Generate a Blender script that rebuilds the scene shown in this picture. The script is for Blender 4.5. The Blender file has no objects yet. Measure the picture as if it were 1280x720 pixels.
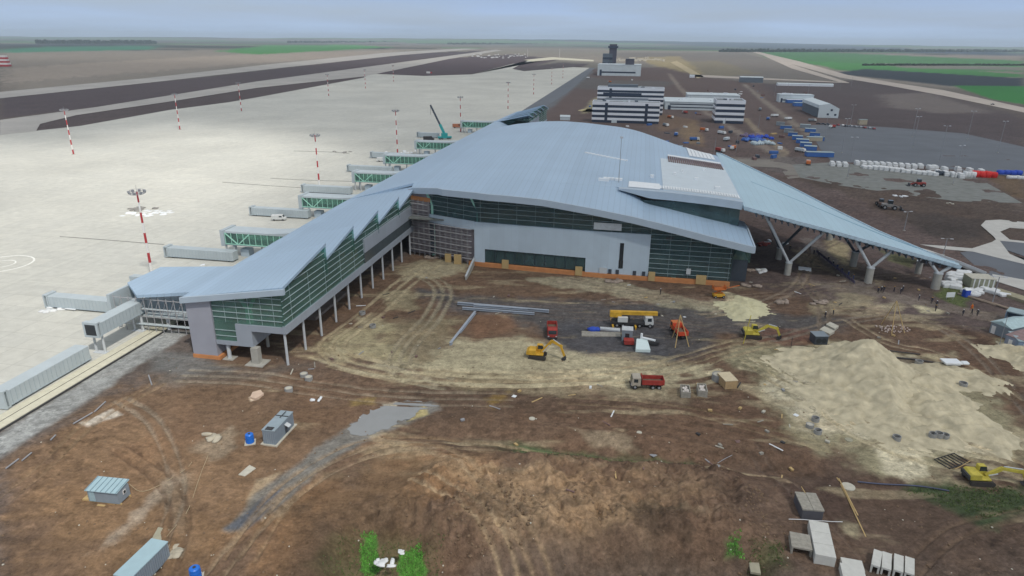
import bpy, bmesh, math, random
import numpy as np
from mathutils import Vector, Matrix
random.seed(7)
S = bpy.context.scene
COL = S.collection
# ------------------------------------------------------------------ camera
F = 836.; PITCH = math.radians(20.4); ROLL = math.radians(0.6); H = 70.; AZ = math.radians(10.4)
fw = np.array([0, math.cos(PITCH), -math.sin(PITCH)])
_r = np.array([1., 0, 0]); _u = np.cross(_r, fw)
R_ = _r*math.cos(ROLL)+_u*math.sin(ROLL); U_ = _u*math.cos(ROLL)-_r*math.sin(ROLL)
def at(px, py, z=0.0):
    d = fw+R_*(px-640)/F+U_*(360-py)/F
    t = (z-H)/d[2]
    p = np.array([0, 0, H])+d*t
    return float(p[0]), float(p[1])
def W(u, v):                       # airport frame: u along the pier, v to its right
    return (u*math.sin(AZ)+v*math.cos(AZ), u*math.cos(AZ)-v*math.sin(AZ))
def UV(x, y):
    return x*math.sin(AZ)+y*math.cos(AZ), x*math.cos(AZ)-y*math.sin(AZ)
cam = bpy.data.cameras.new('camera'); co = bpy.data.objects.new('camera', cam); COL.objects.link(co)
cam.sensor_width = 36; cam.lens = 36*F/1280; cam.clip_start = 1; cam.clip_end = 60000
co.matrix_world = Matrix(((R_[0], U_[0], -fw[0], 0), (R_[1], U_[1], -fw[1], 0), (R_[2], U_[2], -fw[2], H), (0, 0, 0, 1)))
S.camera = co
# ------------------------------------------------------------------ colours / materials
KI = 1.0
def lin(r, g, b, k=KI):
    f = lambda c: ((c/255+.055)/1.055)**2.4 if c > 10 else c/255/12.92
    return (f(r)/k, f(g)/k, f(b)/k)
MATS = {}
def mat(name, col, rough=.7, metal=0., var=.15, scale=1.2, bump=0., spec=.4, streak=None):
    if name in MATS: return MATS[name]
    m = bpy.data.materials.new(name); m.use_nodes = True
    nt = m.node_tree; b = nt.nodes['Principled BSDF']
    b.inputs['Roughness'].default_value = rough; b.inputs['Metallic'].default_value = metal
    b.inputs['Specular IOR Level'].default_value = spec
    tc = nt.nodes.new('ShaderNodeTexCoord'); n = nt.nodes.new('ShaderNodeTexNoise')
    n.inputs['Scale'].default_value = scale; n.inputs['Detail'].default_value = 5
    src = tc.outputs['Object']
    if streak:
        mp = nt.nodes.new('ShaderNodeMapping'); mp.inputs['Scale'].default_value = streak
        nt.links.new(src, mp.inputs[0]); src = mp.outputs[0]
    nt.links.new(src, n.inputs['Vector'])
    mr = nt.nodes.new('ShaderNodeMapRange'); mr.inputs[1].default_value = .25; mr.inputs[2].default_value = .75
    mr.inputs[3].default_value = 1-var; mr.inputs[4].default_value = 1+var
    nt.links.new(n.outputs['Fac'], mr.inputs[0])
    vm = nt.nodes.new('ShaderNodeVectorMath'); vm.operation = 'SCALE'; vm.inputs[0].default_value = col[:3]
    nt.links.new(mr.outputs[0], vm.inputs['Scale']); nt.links.new(vm.outputs[0], b.inputs['Base Color'])
    if bump:
        bp = nt.nodes.new('ShaderNodeBump'); bp.inputs['Strength'].default_value = bump; bp.inputs['Distance'].default_value = .1
        nt.links.new(n.outputs['Fac'], bp.inputs['Height']); nt.links.new(bp.outputs[0], b.inputs['Normal'])
    MATS[name] = m; return m
def glass_mat(name, tint, film=(.1, .2, .2), amt=.15, gl=.85, rough=.03):
    if name in MATS: return MATS[name]
    m = bpy.data.materials.new(name); m.use_nodes = True; nt = m.node_tree; nt.nodes.clear()
    o = nt.nodes.new('ShaderNodeOutputMaterial'); mx = nt.nodes.new('ShaderNodeMixShader')
    tr = nt.nodes.new('ShaderNodeBsdfTransparent'); tr.inputs[0].default_value = (*tint, 1)
    g = nt.nodes.new('ShaderNodeBsdfGlossy'); g.inputs['Roughness'].default_value = rough; g.inputs[0].default_value = (gl, gl, gl, 1)
    fr = nt.nodes.new('ShaderNodeFresnel'); fr.inputs[0].default_value = 1.6
    tc = nt.nodes.new('ShaderNodeTexCoord'); n = nt.nodes.new('ShaderNodeTexNoise'); n.inputs['Scale'].default_value = .6
    bp = nt.nodes.new('ShaderNodeBump'); bp.inputs['Strength'].default_value = .12
    nt.links.new(tc.outputs['Object'], n.inputs['Vector']); nt.links.new(n.outputs['Fac'], bp.inputs['Height']); nt.links.new(bp.outputs[0], g.inputs['Normal'])
    ge = nt.nodes.new('ShaderNodeNewGeometry'); iv = nt.nodes.new('ShaderNodeMath'); iv.operation = 'SUBTRACT'; iv.inputs[0].default_value = 1; nt.links.new(ge.outputs['Backfacing'], iv.inputs[1]); fm = nt.nodes.new('ShaderNodeMath'); fm.operation = 'MULTIPLY'; nt.links.new(fr.outputs[0], fm.inputs[0]); nt.links.new(iv.outputs[0], fm.inputs[1])
    nt.links.new(fm.outputs[0], mx.inputs[0]); nt.links.new(tr.outputs[0], mx.inputs[1]); nt.links.new(g.outputs[0], mx.inputs[2])
    df = nt.nodes.new('ShaderNodeBsdfDiffuse'); df.inputs[0].default_value = (*film, 1); m2 = nt.nodes.new('ShaderNodeMixShader')   # dusty green tint in the pane
    n2 = nt.nodes.new('ShaderNodeTexNoise'); n2.inputs['Scale'].default_value = .25; r2 = nt.nodes.new('ShaderNodeMapRange'); r2.inputs[3].default_value = amt*.4; r2.inputs[4].default_value = amt*2.2
    nt.links.new(tc.outputs['Object'], n2.inputs['Vector']); nt.links.new(n2.outputs['Fac'], r2.inputs[0]); nt.links.new(r2.outputs[0], m2.inputs[0])
    nt.links.new(mx.outputs[0], m2.inputs[1]); nt.links.new(df.outputs[0], m2.inputs[2])
    nt.links.new(m2.outputs[0], o.inputs[0]); MATS[name] = m; return m
# ------------------------------------------------------------------ mesh helpers
class MB:
    def __init__(s, ox=0, oy=0, oz=0): s.v = []; s.f = []; s.o = (ox, oy, oz)
    def add(s, vs, fs):
        k = len(s.v); ox, oy, oz = s.o
        s.v += [(a-ox, b-oy, c-oz) for a, b, c in vs]; s.f += [tuple(k+i for i in f) for f in fs]; return s
    def box(s, x0, x1, y0, y1, z0, z1):
        return s.add([(x0,y0,z0),(x1,y0,z0),(x1,y1,z0),(x0,y1,z0),(x0,y0,z1),(x1,y0,z1),(x1,y1,z1),(x0,y1,z1)],
                     [(0,3,2,1),(4,5,6,7),(0,1,5,4),(1,2,6,5),(2,3,7,6),(3,0,4,7)])
    def hexa(s, p):    # 8 points bottom 4 then top 4
        return s.add(p, [(0,3,2,1),(4,5,6,7),(0,1,5,4),(1,2,6,5),(2,3,7,6),(3,0,4,7)])
    def tube(s, a, b, r, r2=None, n=8, caps=True):
        a = Vector(a); b = Vector(b); r2 = r if r2 is None else r2
        d = (b-a).normalized(); q = d.orthogonal().normalized(); w = d.cross(q)
        vs = []
        for c, rr in ((a, r), (b, r2)):
            for i in range(n):
                t = 2*math.pi*i/n; vs.append(tuple(c+q*(rr*math.cos(t))+w*(rr*math.sin(t))))
        fs = [(i, (i+1) % n, n+(i+1) % n, n+i) for i in range(n)]
        if caps: fs += [tuple(range(n-1, -1, -1)), tuple(range(n, 2*n))]
        return s.add(vs, fs)
    def bar(s, a, b, w, h=None):      # square bar from a to b
        h = w if h is None else h
        a = Vector(a); b = Vector(b); d = (b-a).normalized()
        up = Vector((0, 0, 1)) if abs(d.z) < .95 else Vector((0, 1, 0))
        q = d.cross(up).normalized()*w/2; t = q.cross(d).normalized()*h/2
        p = [a-q-t, a+q-t, a+q+t, a-q+t, b-q-t, b+q-t, b+q+t, b-q+t]
        return s.add([tuple(x) for x in p], [(0,3,2,1),(4,5,6,7),(0,1,5,4),(1,2,6,5),(2,3,7,6),(3,0,4,7)])
    def prism(s, poly, z0, z1):       # poly of (x,y)
        n = len(poly)
        zz0 = z0 if hasattr(z0, '__len__') else [z0]*n; zz1 = z1 if hasattr(z1, '__len__') else [z1]*n
        vs = [(p[0], p[1], zz0[i]) for i, p in enumerate(poly)]+[(p[0], p[1], zz1[i]) for i, p in enumerate(poly)]
        return s.add(vs, [tuple(range(n-1, -1, -1)), tuple(range(n, 2*n))]+[(i, (i+1) % n, n+(i+1) % n, n+i) for i in range(n)])
    def profile(s, pts, x0, x1):      # polygon in (y,z) extruded along x
        n = len(pts)
        vs = [(x0, p[0], p[1]) for p in pts]+[(x1, p[0], p[1]) for p in pts]
        return s.add(vs, [tuple(range(n)), tuple(range(2*n-1, n-1, -1))]+[(i, n+i, n+(i+1) % n, (i+1) % n) for i in range(n)])
    def profx(s, pts, y0, y1):        # polygon in (x,z) extruded along y
        n = len(pts)
        vs = [(p[0], y0, p[1]) for p in pts]+[(p[0], y1, p[1]) for p in pts]
        return s.add(vs, [tuple(range(n)), tuple(range(2*n-1, n-1, -1))]+[(i, n+i, n+(i+1) % n, (i+1) % n) for i in range(n)])
    def shell(s, grid, th):           # grid[i][j] = (x,y,z) top surface, solid of thickness th
        ni, nj = len(grid), len(grid[0])
        vs = [p for row in grid for p in row]+[(p[0], p[1], p[2]-th) for row in grid for p in row]
        N = ni*nj; fs = []
        for i in range(ni-1):
            for j in range(nj-1):
                a = i*nj+j; fs.append((a, a+1, a+nj+1, a+nj)); fs.append((N+a, N+a+nj, N+a+nj+1, N+a+1))
        for j in range(nj-1):
            fs.append((j, N+j, N+j+1, j+1)); a = (ni-1)*nj+j; fs.append((a, a+1, N+a+1, N+a))
        for i in range(ni-1):
            a = i*nj; fs.append((a, a+nj, N+a+nj, N+a)); a = i*nj+nj-1; fs.append((a, N+a, N+a+nj, a+nj))
        return s.add(vs, fs)
    def build(s, name, m, parent=None, bevel=0, smooth=False, fix=True):
        me = bpy.data.meshes.new(name); me.from_pydata(s.v, [], s.f)
        if fix or bevel:
            bm = bmesh.new(); bm.from_mesh(me)
            bmesh.ops.recalc_face_normals(bm, faces=bm.faces)
            if bevel:
                bmesh.ops.bevel(bm, geom=[e for e in bm.edges if len(e.link_faces) == 2 and e.calc_face_angle(0) > .5], offset=bevel, segments=1, affect='EDGES', clamp_overlap=True)
            bm.to_mesh(me); bm.free()
        if smooth:
            for p in me.polygons: p.use_smooth = True
        me.materials.append(m)
        o = bpy.data.objects.new(name, me); COL.objects.link(o)
        if parent: o.parent = parent
        return o
def thing(name, label, cat, loc=(0, 0, 0), rz=0, group=None):
    o = bpy.data.objects.new(name, None); COL.objects.link(o); o.location = loc; o.rotation_euler = (0, 0, rz)
    o.empty_display_size = .5
    return tag(o, label, cat, group)
def tag(o, label, cat, group=None):
    o['label'] = label; o['category'] = cat
    if group: o['group'] = group
    return o
def struct(o): o['kind'] = 'structure'; return o
def copy_tree(o, parent=None):
    c = o.copy(); COL.objects.link(c)
    if parent: c.parent = parent
    for ch in list(o.children): copy_tree(ch, c)
    return c
def dup(o, loc, rz, label, group=None, sc=1):
    c = copy_tree(o); c.location = loc; c.rotation_euler = (0, 0, rz); c.scale = (sc, sc, sc); c['label'] = label
    if group: c['group'] = group
    return c
def lump(name, m, pts, parent=None, seg=10, rough=.12, seed=0, e=1.):
    """several squashed irregular balls in ONE mesh: (x,y,z,rx,ry,rz)"""
    rnd = random.Random(seed); b = MB()
    for (x, y, z, rx, ry, rz_) in pts:
        vs = []; fs = []; n = seg; mrow = max(4, seg//2)
        for i in range(1, mrow):
            ph = math.pi*i/mrow
            for j in range(n):
                th = 2*math.pi*j/n; k = 1+rnd.uniform(-rough, rough)
                pw = lambda q: math.copysign(abs(q)**e, q)
                vs.append((x+rx*k*pw(math.sin(ph))*pw(math.cos(th)), y+ry*k*pw(math.sin(ph))*pw(math.sin(th)), z+rz_*k*pw(math.cos(ph))))
        vs.append((x, y, z+rz_)); vs.append((x, y, z-rz_)); T = len(vs)-2; B = T+1
        for i in range(mrow-2):
            for j in range(n): fs.append((i*n+j, (i+1)*n+j, (i+1)*n+(j+1) % n, i*n+(j+1) % n))
        for j in range(n): fs.append((T, j, (j+1) % n)); fs.append((B, (mrow-2)*n+(j+1) % n, (mrow-2)*n+j))
        b.add(vs, fs)
    return b.build(name, m, parent, smooth=True)
def split_islands(o):
    me = o.data; n = len(me.vertices); par = list(range(n))
    def f(a):
        while par[a] != a: par[a] = par[par[a]]; a = par[a]
        return a
    for e in me.edges:
        a, b = f(e.vertices[0]), f(e.vertices[1])
        if a != b: par[a] = b
    g = {}
    for p in me.polygons: g.setdefault(f(p.vertices[0]), []).append(tuple(p.vertices))
    if len(g) < 2: return
    base = o.name.split('.')[0]; m = me.materials[0]; pa = o.parent
    for fs in g.values():
        ix = {}; vs = []
        for fc in fs:
            for v in fc:
                if v not in ix: ix[v] = len(vs); vs.append(tuple(me.vertices[v].co))
        b = MB(); b.v = vs; b.f = [tuple(ix[v] for v in fc) for fc in fs]; c = b.build(base, m, pa, fix=False)
        c.location = o.location; c.rotation_euler = o.rotation_euler
    bpy.data.objects.remove(o)
# ------------------------------------------------------------------ numpy noise, ground height and paint
def _h(ix, iy, s):
    n = (ix.astype(np.int64)*374761393+iy.astype(np.int64)*668265263+s*1442695041) & 0x7fffffff
    n = ((n ^ (n >> 13))*1274126177) & 0x7fffffff
    return ((n ^ (n >> 16)) & 0xffff)/65535.
def vn(x, y, sc, seed=0):
    x = x/sc; y = y/sc; ix = np.floor(x); iy = np.floor(y); fx = x-ix; fy = y-iy
    fx = fx*fx*(3-2*fx); fy = fy*fy*(3-2*fy)
    a = _h(ix, iy, seed); b = _h(ix+1, iy, seed); c = _h(ix, iy+1, seed); d = _h(ix+1, iy+1, seed)
    return (a*(1-fx)+b*fx)*(1-fy)+(c*(1-fx)+d*fx)*fy
def fbm(x, y, sc, oc=4, seed=0):
    t = 0; a = .5; n = 0
    for i in range(oc):
        t = t+a*vn(x+17*i, y-9*i, sc/2**i, seed+i*11); n += a; a *= .55
    return t/n
def ss(a, b, x):
    t = np.clip((x-a)/(b-a), 0, 1); return t*t*(3-2*t)
def sdpoly(x, y, P):
    """signed distance, negative inside"""
    d = np.full(x.shape, 1e9); ins = np.zeros(x.shape, bool); n = len(P)
    for i in range(n):
        ax, ay = P[i]; bx, by = P[(i+1) % n]
        ex, ey = bx-ax, by-ay; L = ex*ex+ey*ey+1e-9
        t = np.clip(((x-ax)*ex+(y-ay)*ey)/L, 0, 1)
        d = np.minimum(d, (x-ax-t*ex)**2+(y-ay-t*ey)**2)
        c = ((ay > y) != (by > y)) & (x < (bx-ax)*(y-ay)/(by-ay+1e-12)+ax); ins ^= c
    d = np.sqrt(d); return np.where(ins, -d, d)
def dline(x, y, P):
    d = np.full(x.shape, 1e9)
    for i in range(len(P)-1):
        ax, ay = P[i]; bx, by = P[i+1]; ex, ey = bx-ax, by-ay; L = ex*ex+ey*ey+1e-9
        t = np.clip(((x-ax)*ex+(y-ay)*ey)/L, 0, 1)
        d = np.minimum(d, (x-ax-t*ex)**2+(y-ay-t*ey)**2)
    return np.sqrt(d)
def PX(*pp): return [at(*p) for p in pp]
PIT = PX((340, 760), (395, 700), (425, 655), (500, 640), (590, 690), (700, 696), (850, 682), (950, 700), (1000, 770))
MOUND = PX((470, 640), (560, 580), (700, 575), (900, 585), (950, 620), (930, 665), (800, 672), (620, 676))
DITCH = PX((480, 538), (600, 545), (700, 558), (800, 570), (900, 578), (1000, 585))
PUD = PX((425,540),(450,515),(480,500),(515,494),(552,506),(520,522),(500,533),(470,546),(440,552))
BANK2 = PX((1000, 478), (960, 455), (1010, 438), (1160, 445))
def height(x, y, full=True):
    x = np.asarray(x, float); y = np.asarray(y, float)
    u = x*math.sin(AZ)+y*math.cos(AZ); v = x*math.cos(AZ)-y*math.sin(AZ)
    near = (1-ss(330, 600, y))
    z = (fbm(x, y, 14, 4, 3)-.5)*.8*near
    z += (fbm(x, y, 3.2, 3, 5)-.5)*.35*(1-ss(180, 330, y))
    pit = ss(3., -3., sdpoly(x, y, PIT)+(fbm(x, y, 9, 3, 8)-.5)*5)
    z = z*(1-.7*pit)-3.3*pit
    m = ss(4., -3., sdpoly(x, y, MOUND))
    z += m*(.5-np.abs(fbm(x+.25*y, y*.22, 2.1, 3, 18)-.5)*2)*.9
    z += m*(.5-np.abs(fbm(x*1.3, y*.6, 3.4, 4, 16)-.5)*2)*1.3
    z += m*(fbm(x, y, 6, 5, 12)-.25)*3.4
    z += m*np.abs(fbm(x, y, 1.6, 3, 14)-.5)*1.6
    dd = dline(x, y, DITCH); z -= 1.1*ss(4.5, .6, dd)*near
    z += .5*ss(2., .5, np.abs(dd-6))*fbm(x, y, 5, 3, 2)
    pk = ss(2.5, -.5, sdpoly(x, y, PUD)); z = z*(1-pk)-.12*pk
    # flat where built
    flat = ss(-104, -109, v)+ss(-75, -79, v)*ss(112, 118, u)*1.0
    flat = np.clip(flat, 0, 1)
    hall = ss(196, 204, u)*ss(36, 32, v); flat = np.clip(np.maximum(flat, hall), 0, 1)
    z = z*(1-flat)-.25*ss(-111.5, -113, v)-.02
    return z
def gz(x, y): return float(height(np.array([x]), np.array([y]))[0])
def atg(px, py):
    x, y = at(px, py); z = 0
    for _ in range(3):
        z = gz(x, y); x, y = at(px, py, z)
    return x, y, z
# paint list: (photo sRGB colour, polygon|line, width or None, soft, warp, opacity)
PAINT = []
def P(c, pts, soft=2., warp=4., op=1., k=1.): PAINT.append(('p', lin(*c), PX(*pts), None, soft, warp, op))
def Ln(c, pts, w=.6, soft=.5, warp=1., op=.8): PAINT.append(('l', lin(*c), PX(*pts), w, soft, warp, op))
# ================================================================== GROUND
# far land first
P((136,128,118), [(0,64),(640,60),(1280,70),(1280,118),(900,84),(640,74),(300,84),(0,122)], 40, 30, .9)          # pale fallow land
P((156,144,132), [(0,86),(120,78),(330,66),(520,62),(420,72),(250,84),(0,104)], 30, 60, .7)
P((116,110,104), [(760,66),(930,66),(1060,100),(950,110),(860,96),(800,80)], 25, 30, .9)
P((126,118,98), [(815,78),(900,76),(950,92),(880,98),(830,90)], 12, 30, .8)
P((150,136,100), [(795,72),(850,70),(878,92),(840,90)], 10, 20, .8)
P((88,78,80), [(0,122),(240,98),(520,66),(620,63),(560,72),(400,92),(250,118),(0,148)], 6, 6)                # dark soil between strips
P((88,77,80), [(0,152),(180,128),(470,78),(640,68),(700,74),(640,90),(490,98),(430,92),(260,112),(60,160)], 6, 6)
P((86,76,76), [(40,164),(52,154),(95,143),(212,126),(320,109),(460,95),(460,98),(320,123),(212,139),(100,159)], 2, 2)
P((82,74,76), [(640,86),(700,78),(736,80),(720,88),(655,90)], 6, 6)
GREEN = (62,120,62)
P((70,132,70), [(270,64),(330,57),(440,56),(490,59),(400,64),(320,68)], 40, 60)
P((66,122,98), [(0,62),(60,58),(200,57),(190,62),(90,64),(0,66)], 60, 60)
P((76,122,78), [(940,62),(1050,66),(1280,76),(1280,90),(1100,86),(1000,80),(960,72)], 30, 40)
P((72,128,72), [(1000,76),(1090,80),(1180,86),(1280,93),(1280,97),(1150,93),(1050,88)], 20, 20)
P((120,114,110), [(1090,79),(1280,84),(1280,88),(1130,85)], 20, 30, .9)
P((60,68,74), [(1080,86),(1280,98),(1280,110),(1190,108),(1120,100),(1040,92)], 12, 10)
P((56,122,60), [(1190,107),(1290,108),(1290,132),(1240,124)], 5, 4)
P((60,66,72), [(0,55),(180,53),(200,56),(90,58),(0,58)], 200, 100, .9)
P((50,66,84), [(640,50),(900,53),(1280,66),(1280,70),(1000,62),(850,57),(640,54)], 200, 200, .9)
# red-brown construction ground, mid distance
P((98,84,80), [(730,86),(830,84),(880,96),(1000,110),(1280,150),(1290,420),(900,400),(880,200),(640,160),(660,130)], 20, 15)
P((84,75,76), [(950,105),(1080,100),(1160,112),(1290,150),(1290,200),(1100,160),(1000,140)], 15, 20, .9)
P((112,104,100), [(1100,118),(1160,116),(1240,140),(1180,142),(1110,134)], 12, 14, .9)
P((96,98,96), [(690,88),(760,100),(850,102),(820,112),(730,112),(700,106)], 12, 14, .55)
P((104,108,112), [(655,140),(735,86),(742,90),(672,150)], 4, 3, .9)
P((122,100,80), [(820,140),(870,150),(885,185),(868,182),(850,160),(824,165)], 4, 6, .7)
P((130,110,85), [(845,165),(868,150),(880,178),(862,180)], 3, 4, .7)
P((150,142,112), [(728,142),(738,126),(750,120),(748,138)], 4, 3, .9)
Ln((134,122,112), [(836,92),(850,110),(880,138),(930,170),(965,190)], 4, 3, 3, .6)
Ln((128,118,108), [(930,105),(960,130),(1000,160),(1040,186),(1010,196)], 4, 3, 3, .7)
Ln((138,124,106), [(932,148),(950,168),(982,190),(970,200),(900,196)], 3, 2, 3, .7)
Ln((120,110,100), [(965,190),(990,205),(1010,210)], 4, 3, 3, .6)
P((104,99,98), [(880,196),(1010,196),(1010,222),(960,214)], 5, 6, .6)
P((86,74,66), [(985,222),(1280,250),(1290,310),(1210,312),(1180,300),(1050,240)], 4, 8, .9)
P((74,66,62), [(1130,262),(1225,275),(1232,296),(1195,306),(1150,292)], 4, 5, .9)
P((104,86,66), [(1230,215),(1280,222),(1290,252),(1258,243)], 4, 4, .9)
# near dirt bases
P((112,90,72), [(0,580),(240,450),(520,315),(900,352),(1290,430),(1290,760),(-20,760)], 3, 3)
P((136,108,80), [(0,590),(190,466),(400,500),(420,520),(270,720),(0,730)], 8, 14, .85)
P((138,108,76), [(0,640),(60,590),(160,600),(300,640),(250,730),(0,730)], 8, 14, .5)
P((104,84,68), [(130,470),(330,470),(440,520),(400,560),(200,560)], 7, 14, .55)
P((142,108,74), [(320,640),(400,600),(470,575),(640,575),(600,640),(470,640),(400,690),(300,730)], 5, 10, .75)
P((156,130,98), [(560,590),(780,600),(860,620),(850,670),(720,680),(600,665)], 6, 10, .75)
P((96,84,74), [(560,700),(700,686),(860,684),(1000,700),(1290,700),(1290,760),(540,760)], 4, 6, .9)
P((92,76,66), [(900,560),(1290,570),(1290,760),(940,720)], 8, 12, .7)
P((108,84,66), [(640,500),(940,490),(1000,570),(900,580),(700,560)], 6, 14, .8)
P((88,72,60), [(520,455),(640,470),(900,500),(860,520),(620,520),(470,535)], 5, 10, .6)
P((100,80,66), [(700,320),(940,350),(1290,440),(1290,560),(1180,480),(960,430),(720,380)], 6, 14, .6)
P((112,84,64), [(1090,430),(1180,440),(1290,500),(1290,560),(1200,520)], 6, 8, .6)
P((100,86,76), [(1000,310),(1130,340),(1180,372),(1020,350)], 4, 6, .6)
P((100,82,62), [(390,600),(470,560),(560,640),(560,700),(400,730)], 5, 8, .6)
P((84,70,58), [(380,640),(440,640),(420,730),(370,730)], 4, 5, .6)
# dark grey haul road / yard
G1 = (88,85,84)
P(G1, [(520,362),(640,372),(760,378),(960,388),(1060,400),(1070,410),(960,425),(900,420),(880,450),(840,452),(740,448),(700,425),(640,400),(560,385)], 3, 5, .95)
P((80,80,84), [(690,400),(830,405),(840,450),(760,452),(700,436)], 3, 4, .8)
P((122,92,70), [(594,392),(640,392),(642,415),(590,428)], 1.5, 2.5, .9)
P((104,102,98), [(190,470),(330,464),(500,430),(430,450),(300,475),(190,482)], 3, 3, .6)
P((106,92,82), [(330,440),(520,400),(560,430),(500,470),(400,470)], 5, 8, .5)
# grey gravel strip along the apron
P((150,152,150), [(-40,600),(200,440),(235,415),(205,412),(0,540),(-60,580)], 1.2, 2, 1)
P((112,112,110), [(190,440),(240,440),(300,462),(250,470),(180,466)], 2, 3, .9)
P((88,84,84), [(640,378),(660,394),(642,396),(610,390)], 3, 3, .5)
# sand
SA = (172,163,132)
P((150,140,108), [(470,400),(560,400),(560,455),(640,462),(700,480),(620,490),(500,460),(480,430)], 3, 7, .55)
P(SA, [(560,428),(640,420),(720,440),(800,452),(900,455),(840,478),(830,492),(760,480),(640,468),(500,465),(470,455),(540,448)], 2, 5, .85)
P((176,165,128), [(390,432),(430,410),(490,405),(480,430),(520,455),(460,450),(420,452)], 2, 5, .8)
P((160,148,118), [(660,468),(820,478),(860,500),(700,498)], 2, 6, .5)
P((170,160,130), [(490,332),(560,322),(590,330),(560,350),(500,352)], 2, 6, .8)
P((160,150,120), [(440,396),(470,392),(475,410),(450,412)], 1.5, 3, .7)
P((160,150,118), [(480,365),(515,362),(510,385),(485,388)], 1.5, 4, .7)
P((168,160,132), [(660,348),(760,350),(860,372),(930,380),(900,392),(800,374),(680,358)], 1.5, 6, .7)
P((196,186,150), [(908,366),(948,376),(952,398),(925,398),(906,380)], 1.2, 3, .95)
P((170,158,126), [(1020,376),(1100,352),(1090,385),(1040,390),(990,395)], 2, 6, .6)
P((190,180,146), [(1142,382),(1180,386),(1182,394),(1150,392)], 1, 2, .9)
P((172,160,130), [(1060,392),(1120,378),(1140,384),(1080,398)], 1.2, 3, .6)
P((170,154,120), [(990,312),(1070,330),(1060,345),(1000,330)], 1.5, 4, .6)
P((186,172,130), [(1035,296),(1065,310),(1060,330),(1030,316)], 1.5, 3, .6)
P((150,142,112), [(940,430),(1080,430),(1160,450),(1250,480),(1290,550),(1290,570),(1120,600),(1010,550),(950,480),(900,450)], 2.5, 7, .95)
P((196,186,158), [(1000,440),(1080,430),(1160,455),(1230,475),(1240,490),(1180,500),(1290,552),(1240,572),(1120,560),(1030,545),(960,480)], 2.5, 7, .85)
P((200,190,160), [(1090,560),(1150,570),(1158,590),(1130,600),(1112,592)], 1.2, 3, .95)
P((180,170,136), [(1150,440),(1200,448),(1190,440),(1170,452)], 1.5, 3, .8)
P((180,168,130), [(1250,425),(1290,432),(1290,462),(1262,450)], 1.5, 3, .9)
P((150,140,112), [(1045,650),(1075,655),(1072,675),(1055,670)], .6, 1.5, .8)
P((174,160,128), [(905,470),(950,490),(962,500),(930,488)], 1, 2.5, .6)
P((158,144,118), [(700,530),(780,545),(800,560),(740,556)], 1, 3, .5)
# pale scraped areas left
P((174,158,138), [(90,700),(150,655),(215,590),(225,600),(180,650),(130,690)], 1, 3.5, .75)
P((190,180,165), [(100,530),(140,512),(150,518),(110,534)], .5, 1, .95)
P((150,134,112), [(235,560),(290,535),(300,560),(260,580)], 1, 3, .7)
P((140,122,100), [(190,600),(240,590),(235,680),(210,660)], 1.5, 3, .5)
P((170,150,120), [(320,600),(350,590),(330,620),(310,632)], .6, 1.5, .8)
P((204,186,162), [(312,497),(330,490),(324,500),(313,502)], .25, .6, .95)
P((200,180,150), [(212,688),(232,684),(228,696),(214,694)], .3, .6, .9)
# puddle banks and gravel track
P((122,120,114), [(284,660),(330,610),(400,560),(440,530),(540,500),(550,512),(470,545),(420,575),(340,640),(300,664)], .8, 1.8, .9)
P((96,100,108), [(284,660),(330,625),(350,615),(335,640),(310,664)], .6, 1, .9)
P((168,154,104), [(500,518),(530,508),(535,518),(510,526)], .5, 1, .9)
P((168,160,142), [(478,505),(495,502),(496,510),(482,511)], .3, .8, .9)
P((150,130,70), [(436,500),(470,496),(470,506),(440,508)], .6, 1.5, .6)
P((160,130,60), [(600,498),(636,490),(634,508),(606,512)], 1, 4, .6)
# grass
P((72,132,46), [(446,690),(452,655),(470,650),(474,690),(458,700)], .2, 1.6, .85)
P((72,132,46), [(494,700),(500,672),(525,664),(538,690),(528,706)], .2, 1.6, .85)
P((92,110,62), [(400,700),(440,650),(560,665),(540,710),(420,720)], 2, 4, .22)
P((70,100,62), [(600,552),(680,550),(800,568),(860,575),(780,580),(640,578)], 1.5, 4, .6)
P((84,120,72), [(640,553),(700,560),(690,575),(650,572)], 1, 2, .6)
P((66,104,44), [(900,675),(925,670),(932,690),(905,692)], .6, 1.5, .85)
P((78,92,50), [(930,670),(980,680),(985,710),(940,705)], 1.5, 3, .5)
P((58,84,50), [(1130,610),(1290,606),(1290,640),(1230,650),(1200,640)], 1.5, 4, .75)
P((96,110,60), [(1188,352),(1215,362),(1205,385),(1170,370)], 1, 2, .8)
P((96,104,60), [(1100,312),(1150,325),(1140,335),(1110,325)], 1, 2, .6)
# deep dirt marks, and shade painted into a hollow of the bank
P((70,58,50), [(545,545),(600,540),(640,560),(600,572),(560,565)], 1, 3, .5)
P((62,52,46), [(780,640),(850,635),(880,665),(850,680),(790,670)], 1.5, 4, .6)  # hollow in the bank: its shade is put into the soil colour
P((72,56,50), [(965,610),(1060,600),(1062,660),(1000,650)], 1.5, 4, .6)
P((80,60,50), [(1000,442),(1160,448),(1190,462),(1170,458),(1040,446)], 1, 2, .7)
P((76,64,58), [(960,404),(1000,420),(1010,436),(950,430)], 1, 2, .7)
P((126,88,70), [(946,408),(1010,412),(1015,430),(950,432)], 1, 2, .6)
P((60,46,40), [(1190,408),(1215,415),(1262,452),(1230,440)], 1, 2, .5)
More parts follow.
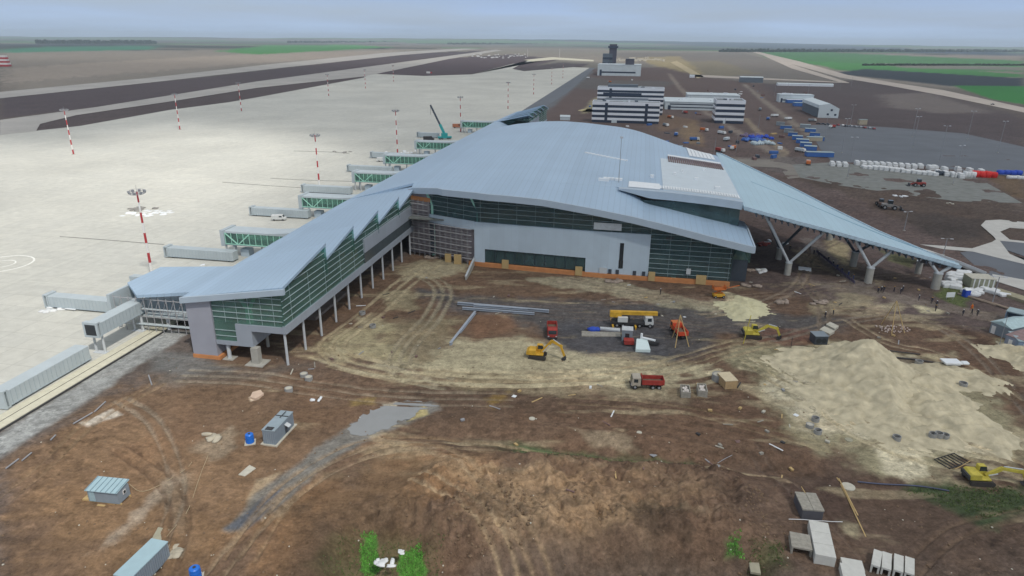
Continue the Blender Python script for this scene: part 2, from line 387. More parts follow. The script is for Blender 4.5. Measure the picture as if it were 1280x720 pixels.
# haul roads / tracks (light, paired wheel lines)
def tracks(c, pts, gap=2., n=2, w=.35, op=.55):
    q = np.array([at(*p) for p in pts])
    # smooth
    for _ in range(2):
        qq = [q[0]]
        for i in range(len(q)-1): qq += [q[i]*.75+q[i+1]*.25, q[i]*.25+q[i+1]*.75]
        q = np.array(qq+[q[-1]])
    t = np.gradient(q, axis=0); t /= np.linalg.norm(t, axis=1)[:, None]+1e-9; nn = np.stack([-t[:, 1], t[:, 0]], 1)
    for k in range(n):
        o = (k-(n-1)/2)*gap
        PAINT.append(('l', lin(*c), [tuple(a) for a in q+nn*o], w, .35, .5, op))
LT = (166,150,118)
tracks(LT, [(420,450),(500,470),(640,476),(800,470),(900,440),(960,425)], 2.2, 4, .4, .5)
tracks((150,140,116), [(520,340),(560,360),(540,400),(500,440),(500,470),(560,480)], 2.4, 3, .5, .55)
tracks((146,134,116), [(150,500),(190,520),(215,570),(225,620),(200,680),(180,720)], 2.2, 2, .35, .4)
tracks((146,124,96), [(0,630),(60,580),(120,520),(200,480)], 2.2, 2, .3, .35)
tracks((150,128,100), [(480,550),(560,565),(620,620),(660,680),(700,730)], 2.4, 2, .4, .45)
tracks((150,126,96), [(300,700),(350,620),(420,570),(500,545),(620,560)], 2.2, 3, .3, .4)
tracks((124,112,98), [(960,425),(1060,400),(1130,392),(1200,420),(1250,470),(1290,520)], 2.4, 2, .5, .6)
tracks((170,154,118), [(700,500),(860,510),(960,540),(1040,560)], 2.6, 2, .3, .2)
tracks((176,160,124), [(940,450),(980,480),(1040,500),(1100,530),(1200,560),(1280,590)], 2.6, 3, .4, .45)
tracks((140,124,106), [(760,378),(860,372),(960,372),(1080,350),(1150,345)], 2.4, 3, .4, .35)
tracks((130,116,100), [(1030,410),(1030,380),(1000,350),(1010,320),(1050,300)], 2.4, 2, .5, .5)
tracks((130,112,98), [(700,350),(800,365),(900,378),(1000,392),(1100,385)], 2.4, 3, .35, .4)
tracks((120,104,92), [(940,560),(1000,620),(1050,680),(1100,740)], 2.2, 2, .25, .35)
tracks((132,110,90), [(1290,640),(1200,660),(1150,700),(1120,740)], 2.2, 2, .25, .3)
tracks((110,96,88), [(560,385),(640,385),(760,392),(880,408),(960,410)], 2.2, 5, .4, .35)
tracks((116,104,96), [(960,300),(1060,345),(1160,380),(1290,410)], 2.4, 3, .5, .4)
Ln((124,112,102), [(1000,350),(1100,368),(1180,384),(1280,405)], 3.5, 1.5, 2, .7)
Ln((120,110,104), [(1010,300),(1040,330),(1080,356)], 3.0, 1.5, 2, .7)
Ln((176,166,140), [(480,455),(520,468),(545,480)], .8, 1, 2, .5)

tracks((178,166,134), [(400,440),(470,462),(560,470),(660,474),(760,470),(850,476),(900,462)], 3.2, 3, .7, .6)
tracks((172,158,126), [(540,330),(510,350),(480,380),(440,410),(410,430),(430,452)], 3.0, 3, .6, .5)
tracks((182,170,138), [(930,455),(990,470),(1030,500),(1060,530),(1110,556),(1180,575),(1260,590)], 3.0, 3, .6, .55)
tracks((150,130,104), [(640,560),(560,556),(480,560),(420,580),(360,620),(300,680),(250,740)], 2.6, 2, .4, .5)
tracks((160,138,108), [(520,600),(580,630),(620,670),(650,730)], 2.4, 2, .35, .6)
tracks((140,124,106), [(880,395),(960,380),(1010,350),(1005,310)], 2.6, 2, .5, .5)
tracks((96,78,64), [(700,520),(800,530),(900,545),(1000,570)], 3.4, 3, .5, .4)
tracks((92,74,60), [(150,560),(210,600),(230,650),(210,710)], 2.4, 2, .4, .35)
tracks((176,160,130), [(1060,400),(1110,430),(1170,440),(1230,470),(1270,500)], 2.4, 2, .45, .5)
tracks((150,138,118), [(230,470),(320,472),(420,490),(520,498),(640,500)], 2.6, 3, .4, .35)
Ln((168,146,116), [(590,548),(680,562),(780,572),(870,582),(960,592),(985,604)], .5, .5, 1.2, .6)  # pale crest line painted along the bank's lit edge
Ln((84,66,54), [(600,556),(700,572),(800,584),(900,592),(960,602)], .9, .8, 2, .45)  # gully shade painted below the crest
P((88,72,58), [(790,650),(850,640),(885,672),(860,684),(800,676)], .8, 3, .6)  # dark hollow of the bank, shade painted on the soil
P((154,126,94), [(600,590),(700,596),(800,604),(760,626),(660,622),(610,610)], 1.2, 4, .6)  # lit bank faces painted paler, this line and the next
P((162,132,98), [(690,640),(760,634),(790,660),(730,676),(690,668)], 1, 3, .55)
P((92,76,62), [(560,620),(620,628),(660,650),(600,650)], 1, 3, .4)  # shaded dip in the bank, painted darker
def build_ground():
    # rows roughly one photo pixel apart, columns fan out with distance, all in world metres
    ys = [62.]
    while ys[-1] < 15500:
        y = ys[-1]; ys.append(y+max(.22, min(y*y/58000*.95, 700)))
    ys.append(16200.)
    back = [-400., -250, -150, -80, -20, 20, 45]
    ya = np.array(back+ys); nc = 1000
    s = np.linspace(-1.12, 1.12, nc)
    X = np.where(ya[:, None] < 62, s[None, :]*(62+(62-ya[:, None])*2.5), s[None, :]*ya[:, None]); Y = np.repeat(ya[:, None], nc, 1)
    x = X.ravel(); y = Y.ravel()
    z = height(x, y)
    # gentle far hills on the skyline
    far = ss(9000, 15500, y); sx = x/np.maximum(y, 1)
    z = z+far*(fbm(sx*10, sx*0, .9, 3, 5)*30+62*np.exp(-((sx-.0)/.45)**2))
    for kind, c, pts, wd, soft, warp, op in PAINT:      # wheel ruts are pressed into the soil
        if kind != 'l' or wd > .6: continue
        pa = np.array(pts); k = np.where((x > pa[:, 0].min()-2) & (x < pa[:, 0].max()+2) & (y > pa[:, 1].min()-2) & (y < pa[:, 1].max()+2))[0]
        if k.size: d = dline(x[k], y[k], pts); z[k] += -.16*ss(.45, .15, d)+.12*ss(.5, .2, np.abs(d-.75))
    base = lin(100, 90, 84)
    C = np.empty((x.size, 3)); C[:] = base
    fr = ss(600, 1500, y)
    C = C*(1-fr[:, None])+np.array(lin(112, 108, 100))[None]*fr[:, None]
    # far field strips
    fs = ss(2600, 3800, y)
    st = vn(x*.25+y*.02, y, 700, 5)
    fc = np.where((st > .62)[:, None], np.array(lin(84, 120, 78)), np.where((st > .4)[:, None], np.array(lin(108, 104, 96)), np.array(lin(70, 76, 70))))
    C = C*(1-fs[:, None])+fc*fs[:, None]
    sc = np.maximum(1, y/250)
    wn1 = (fbm(x, y, 9, 4, 21)-.5)*2; wn2 = (fbm(x/sc, y/sc, 3, 3, 31)-.5)*2
    for kind, c, pts, wd, soft, warp, op in PAINT:
        pa = np.array(pts); mg = soft+warp+(wd or 0)+2
        k = np.where((x > pa[:, 0].min()-mg) & (x < pa[:, 0].max()+mg) & (y > pa[:, 1].min()-mg) & (y < pa[:, 1].max()+mg))[0]
        if k.size == 0: continue
        xx, yy = x[k], y[k]
        if kind == 'p': d = sdpoly(xx, yy, pts)
        else: d = dline(xx, yy, pts)-wd
        w = wn1[k]*.75*warp+wn2[k]*.45*warp
        a = ss(soft, -soft, d+w)
        if kind == 'l' : a = a*ss(.22, .42, fbm(xx, yy, 7, 3, 77)*1.0+.08)
        a = a*min(1, op*(1.45 if kind == 'l' else 1))
        C[k] = C[k]*(1-a[:, None])+np.array(c)[None]*a[:, None]
    q = ss(260, 500, y); ux = x*.35+y*.94; vx = x*.94-y*.35
    sk1 = ss(.60, .74, fbm(x*.45+y*.3, y*1.9, 7, 4, 71))*(1-q); ar = ss(34, 6, np.abs(sdpoly(x, y, PX((360,420),(520,330),(900,355),(1250,420),(1280,600),(1000,590),(820,520),(480,500)))*1.)*0+np.maximum(sdpoly(x, y, PX((360,420),(520,330),(900,355),(1250,420),(1280,600),(1000,590),(820,520),(480,500))), 0))
    a_ = sk1*ar*.5; C = C*(1-a_[:, None])+np.array(lin(170,156,124))[None]*a_[:, None]
    sk2 = ss(.6, .75, fbm(x*.5-y*.2, y*1.7, 5, 4, 73))*(1-q)*.2; C = C*(1-sk2[:, None])+np.array(lin(78,64,54))[None]*sk2[:, None]
    # mottling that belongs to the soil itself: clods, gravel, damp patches of several sizes
    nr = 1-ss(250, 900, y)
    m1 = fbm(x, y, 22, 4, 41); m2 = fbm(x, y, 4.5, 4, 43); m3 = fbm(x, y, 1.3, 3, 47); m4 = fbm(x, y*2.2, .9, 2, 49)
    g = 1+((m1-.5)*.5+(m2-.5)*.35+(m3-.5)*.35*nr+(m4-.5)*.35*nr)*(.35+.65*nr)
    C *= np.clip(g, .4, 1.8)[:, None]
    f1 = ss(.60, .68, fbm(x, y*1.4, 1.5, 3, 81))*nr; f2 = ss(.62, .70, fbm(x, y*1.5, 1.1, 3, 83))*nr; f3 = ss(.63, .72, fbm(x, y*1.3, 3.2, 4, 85))*nr
    ro = .35+.65*ss(.42, .6, fbm(x, y, 26, 3, 87)); C *= (1-.24*f1*ro)[:, None]; C *= (1+.24*f2*ro)[:, None]; C *= (1-.12*f3*ro)[:, None]
    red = ss(.55, .7, fbm(x, y, 13, 4, 51))*.2*nr
    C = C*(1-red[:, None])+C*np.array([1.1, .93, .8])[None]*red[:, None]
    lum = C.mean(1); C = (C*.92+lum[:, None]*np.array([1.02, 1., .95])[None]*.12)
    nv = x.size; nr_ = len(ya)
    me = bpy.data.meshes.new('ground')
    me.vertices.add(nv); me.vertices.foreach_set('co', np.stack([x, y, z], 1).ravel().astype(np.float32))
    i = np.arange(nr_-1)[:, None]*nc+np.arange(nc-1)[None]; q = np.stack([i, i+1, i+nc+1, i+nc], -1).reshape(-1, 4)
    nf = q.shape[0]; me.loops.add(nf*4); me.loops.foreach_set('vertex_index', q.ravel().astype(np.int32))
    me.polygons.add(nf); me.polygons.foreach_set('loop_start', (np.arange(nf)*4).astype(np.int32))
    me.polygons.foreach_set('loop_total', np.full(nf, 4, np.int32)); me.polygons.foreach_set('use_smooth', np.ones(nf, bool))
    me.update(calc_edges=True)
    at_ = me.color_attributes.new('soil', 'FLOAT_COLOR', 'POINT')
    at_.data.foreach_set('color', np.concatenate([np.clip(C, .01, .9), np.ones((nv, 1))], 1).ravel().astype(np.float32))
    o = bpy.data.objects.new('ground', me); COL.objects.link(o); struct(o)
    m = bpy.data.materials.new('soil'); m.use_nodes = True; nt = m.node_tree; b = nt.nodes['Principled BSDF']
    b.inputs['Roughness'].default_value = .95; b.inputs['Specular IOR Level'].default_value = .12
    a = nt.nodes.new('ShaderNodeAttribute'); a.attribute_name = 'soil'
    tc = nt.nodes.new('ShaderNodeTexCoord')
    n1 = nt.nodes.new('ShaderNodeTexNoise'); n1.inputs['Scale'].default_value = 2.3; n1.inputs['Detail'].default_value = 8; n1.inputs['Roughness'].default_value = .7
    n2 = nt.nodes.new('ShaderNodeTexVoronoi'); n2.inputs['Scale'].default_value = 1.3
    nt.links.new(tc.outputs['Object'], n1.inputs['Vector']); nt.links.new(tc.outputs['Object'], n2.inputs['Vector'])
    mr = nt.nodes.new('ShaderNodeMapRange'); mr.inputs[1].default_value = .34; mr.inputs[2].default_value = .66; mr.inputs[3].default_value = .55; mr.inputs[4].default_value = 1.45
    n3 = nt.nodes.new('ShaderNodeTexNoise'); n3.inputs['Scale'].default_value = .55; n3.inputs['Detail'].default_value = 7; n3.inputs['Roughness'].default_value = .75; nt.links.new(tc.outputs['Object'], n3.inputs['Vector'])
    ad = nt.nodes.new('ShaderNodeMath'); ad.operation = 'MULTIPLY_ADD'; ad.inputs[1].default_value = .5; hf = nt.nodes.new('ShaderNodeMath'); hf.operation = 'MULTIPLY'; hf.inputs[1].default_value = .5
    nt.links.new(n1.outputs['Fac'], hf.inputs[0]); nt.links.new(n3.outputs['Fac'], ad.inputs[0]); nt.links.new(hf.outputs[0], ad.inputs[2]); nt.links.new(ad.outputs[0], mr.inputs[0])
    vm = nt.nodes.new('ShaderNodeVectorMath'); vm.operation = 'SCALE'
    nt.links.new(a.outputs['Color'], vm.inputs[0]); nt.links.new(mr.outputs[0], vm.inputs['Scale']); nt.links.new(vm.outputs[0], b.inputs['Base Color'])
    bp = nt.nodes.new('ShaderNodeBump'); bp.inputs['Strength'].default_value = .8; bp.inputs['Distance'].default_value = .25
    nt.links.new(n1.outputs['Fac'], bp.inputs['Height']); nt.links.new(bp.outputs[0], b.inputs['Normal'])
    me.materials.append(m)
    return o
build_ground()
# ------------------------------------------------------------------ apron, taxiways, roads: real sheets on the ground
def sheet(name, pts, z, m, world=False, th=.12, jit=0):
    if not world:      # run sheets that leave the frame on past its edge
        q = list(pts); n = len(q)
        for i in range(n):
            if q[i][0] >= 1288:
                for j in (i-1, (i+1) % n):
                    if pts[j][0] < 1288:
                        k_ = min(3.5, (1440-pts[j][0])/(pts[i][0]-pts[j][0])); q[i] = (pts[j][0]+(pts[i][0]-pts[j][0])*k_, pts[j][1]+(pts[i][1]-pts[j][1])*k_); break
                else: q[i] = (1440, pts[i][1])
        pts = q
    poly = pts if world else PX(*pts)
    b = MB(); n = len(poly)
    b.prism(poly, z-th, z); me_o = b.build(name, m)
    bm = bmesh.new(); bm.from_mesh(me_o.data); bmesh.ops.triangulate(bm, faces=[f for f in bm.faces if len(f.verts) > 4]); bm.to_mesh(me_o.data); bm.free()
    return struct(me_o)
def slab_mat(name, col, joint=7.5, jd=.72, var=.12, big=.015):
    m = mat(name, col, .85, 0, var, big, 0, .25)
    nt = m.node_tree; b = nt.nodes['Principled BSDF']; old = b.inputs['Base Color'].links[0].from_socket
    tc = nt.nodes.new('ShaderNodeTexCoord'); mp = nt.nodes.new('ShaderNodeMapping'); mp.inputs['Rotation'].default_value = (0, 0, AZ)
    br = nt.nodes.new('ShaderNodeTexBrick'); br.offset = 0; br.inputs['Color1'].default_value = (1, 1, 1, 1); br.inputs['Color2'].default_value = (.93, .935, .945, 1)
    br.inputs['Mortar'].default_value = (jd, jd, jd, 1); br.inputs['Scale'].default_value = 1; br.inputs['Mortar Size'].default_value = .07
    br.inputs['Brick Width'].default_value = joint; br.inputs['Row Height'].default_value = joint
    n = nt.nodes.new('ShaderNodeTexNoise'); n.inputs['Scale'].default_value = .35; n.inputs['Detail'].default_value = 8; n.inputs['Roughness'].default_value = .65
    mr = nt.nodes.new('ShaderNodeMapRange'); mr.inputs[1].default_value = .3; mr.inputs[2].default_value = .7; mr.inputs[3].default_value = .88; mr.inputs[4].default_value = 1.07
    nt.links.new(tc.outputs['Object'], mp.inputs[0]); nt.links.new(mp.outputs[0], br.inputs['Vector']); nt.links.new(tc.outputs['Object'], n.inputs['Vector']); nt.links.new(n.outputs['Fac'], mr.inputs[0])
    v1 = nt.nodes.new('ShaderNodeVectorMath'); v1.operation = 'MULTIPLY'; v2 = nt.nodes.new('ShaderNodeVectorMath'); v2.operation = 'SCALE'
    nt.links.new(old, v1.inputs[0]); nt.links.new(br.outputs['Color'], v1.inputs[1]); nt.links.new(v1.outputs[0], v2.inputs[0]); nt.links.new(mr.outputs[0], v2.inputs['Scale'])
    nt.links.new(v2.outputs[0], b.inputs['Base Color']); return m
M_APR = slab_mat('apron_concrete', lin(197,196,187))
M_TAX = slab_mat('taxiway_concrete', lin(176,172,166), 12, .95)
M_KERB = mat('kerb_concrete', lin(200,196,176), .85, var=.1, scale=.8)
M_DARK = mat('drain_slot', (.05, .05, .05), .9)
M_ASPH = mat('asphalt', lin(100,104,110), .85, var=.12, scale=.05)
M_GRAV = mat('crushed_gravel', lin(122,124,120), .95, var=.2, scale=.25)
# apron outline: right edge along the pier line, far edge curved
ap = [W(40, -119), W(1000, -119), W(1500, -130), W(1900, -143)]
ap += PX((716,84),(655,89),(640,86),(662,75),(694,73),(640,80),(590,93),(530,95),(462,92),(455,97),(320,122),(285,128),(212,137.5),(100,157.5),(45,163.5),(0,168),(-120,180))
ap += [W(150, -520), W(60, -400)]
sheet('apron', ap, .05, M_APR, world=True, th=.5)
sheet('taxiway', [(0,150),(120,134),(320,102),(440,86),(560,70),(620,62),(628,63),(560,74),(455,95.5),(320,110),(212,127),(95,144),(50,155),(45,164),(0,169)], .1, M_TAX)
sheet('runway', [(-10,116),(180,98),(340,80),(480,66),(580,60.5),(600,61),(500,69),(350,85),(180,104),(-10,124)], .1, M_TAX)
sheet('service_road', [W(60,-118.95), W(60,-116.9), W(560,-116.9), W(560,-118.95)], .06, M_KERB, world=True, th=.4)
sheet('drain_channel', [W(60,-116.88), W(60,-116.65), W(560,-116.65), W(560,-116.88)], .03, M_DARK, world=True, th=.3)
sheet('kerb', [W(60,-116.6), W(60,-114.5), W(560,-114.5), W(560,-116.6)], .1, M_KERB, world=True, th=.5)
sheet('drain_channel', [W(60,-114.45), W(60,-114.1), W(560,-114.1), W(560,-114.45)], .0, M_DARK, world=True, th=.3)
sheet('service_road', [W(560,-118.9), W(1900,-142.9), W(1900,-128), W(1000,-104), W(560,-104)], .07, M_ASPH, world=True, th=.3)
sheet('apron_road', [(655,75),(690,71.5),(742,75),(742,77),(694,74.6),(665,77)], .4, M_KERB)
def ringmark(px_, py_, r0, r1, m, a0=0, a1=6.2832, name='painted_mark'):
    cx, cy = at(px_, py_); n = 40; b = MB(); vs = []
    for i in range(n+1):
        a = a0+(a1-a0)*i/n; vs += [(cx+r0*math.cos(a), cy+r0*math.sin(a), .056), (cx+r1*math.cos(a), cy+r1*math.sin(a), .056)]
    b.add(vs, [(2*i, 2*i+1, 2*i+3, 2*i+2) for i in range(n)]); return struct(b.build(name, m, fix=False))
M_MARK = mat('road_paint', lin(228,228,222), .7); M_OIL = mat('dark_stain', lin(150,150,142), .8, 0, .1, .2)
ringmark(2, 330, 8.5, 9.1, M_MARK); ringmark(2, 330, 3.6, 4.0, M_MARK)
b = MB()
for i in range(7):      # stand guide lines across the apron
    u_ = 160+i*52; p = [W(u_, -122), W(u_, -178)]; q = W(u_+.35, -178); r_ = W(u_+.35, -122); b.add([(*p[0], .056), (*p[1], .056), (*q, .056), (*r_, .056)], [(0, 1, 2, 3)])
for v_ in (-182, -260): p = [W(90, v_), W(900, v_)]; q = W(900, v_+.4); r_ = W(90, v_+.4); b.add([(*p[0], .057), (*p[1], .057), (*q, .057), (*r_, .057)], [(0, 1, 2, 3)])
M_ML = mat('worn_line', lin(196,196,186), .8, 0, .1, .5); struct(b.build('painted_lines', M_ML, fix=False))
# parking field, gravel yard, roads on the right
sheet('parking_lot', [(1010,157),(1040,155),(1120,160),(1205,167),(1290,186),(1300,225),(1260,220),(1140,206),(1040,202),(1025,186)], .12, M_ASPH)
sheet('gravel_yard', [(990,206),(1040,203),(1200,219),(1225,224),(1278,254),(1200,252),(1120,242),(1050,232),(1000,222)], .1, M_GRAV)
sheet('road', [(905,198),(960,200),(990,206),(1000,222),(985,224),(975,210),(900,206)], .13, mat('dusty_road', lin(126,120,112), .9, var=.15, scale=.1))
M_LR = mat('pale_road', lin(176,166,156), .9, var=.12, scale=.02)
sheet('highway', [(930,62),(936,62),(1000,77),(1060,94),(1120,104),(1180,113),(1290,137),(1290,143),(1180,120),(1110,107),(1050,97),(985,79)], .3, M_LR)
sheet('road', [(955,70),(960,70),(1000,84),(1060,103),(1050,103),(990,86)], .35, M_LR)
sheet('road', [(862,93),(1060,103),(1062,104),(862,96)], .3, M_LR)
sheet('road', [(838,78),(846,76),(880,96),(872,98)], .3, mat('sandy_road', lin(170,156,124), .9, var=.2, scale=.03))
M_PALE = mat('pale_concrete', lin(186,184,178), .85, var=.1, scale=.3)
sheet('access_road', [(1200,316),(1226,312),(1262,322),(1290,330),(1290,360),(1250,352),(1225,338)], .12, M_ASPH)
sheet('access_road', [(1246,300),(1290,304),(1290,324),(1250,310)], .14, M_ASPH)
sheet('sidewalk', [(1226,282),(1232,276),(1250,275),(1290,279),(1290,287),(1262,285),(1250,290),(1262,300),(1290,303),(1290,305),(1246,301),(1242,296)], .18, M_PALE)
sheet('sidewalk', [(1150,306),(1180,308),(1215,311),(1240,303),(1246,299),(1250,302),(1262,318),(1290,330),(1290,333),(1240,321),(1216,315),(1180,312)], .2, M_PALE)
sheet('sidewalk', [(1240,343),(1290,352),(1290,366),(1245,352)], .16, M_PALE)
# puddle on the track
M_W = mat('muddy_water', lin(140,142,142), .12, var=.06, scale=.3, spec=.5)
def blob_sheet(name, pts, z, m, jit=.5):
    poly = PX(*pts); out = []
    rnd = random.Random(5)
    for i in range(len(poly)):
        a = Vector(poly[i]); b = Vector(poly[(i+1) % len(poly)])
        for k in range(6):
            p = a.lerp(b, k/6); out.append((p.x+rnd.uniform(-jit, jit), p.y+rnd.uniform(-jit, jit)))
    return sheet(name, out, z, m, world=True, th=1.5)
blob_sheet('puddle', [(432,537),(448,523),(462,514),(482,507),(500,501),(520,499),(546,508),(524,514),(514,523),(500,526),(492,533),(470,539),(460,545),(446,545)], -.075, M_W, .55)
# ================================================================== TERMINAL (airport frame: x = v, y = u)
M_ROOF = mat('standing_seam_roof', lin(160,182,202), .42, .0, .05, .06, 0, .5)
M_ROOF2 = mat('pale_roof_sheet', lin(166,192,204), .45, 0, .05, .08, 0, .5)
M_FASC = mat('grey_fascia', lin(170,184,196), .5, 0, .05, .3)
M_PANEL = mat('grey_cladding', lin(184,200,212), .55, 0, .05, .25)
M_PANEL3 = mat('pier_cladding', lin(156,164,174), .55, 0, .06, .25); M_PANEL2 = mat('warm_grey_cladding', lin(156,158,168), .6, 0, .05, .4)
M_MUL = mat('pale_mullion', lin(170,186,190), .5)
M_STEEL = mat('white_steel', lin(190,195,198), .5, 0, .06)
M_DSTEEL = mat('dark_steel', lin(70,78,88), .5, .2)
M_COLG = mat('mint_column', lin(170,224,204), .5, 0, .05)
M_CONC = mat('concrete', lin(168,166,158), .9, 0, .12, .8, .2)
M_INT = mat('interior_block', lin(128,118,112), .9, 0, .3, .3)
M_FLOOR = mat('floor_slab', lin(120,124,120), .8, 0, .15, .3)
M_ORG = mat('orange_insulation', lin(196,134,86), .85, 0, .12, .8)
M_TAN = mat('plywood', lin(186,160,112), .8, 0, .1, 1.)
M_WHITE = mat('white_foil', lin(226,230,232), .6, 0, .05, .5)
M_BRN = mat('brown_battens', lin(120,96,92), .85, 0, .2, 1.)
M_GLASSE = glass_mat('bright_green_glass', (.74, .92, .86), (.17, .29, .25), .26); M_GLASS = glass_mat('green_glass', (.66, .86, .80), (.15, .27, .24), .22); M_GLASSD = glass_mat('dark_glass', (.5, .66, .68), (.09, .15, .155), .38)
def seam(m, sp, rot, d=.9, w=.06):       # standing seams every sp metres across the sheet
    nt = m.node_tree; b = nt.nodes['Principled BSDF']; old = b.inputs['Base Color'].links[0].from_socket
    tc = nt.nodes.new('ShaderNodeTexCoord'); sx = nt.nodes.new('ShaderNodeSeparateXYZ'); nt.links.new(tc.outputs['Object'], sx.inputs[0])
    mo = nt.nodes.new('ShaderNodeMath'); mo.operation = 'PINGPONG'; mo.inputs[1].default_value = sp/2
    nt.links.new(sx.outputs[rot], mo.inputs[0])
    lt = nt.nodes.new('ShaderNodeMapRange'); lt.inputs[1].default_value = w; lt.inputs[2].default_value = w*2.2; lt.inputs[3].default_value = d; lt.inputs[4].default_value = 1
    nt.links.new(mo.outputs[0], lt.inputs[0])
    # sheet-to-sheet tone
    fl = nt.nodes.new('ShaderNodeMath'); fl.operation = 'SNAP'; fl.inputs[1].default_value = sp*2; nt.links.new(sx.outputs[rot], fl.inputs[0])
    wn = nt.nodes.new('ShaderNodeTexWhiteNoise'); wn.noise_dimensions = '1D'; nt.links.new(fl.outputs[0], wn.inputs['W'])
    m2 = nt.nodes.new('ShaderNodeMapRange'); m2.inputs[3].default_value = .965; m2.inputs[4].default_value = 1.035; nt.links.new(wn.outputs[0], m2.inputs[0])
    mu = nt.nodes.new('ShaderNodeMath'); mu.operation = 'MULTIPLY'; nt.links.new(lt.outputs[0], mu.inputs[0]); nt.links.new(m2.outputs[0], mu.inputs[1])
    v = nt.nodes.new('ShaderNodeVectorMath'); v.operation = 'SCALE'; nt.links.new(old, v.inputs[0]); nt.links.new(mu.outputs[0], v.inputs['Scale'])
    nt.links.new(v.outputs[0], b.inputs['Base Color'])
seam(M_ROOF, 1.8, 0, .86); seam(M_ROOF2, 2.4, 0, .88); seam(M_PANEL, 2.4, 0, .93, .03); seam(M_PANEL3, 2.4, 1, .88, .04)
U0, V0 = 201., -40.
tx, ty = W(U0, V0)
T = thing('airport_terminal', 'huge airport terminal with sweeping grey blue metal roof and green glass walls', 'terminal', (tx, ty, 0), -AZ)
def TB(): return MB(V0, U0, 0)
def tb(b, name, m, parent=None, **k): return b.build(name, m, parent or T, **k)
# --- hall roof ------------------------------------------------
vc_ = [-98, -88, -80, -74, -62, -48, -38, -27, -12, 0, 12, 23, 31, 35]
zc_ = [17.2, 21.5, 25., 27.2, 29.8, 31.6, 32., 31.5, 30.2, 28.9, 27.3, 25.8, 24.8, 24.4]     # crest line u=337
zf_ = [16.85, 19.25, 21.2, 22.75, 24.9, 25.2, 24.9, 24.6, 24.4, 24.5, 24.2, 23.6, 22.9, 22.3]   # front u=198
z2_ = [16.6, 19.0, 21.0, 22.7, 25.0, 25.2, 24.95, 24.4, 22.5, 20.7, 18.4, 16.1, 14.6, 13.8]    # dropped front strip
def ip(v, t): return float(np.interp(v, vc_, t))
def par(u): return 1-((u-337)/139.)**2
def zs(u, v):
    uc = 337-45*float(ss(-10, 33, np.array(v*1.))); zc = ip(v, zc_); zf = ip(v, zf_)
    if u <= uc: return zf+(zc-zf)*max(0, 1-((u-uc)/(uc-198.))**2)
    k = float(ss(-98, -70, np.array(v*1.))); d = u-uc; return zc-.21*d*d/(d+22)*k-.004*d
vv = list(np.linspace(-98, 33.5, 68))
uu_b = list(np.linspace(216, 458, 52))
g = [[(v, u, zs(u, v)) for u in uu_b] for v in vv if True]
b = TB(); b.shell(g, .8); tb(b, 'hall_roof', M_ROOF, smooth=False)
def uf(v):   # front eave line
    return float(np.interp(v, [-98, -75, -60, -45, 35], [214, 214, 202.5, 198.5, 197.3]))
def strip(side):
    rows = []
    for v in list(np.linspace(-74, 35.5, 56)):
        row = []
        for k in range(7):
            t = k/6; u = uf(v)+(215.9-uf(v))*t
            if u > 215.9: u = 215.9
            zfr = ip(v, z2_); zb = zs(216, v) if v < -6 else (zs(216, -6)*max(0, 1-(v+6)/10)+(ip(v, z2_)+1.3)*min(1, (v+6)/10))
            z = zfr+(zb-zfr)*t
            row.append((v, u if side else 674-u, z))
        rows.append(row)
    return rows
b = TB(); b.shell(strip(1), .9); tb(b, 'front_roof', M_ROOF)
# deep grey eaves fascia along the front edge
b = TB(); vs_ = list(np.linspace(-74, 35.6, 56))
for i in range(len(vs_)-1):
    a, c = vs_[i], vs_[i+1]; za, zb = ip(a, z2_)-.05, ip(c, z2_)-.05; h = 1.9
    b.hexa([(a, uf(a)-.25, za-h), (c, uf(c)-.25, zb-h), (c, uf(c)+.6, zb-h), (a, uf(a)+.6, za-h), (a, uf(a)-.25, za+.12), (c, uf(c)-.25, zb+.12), (c, uf(c)+.6, zb+.12), (a, uf(a)+.6, za+.12)])
b.hexa([(35.6, 197.2, 11.9), (36.1, 197.2, 11.9), (36.1, 216, 13.6), (35.6, 216, 13.6), (35.6, 197.2, 13.9), (36.1, 197.2, 13.8), (36.1, 216, 15.3), (35.6, 216, 15.4)])
tb(b, 'eaves_fascia', M_FASC)
b = TB(); vs_ = list(np.linspace(-5, 33.4, 22))
for i in range(len(vs_)-1):
    a, c = vs_[i], vs_[i+1]; za, zb = zs(216, a)+.1, zs(216, c)+.1; h = .4+2.*min(1, (a+5)/10); h2 = .4+2.*min(1, (c+5)/10)
    b.hexa([(a, 213.2, za-h), (c, 213.2, zb-h2), (c, 216.1, zb-h2), (a, 216.1, za-h), (a, 213.2, za), (c, 213.2, zb), (c, 216.1, zb), (a, 216.1, za)])
tb(b, 'upper_fascia', M_FASC)
b = TB(); b.box(2, 33.0, 214.6, 214.9, 13.5, 22.2); b.box(30.4, 30.7, 201.2, 214.5, 0, 13.2)
tb(b, 'clerestory_window', M_GLASSD)
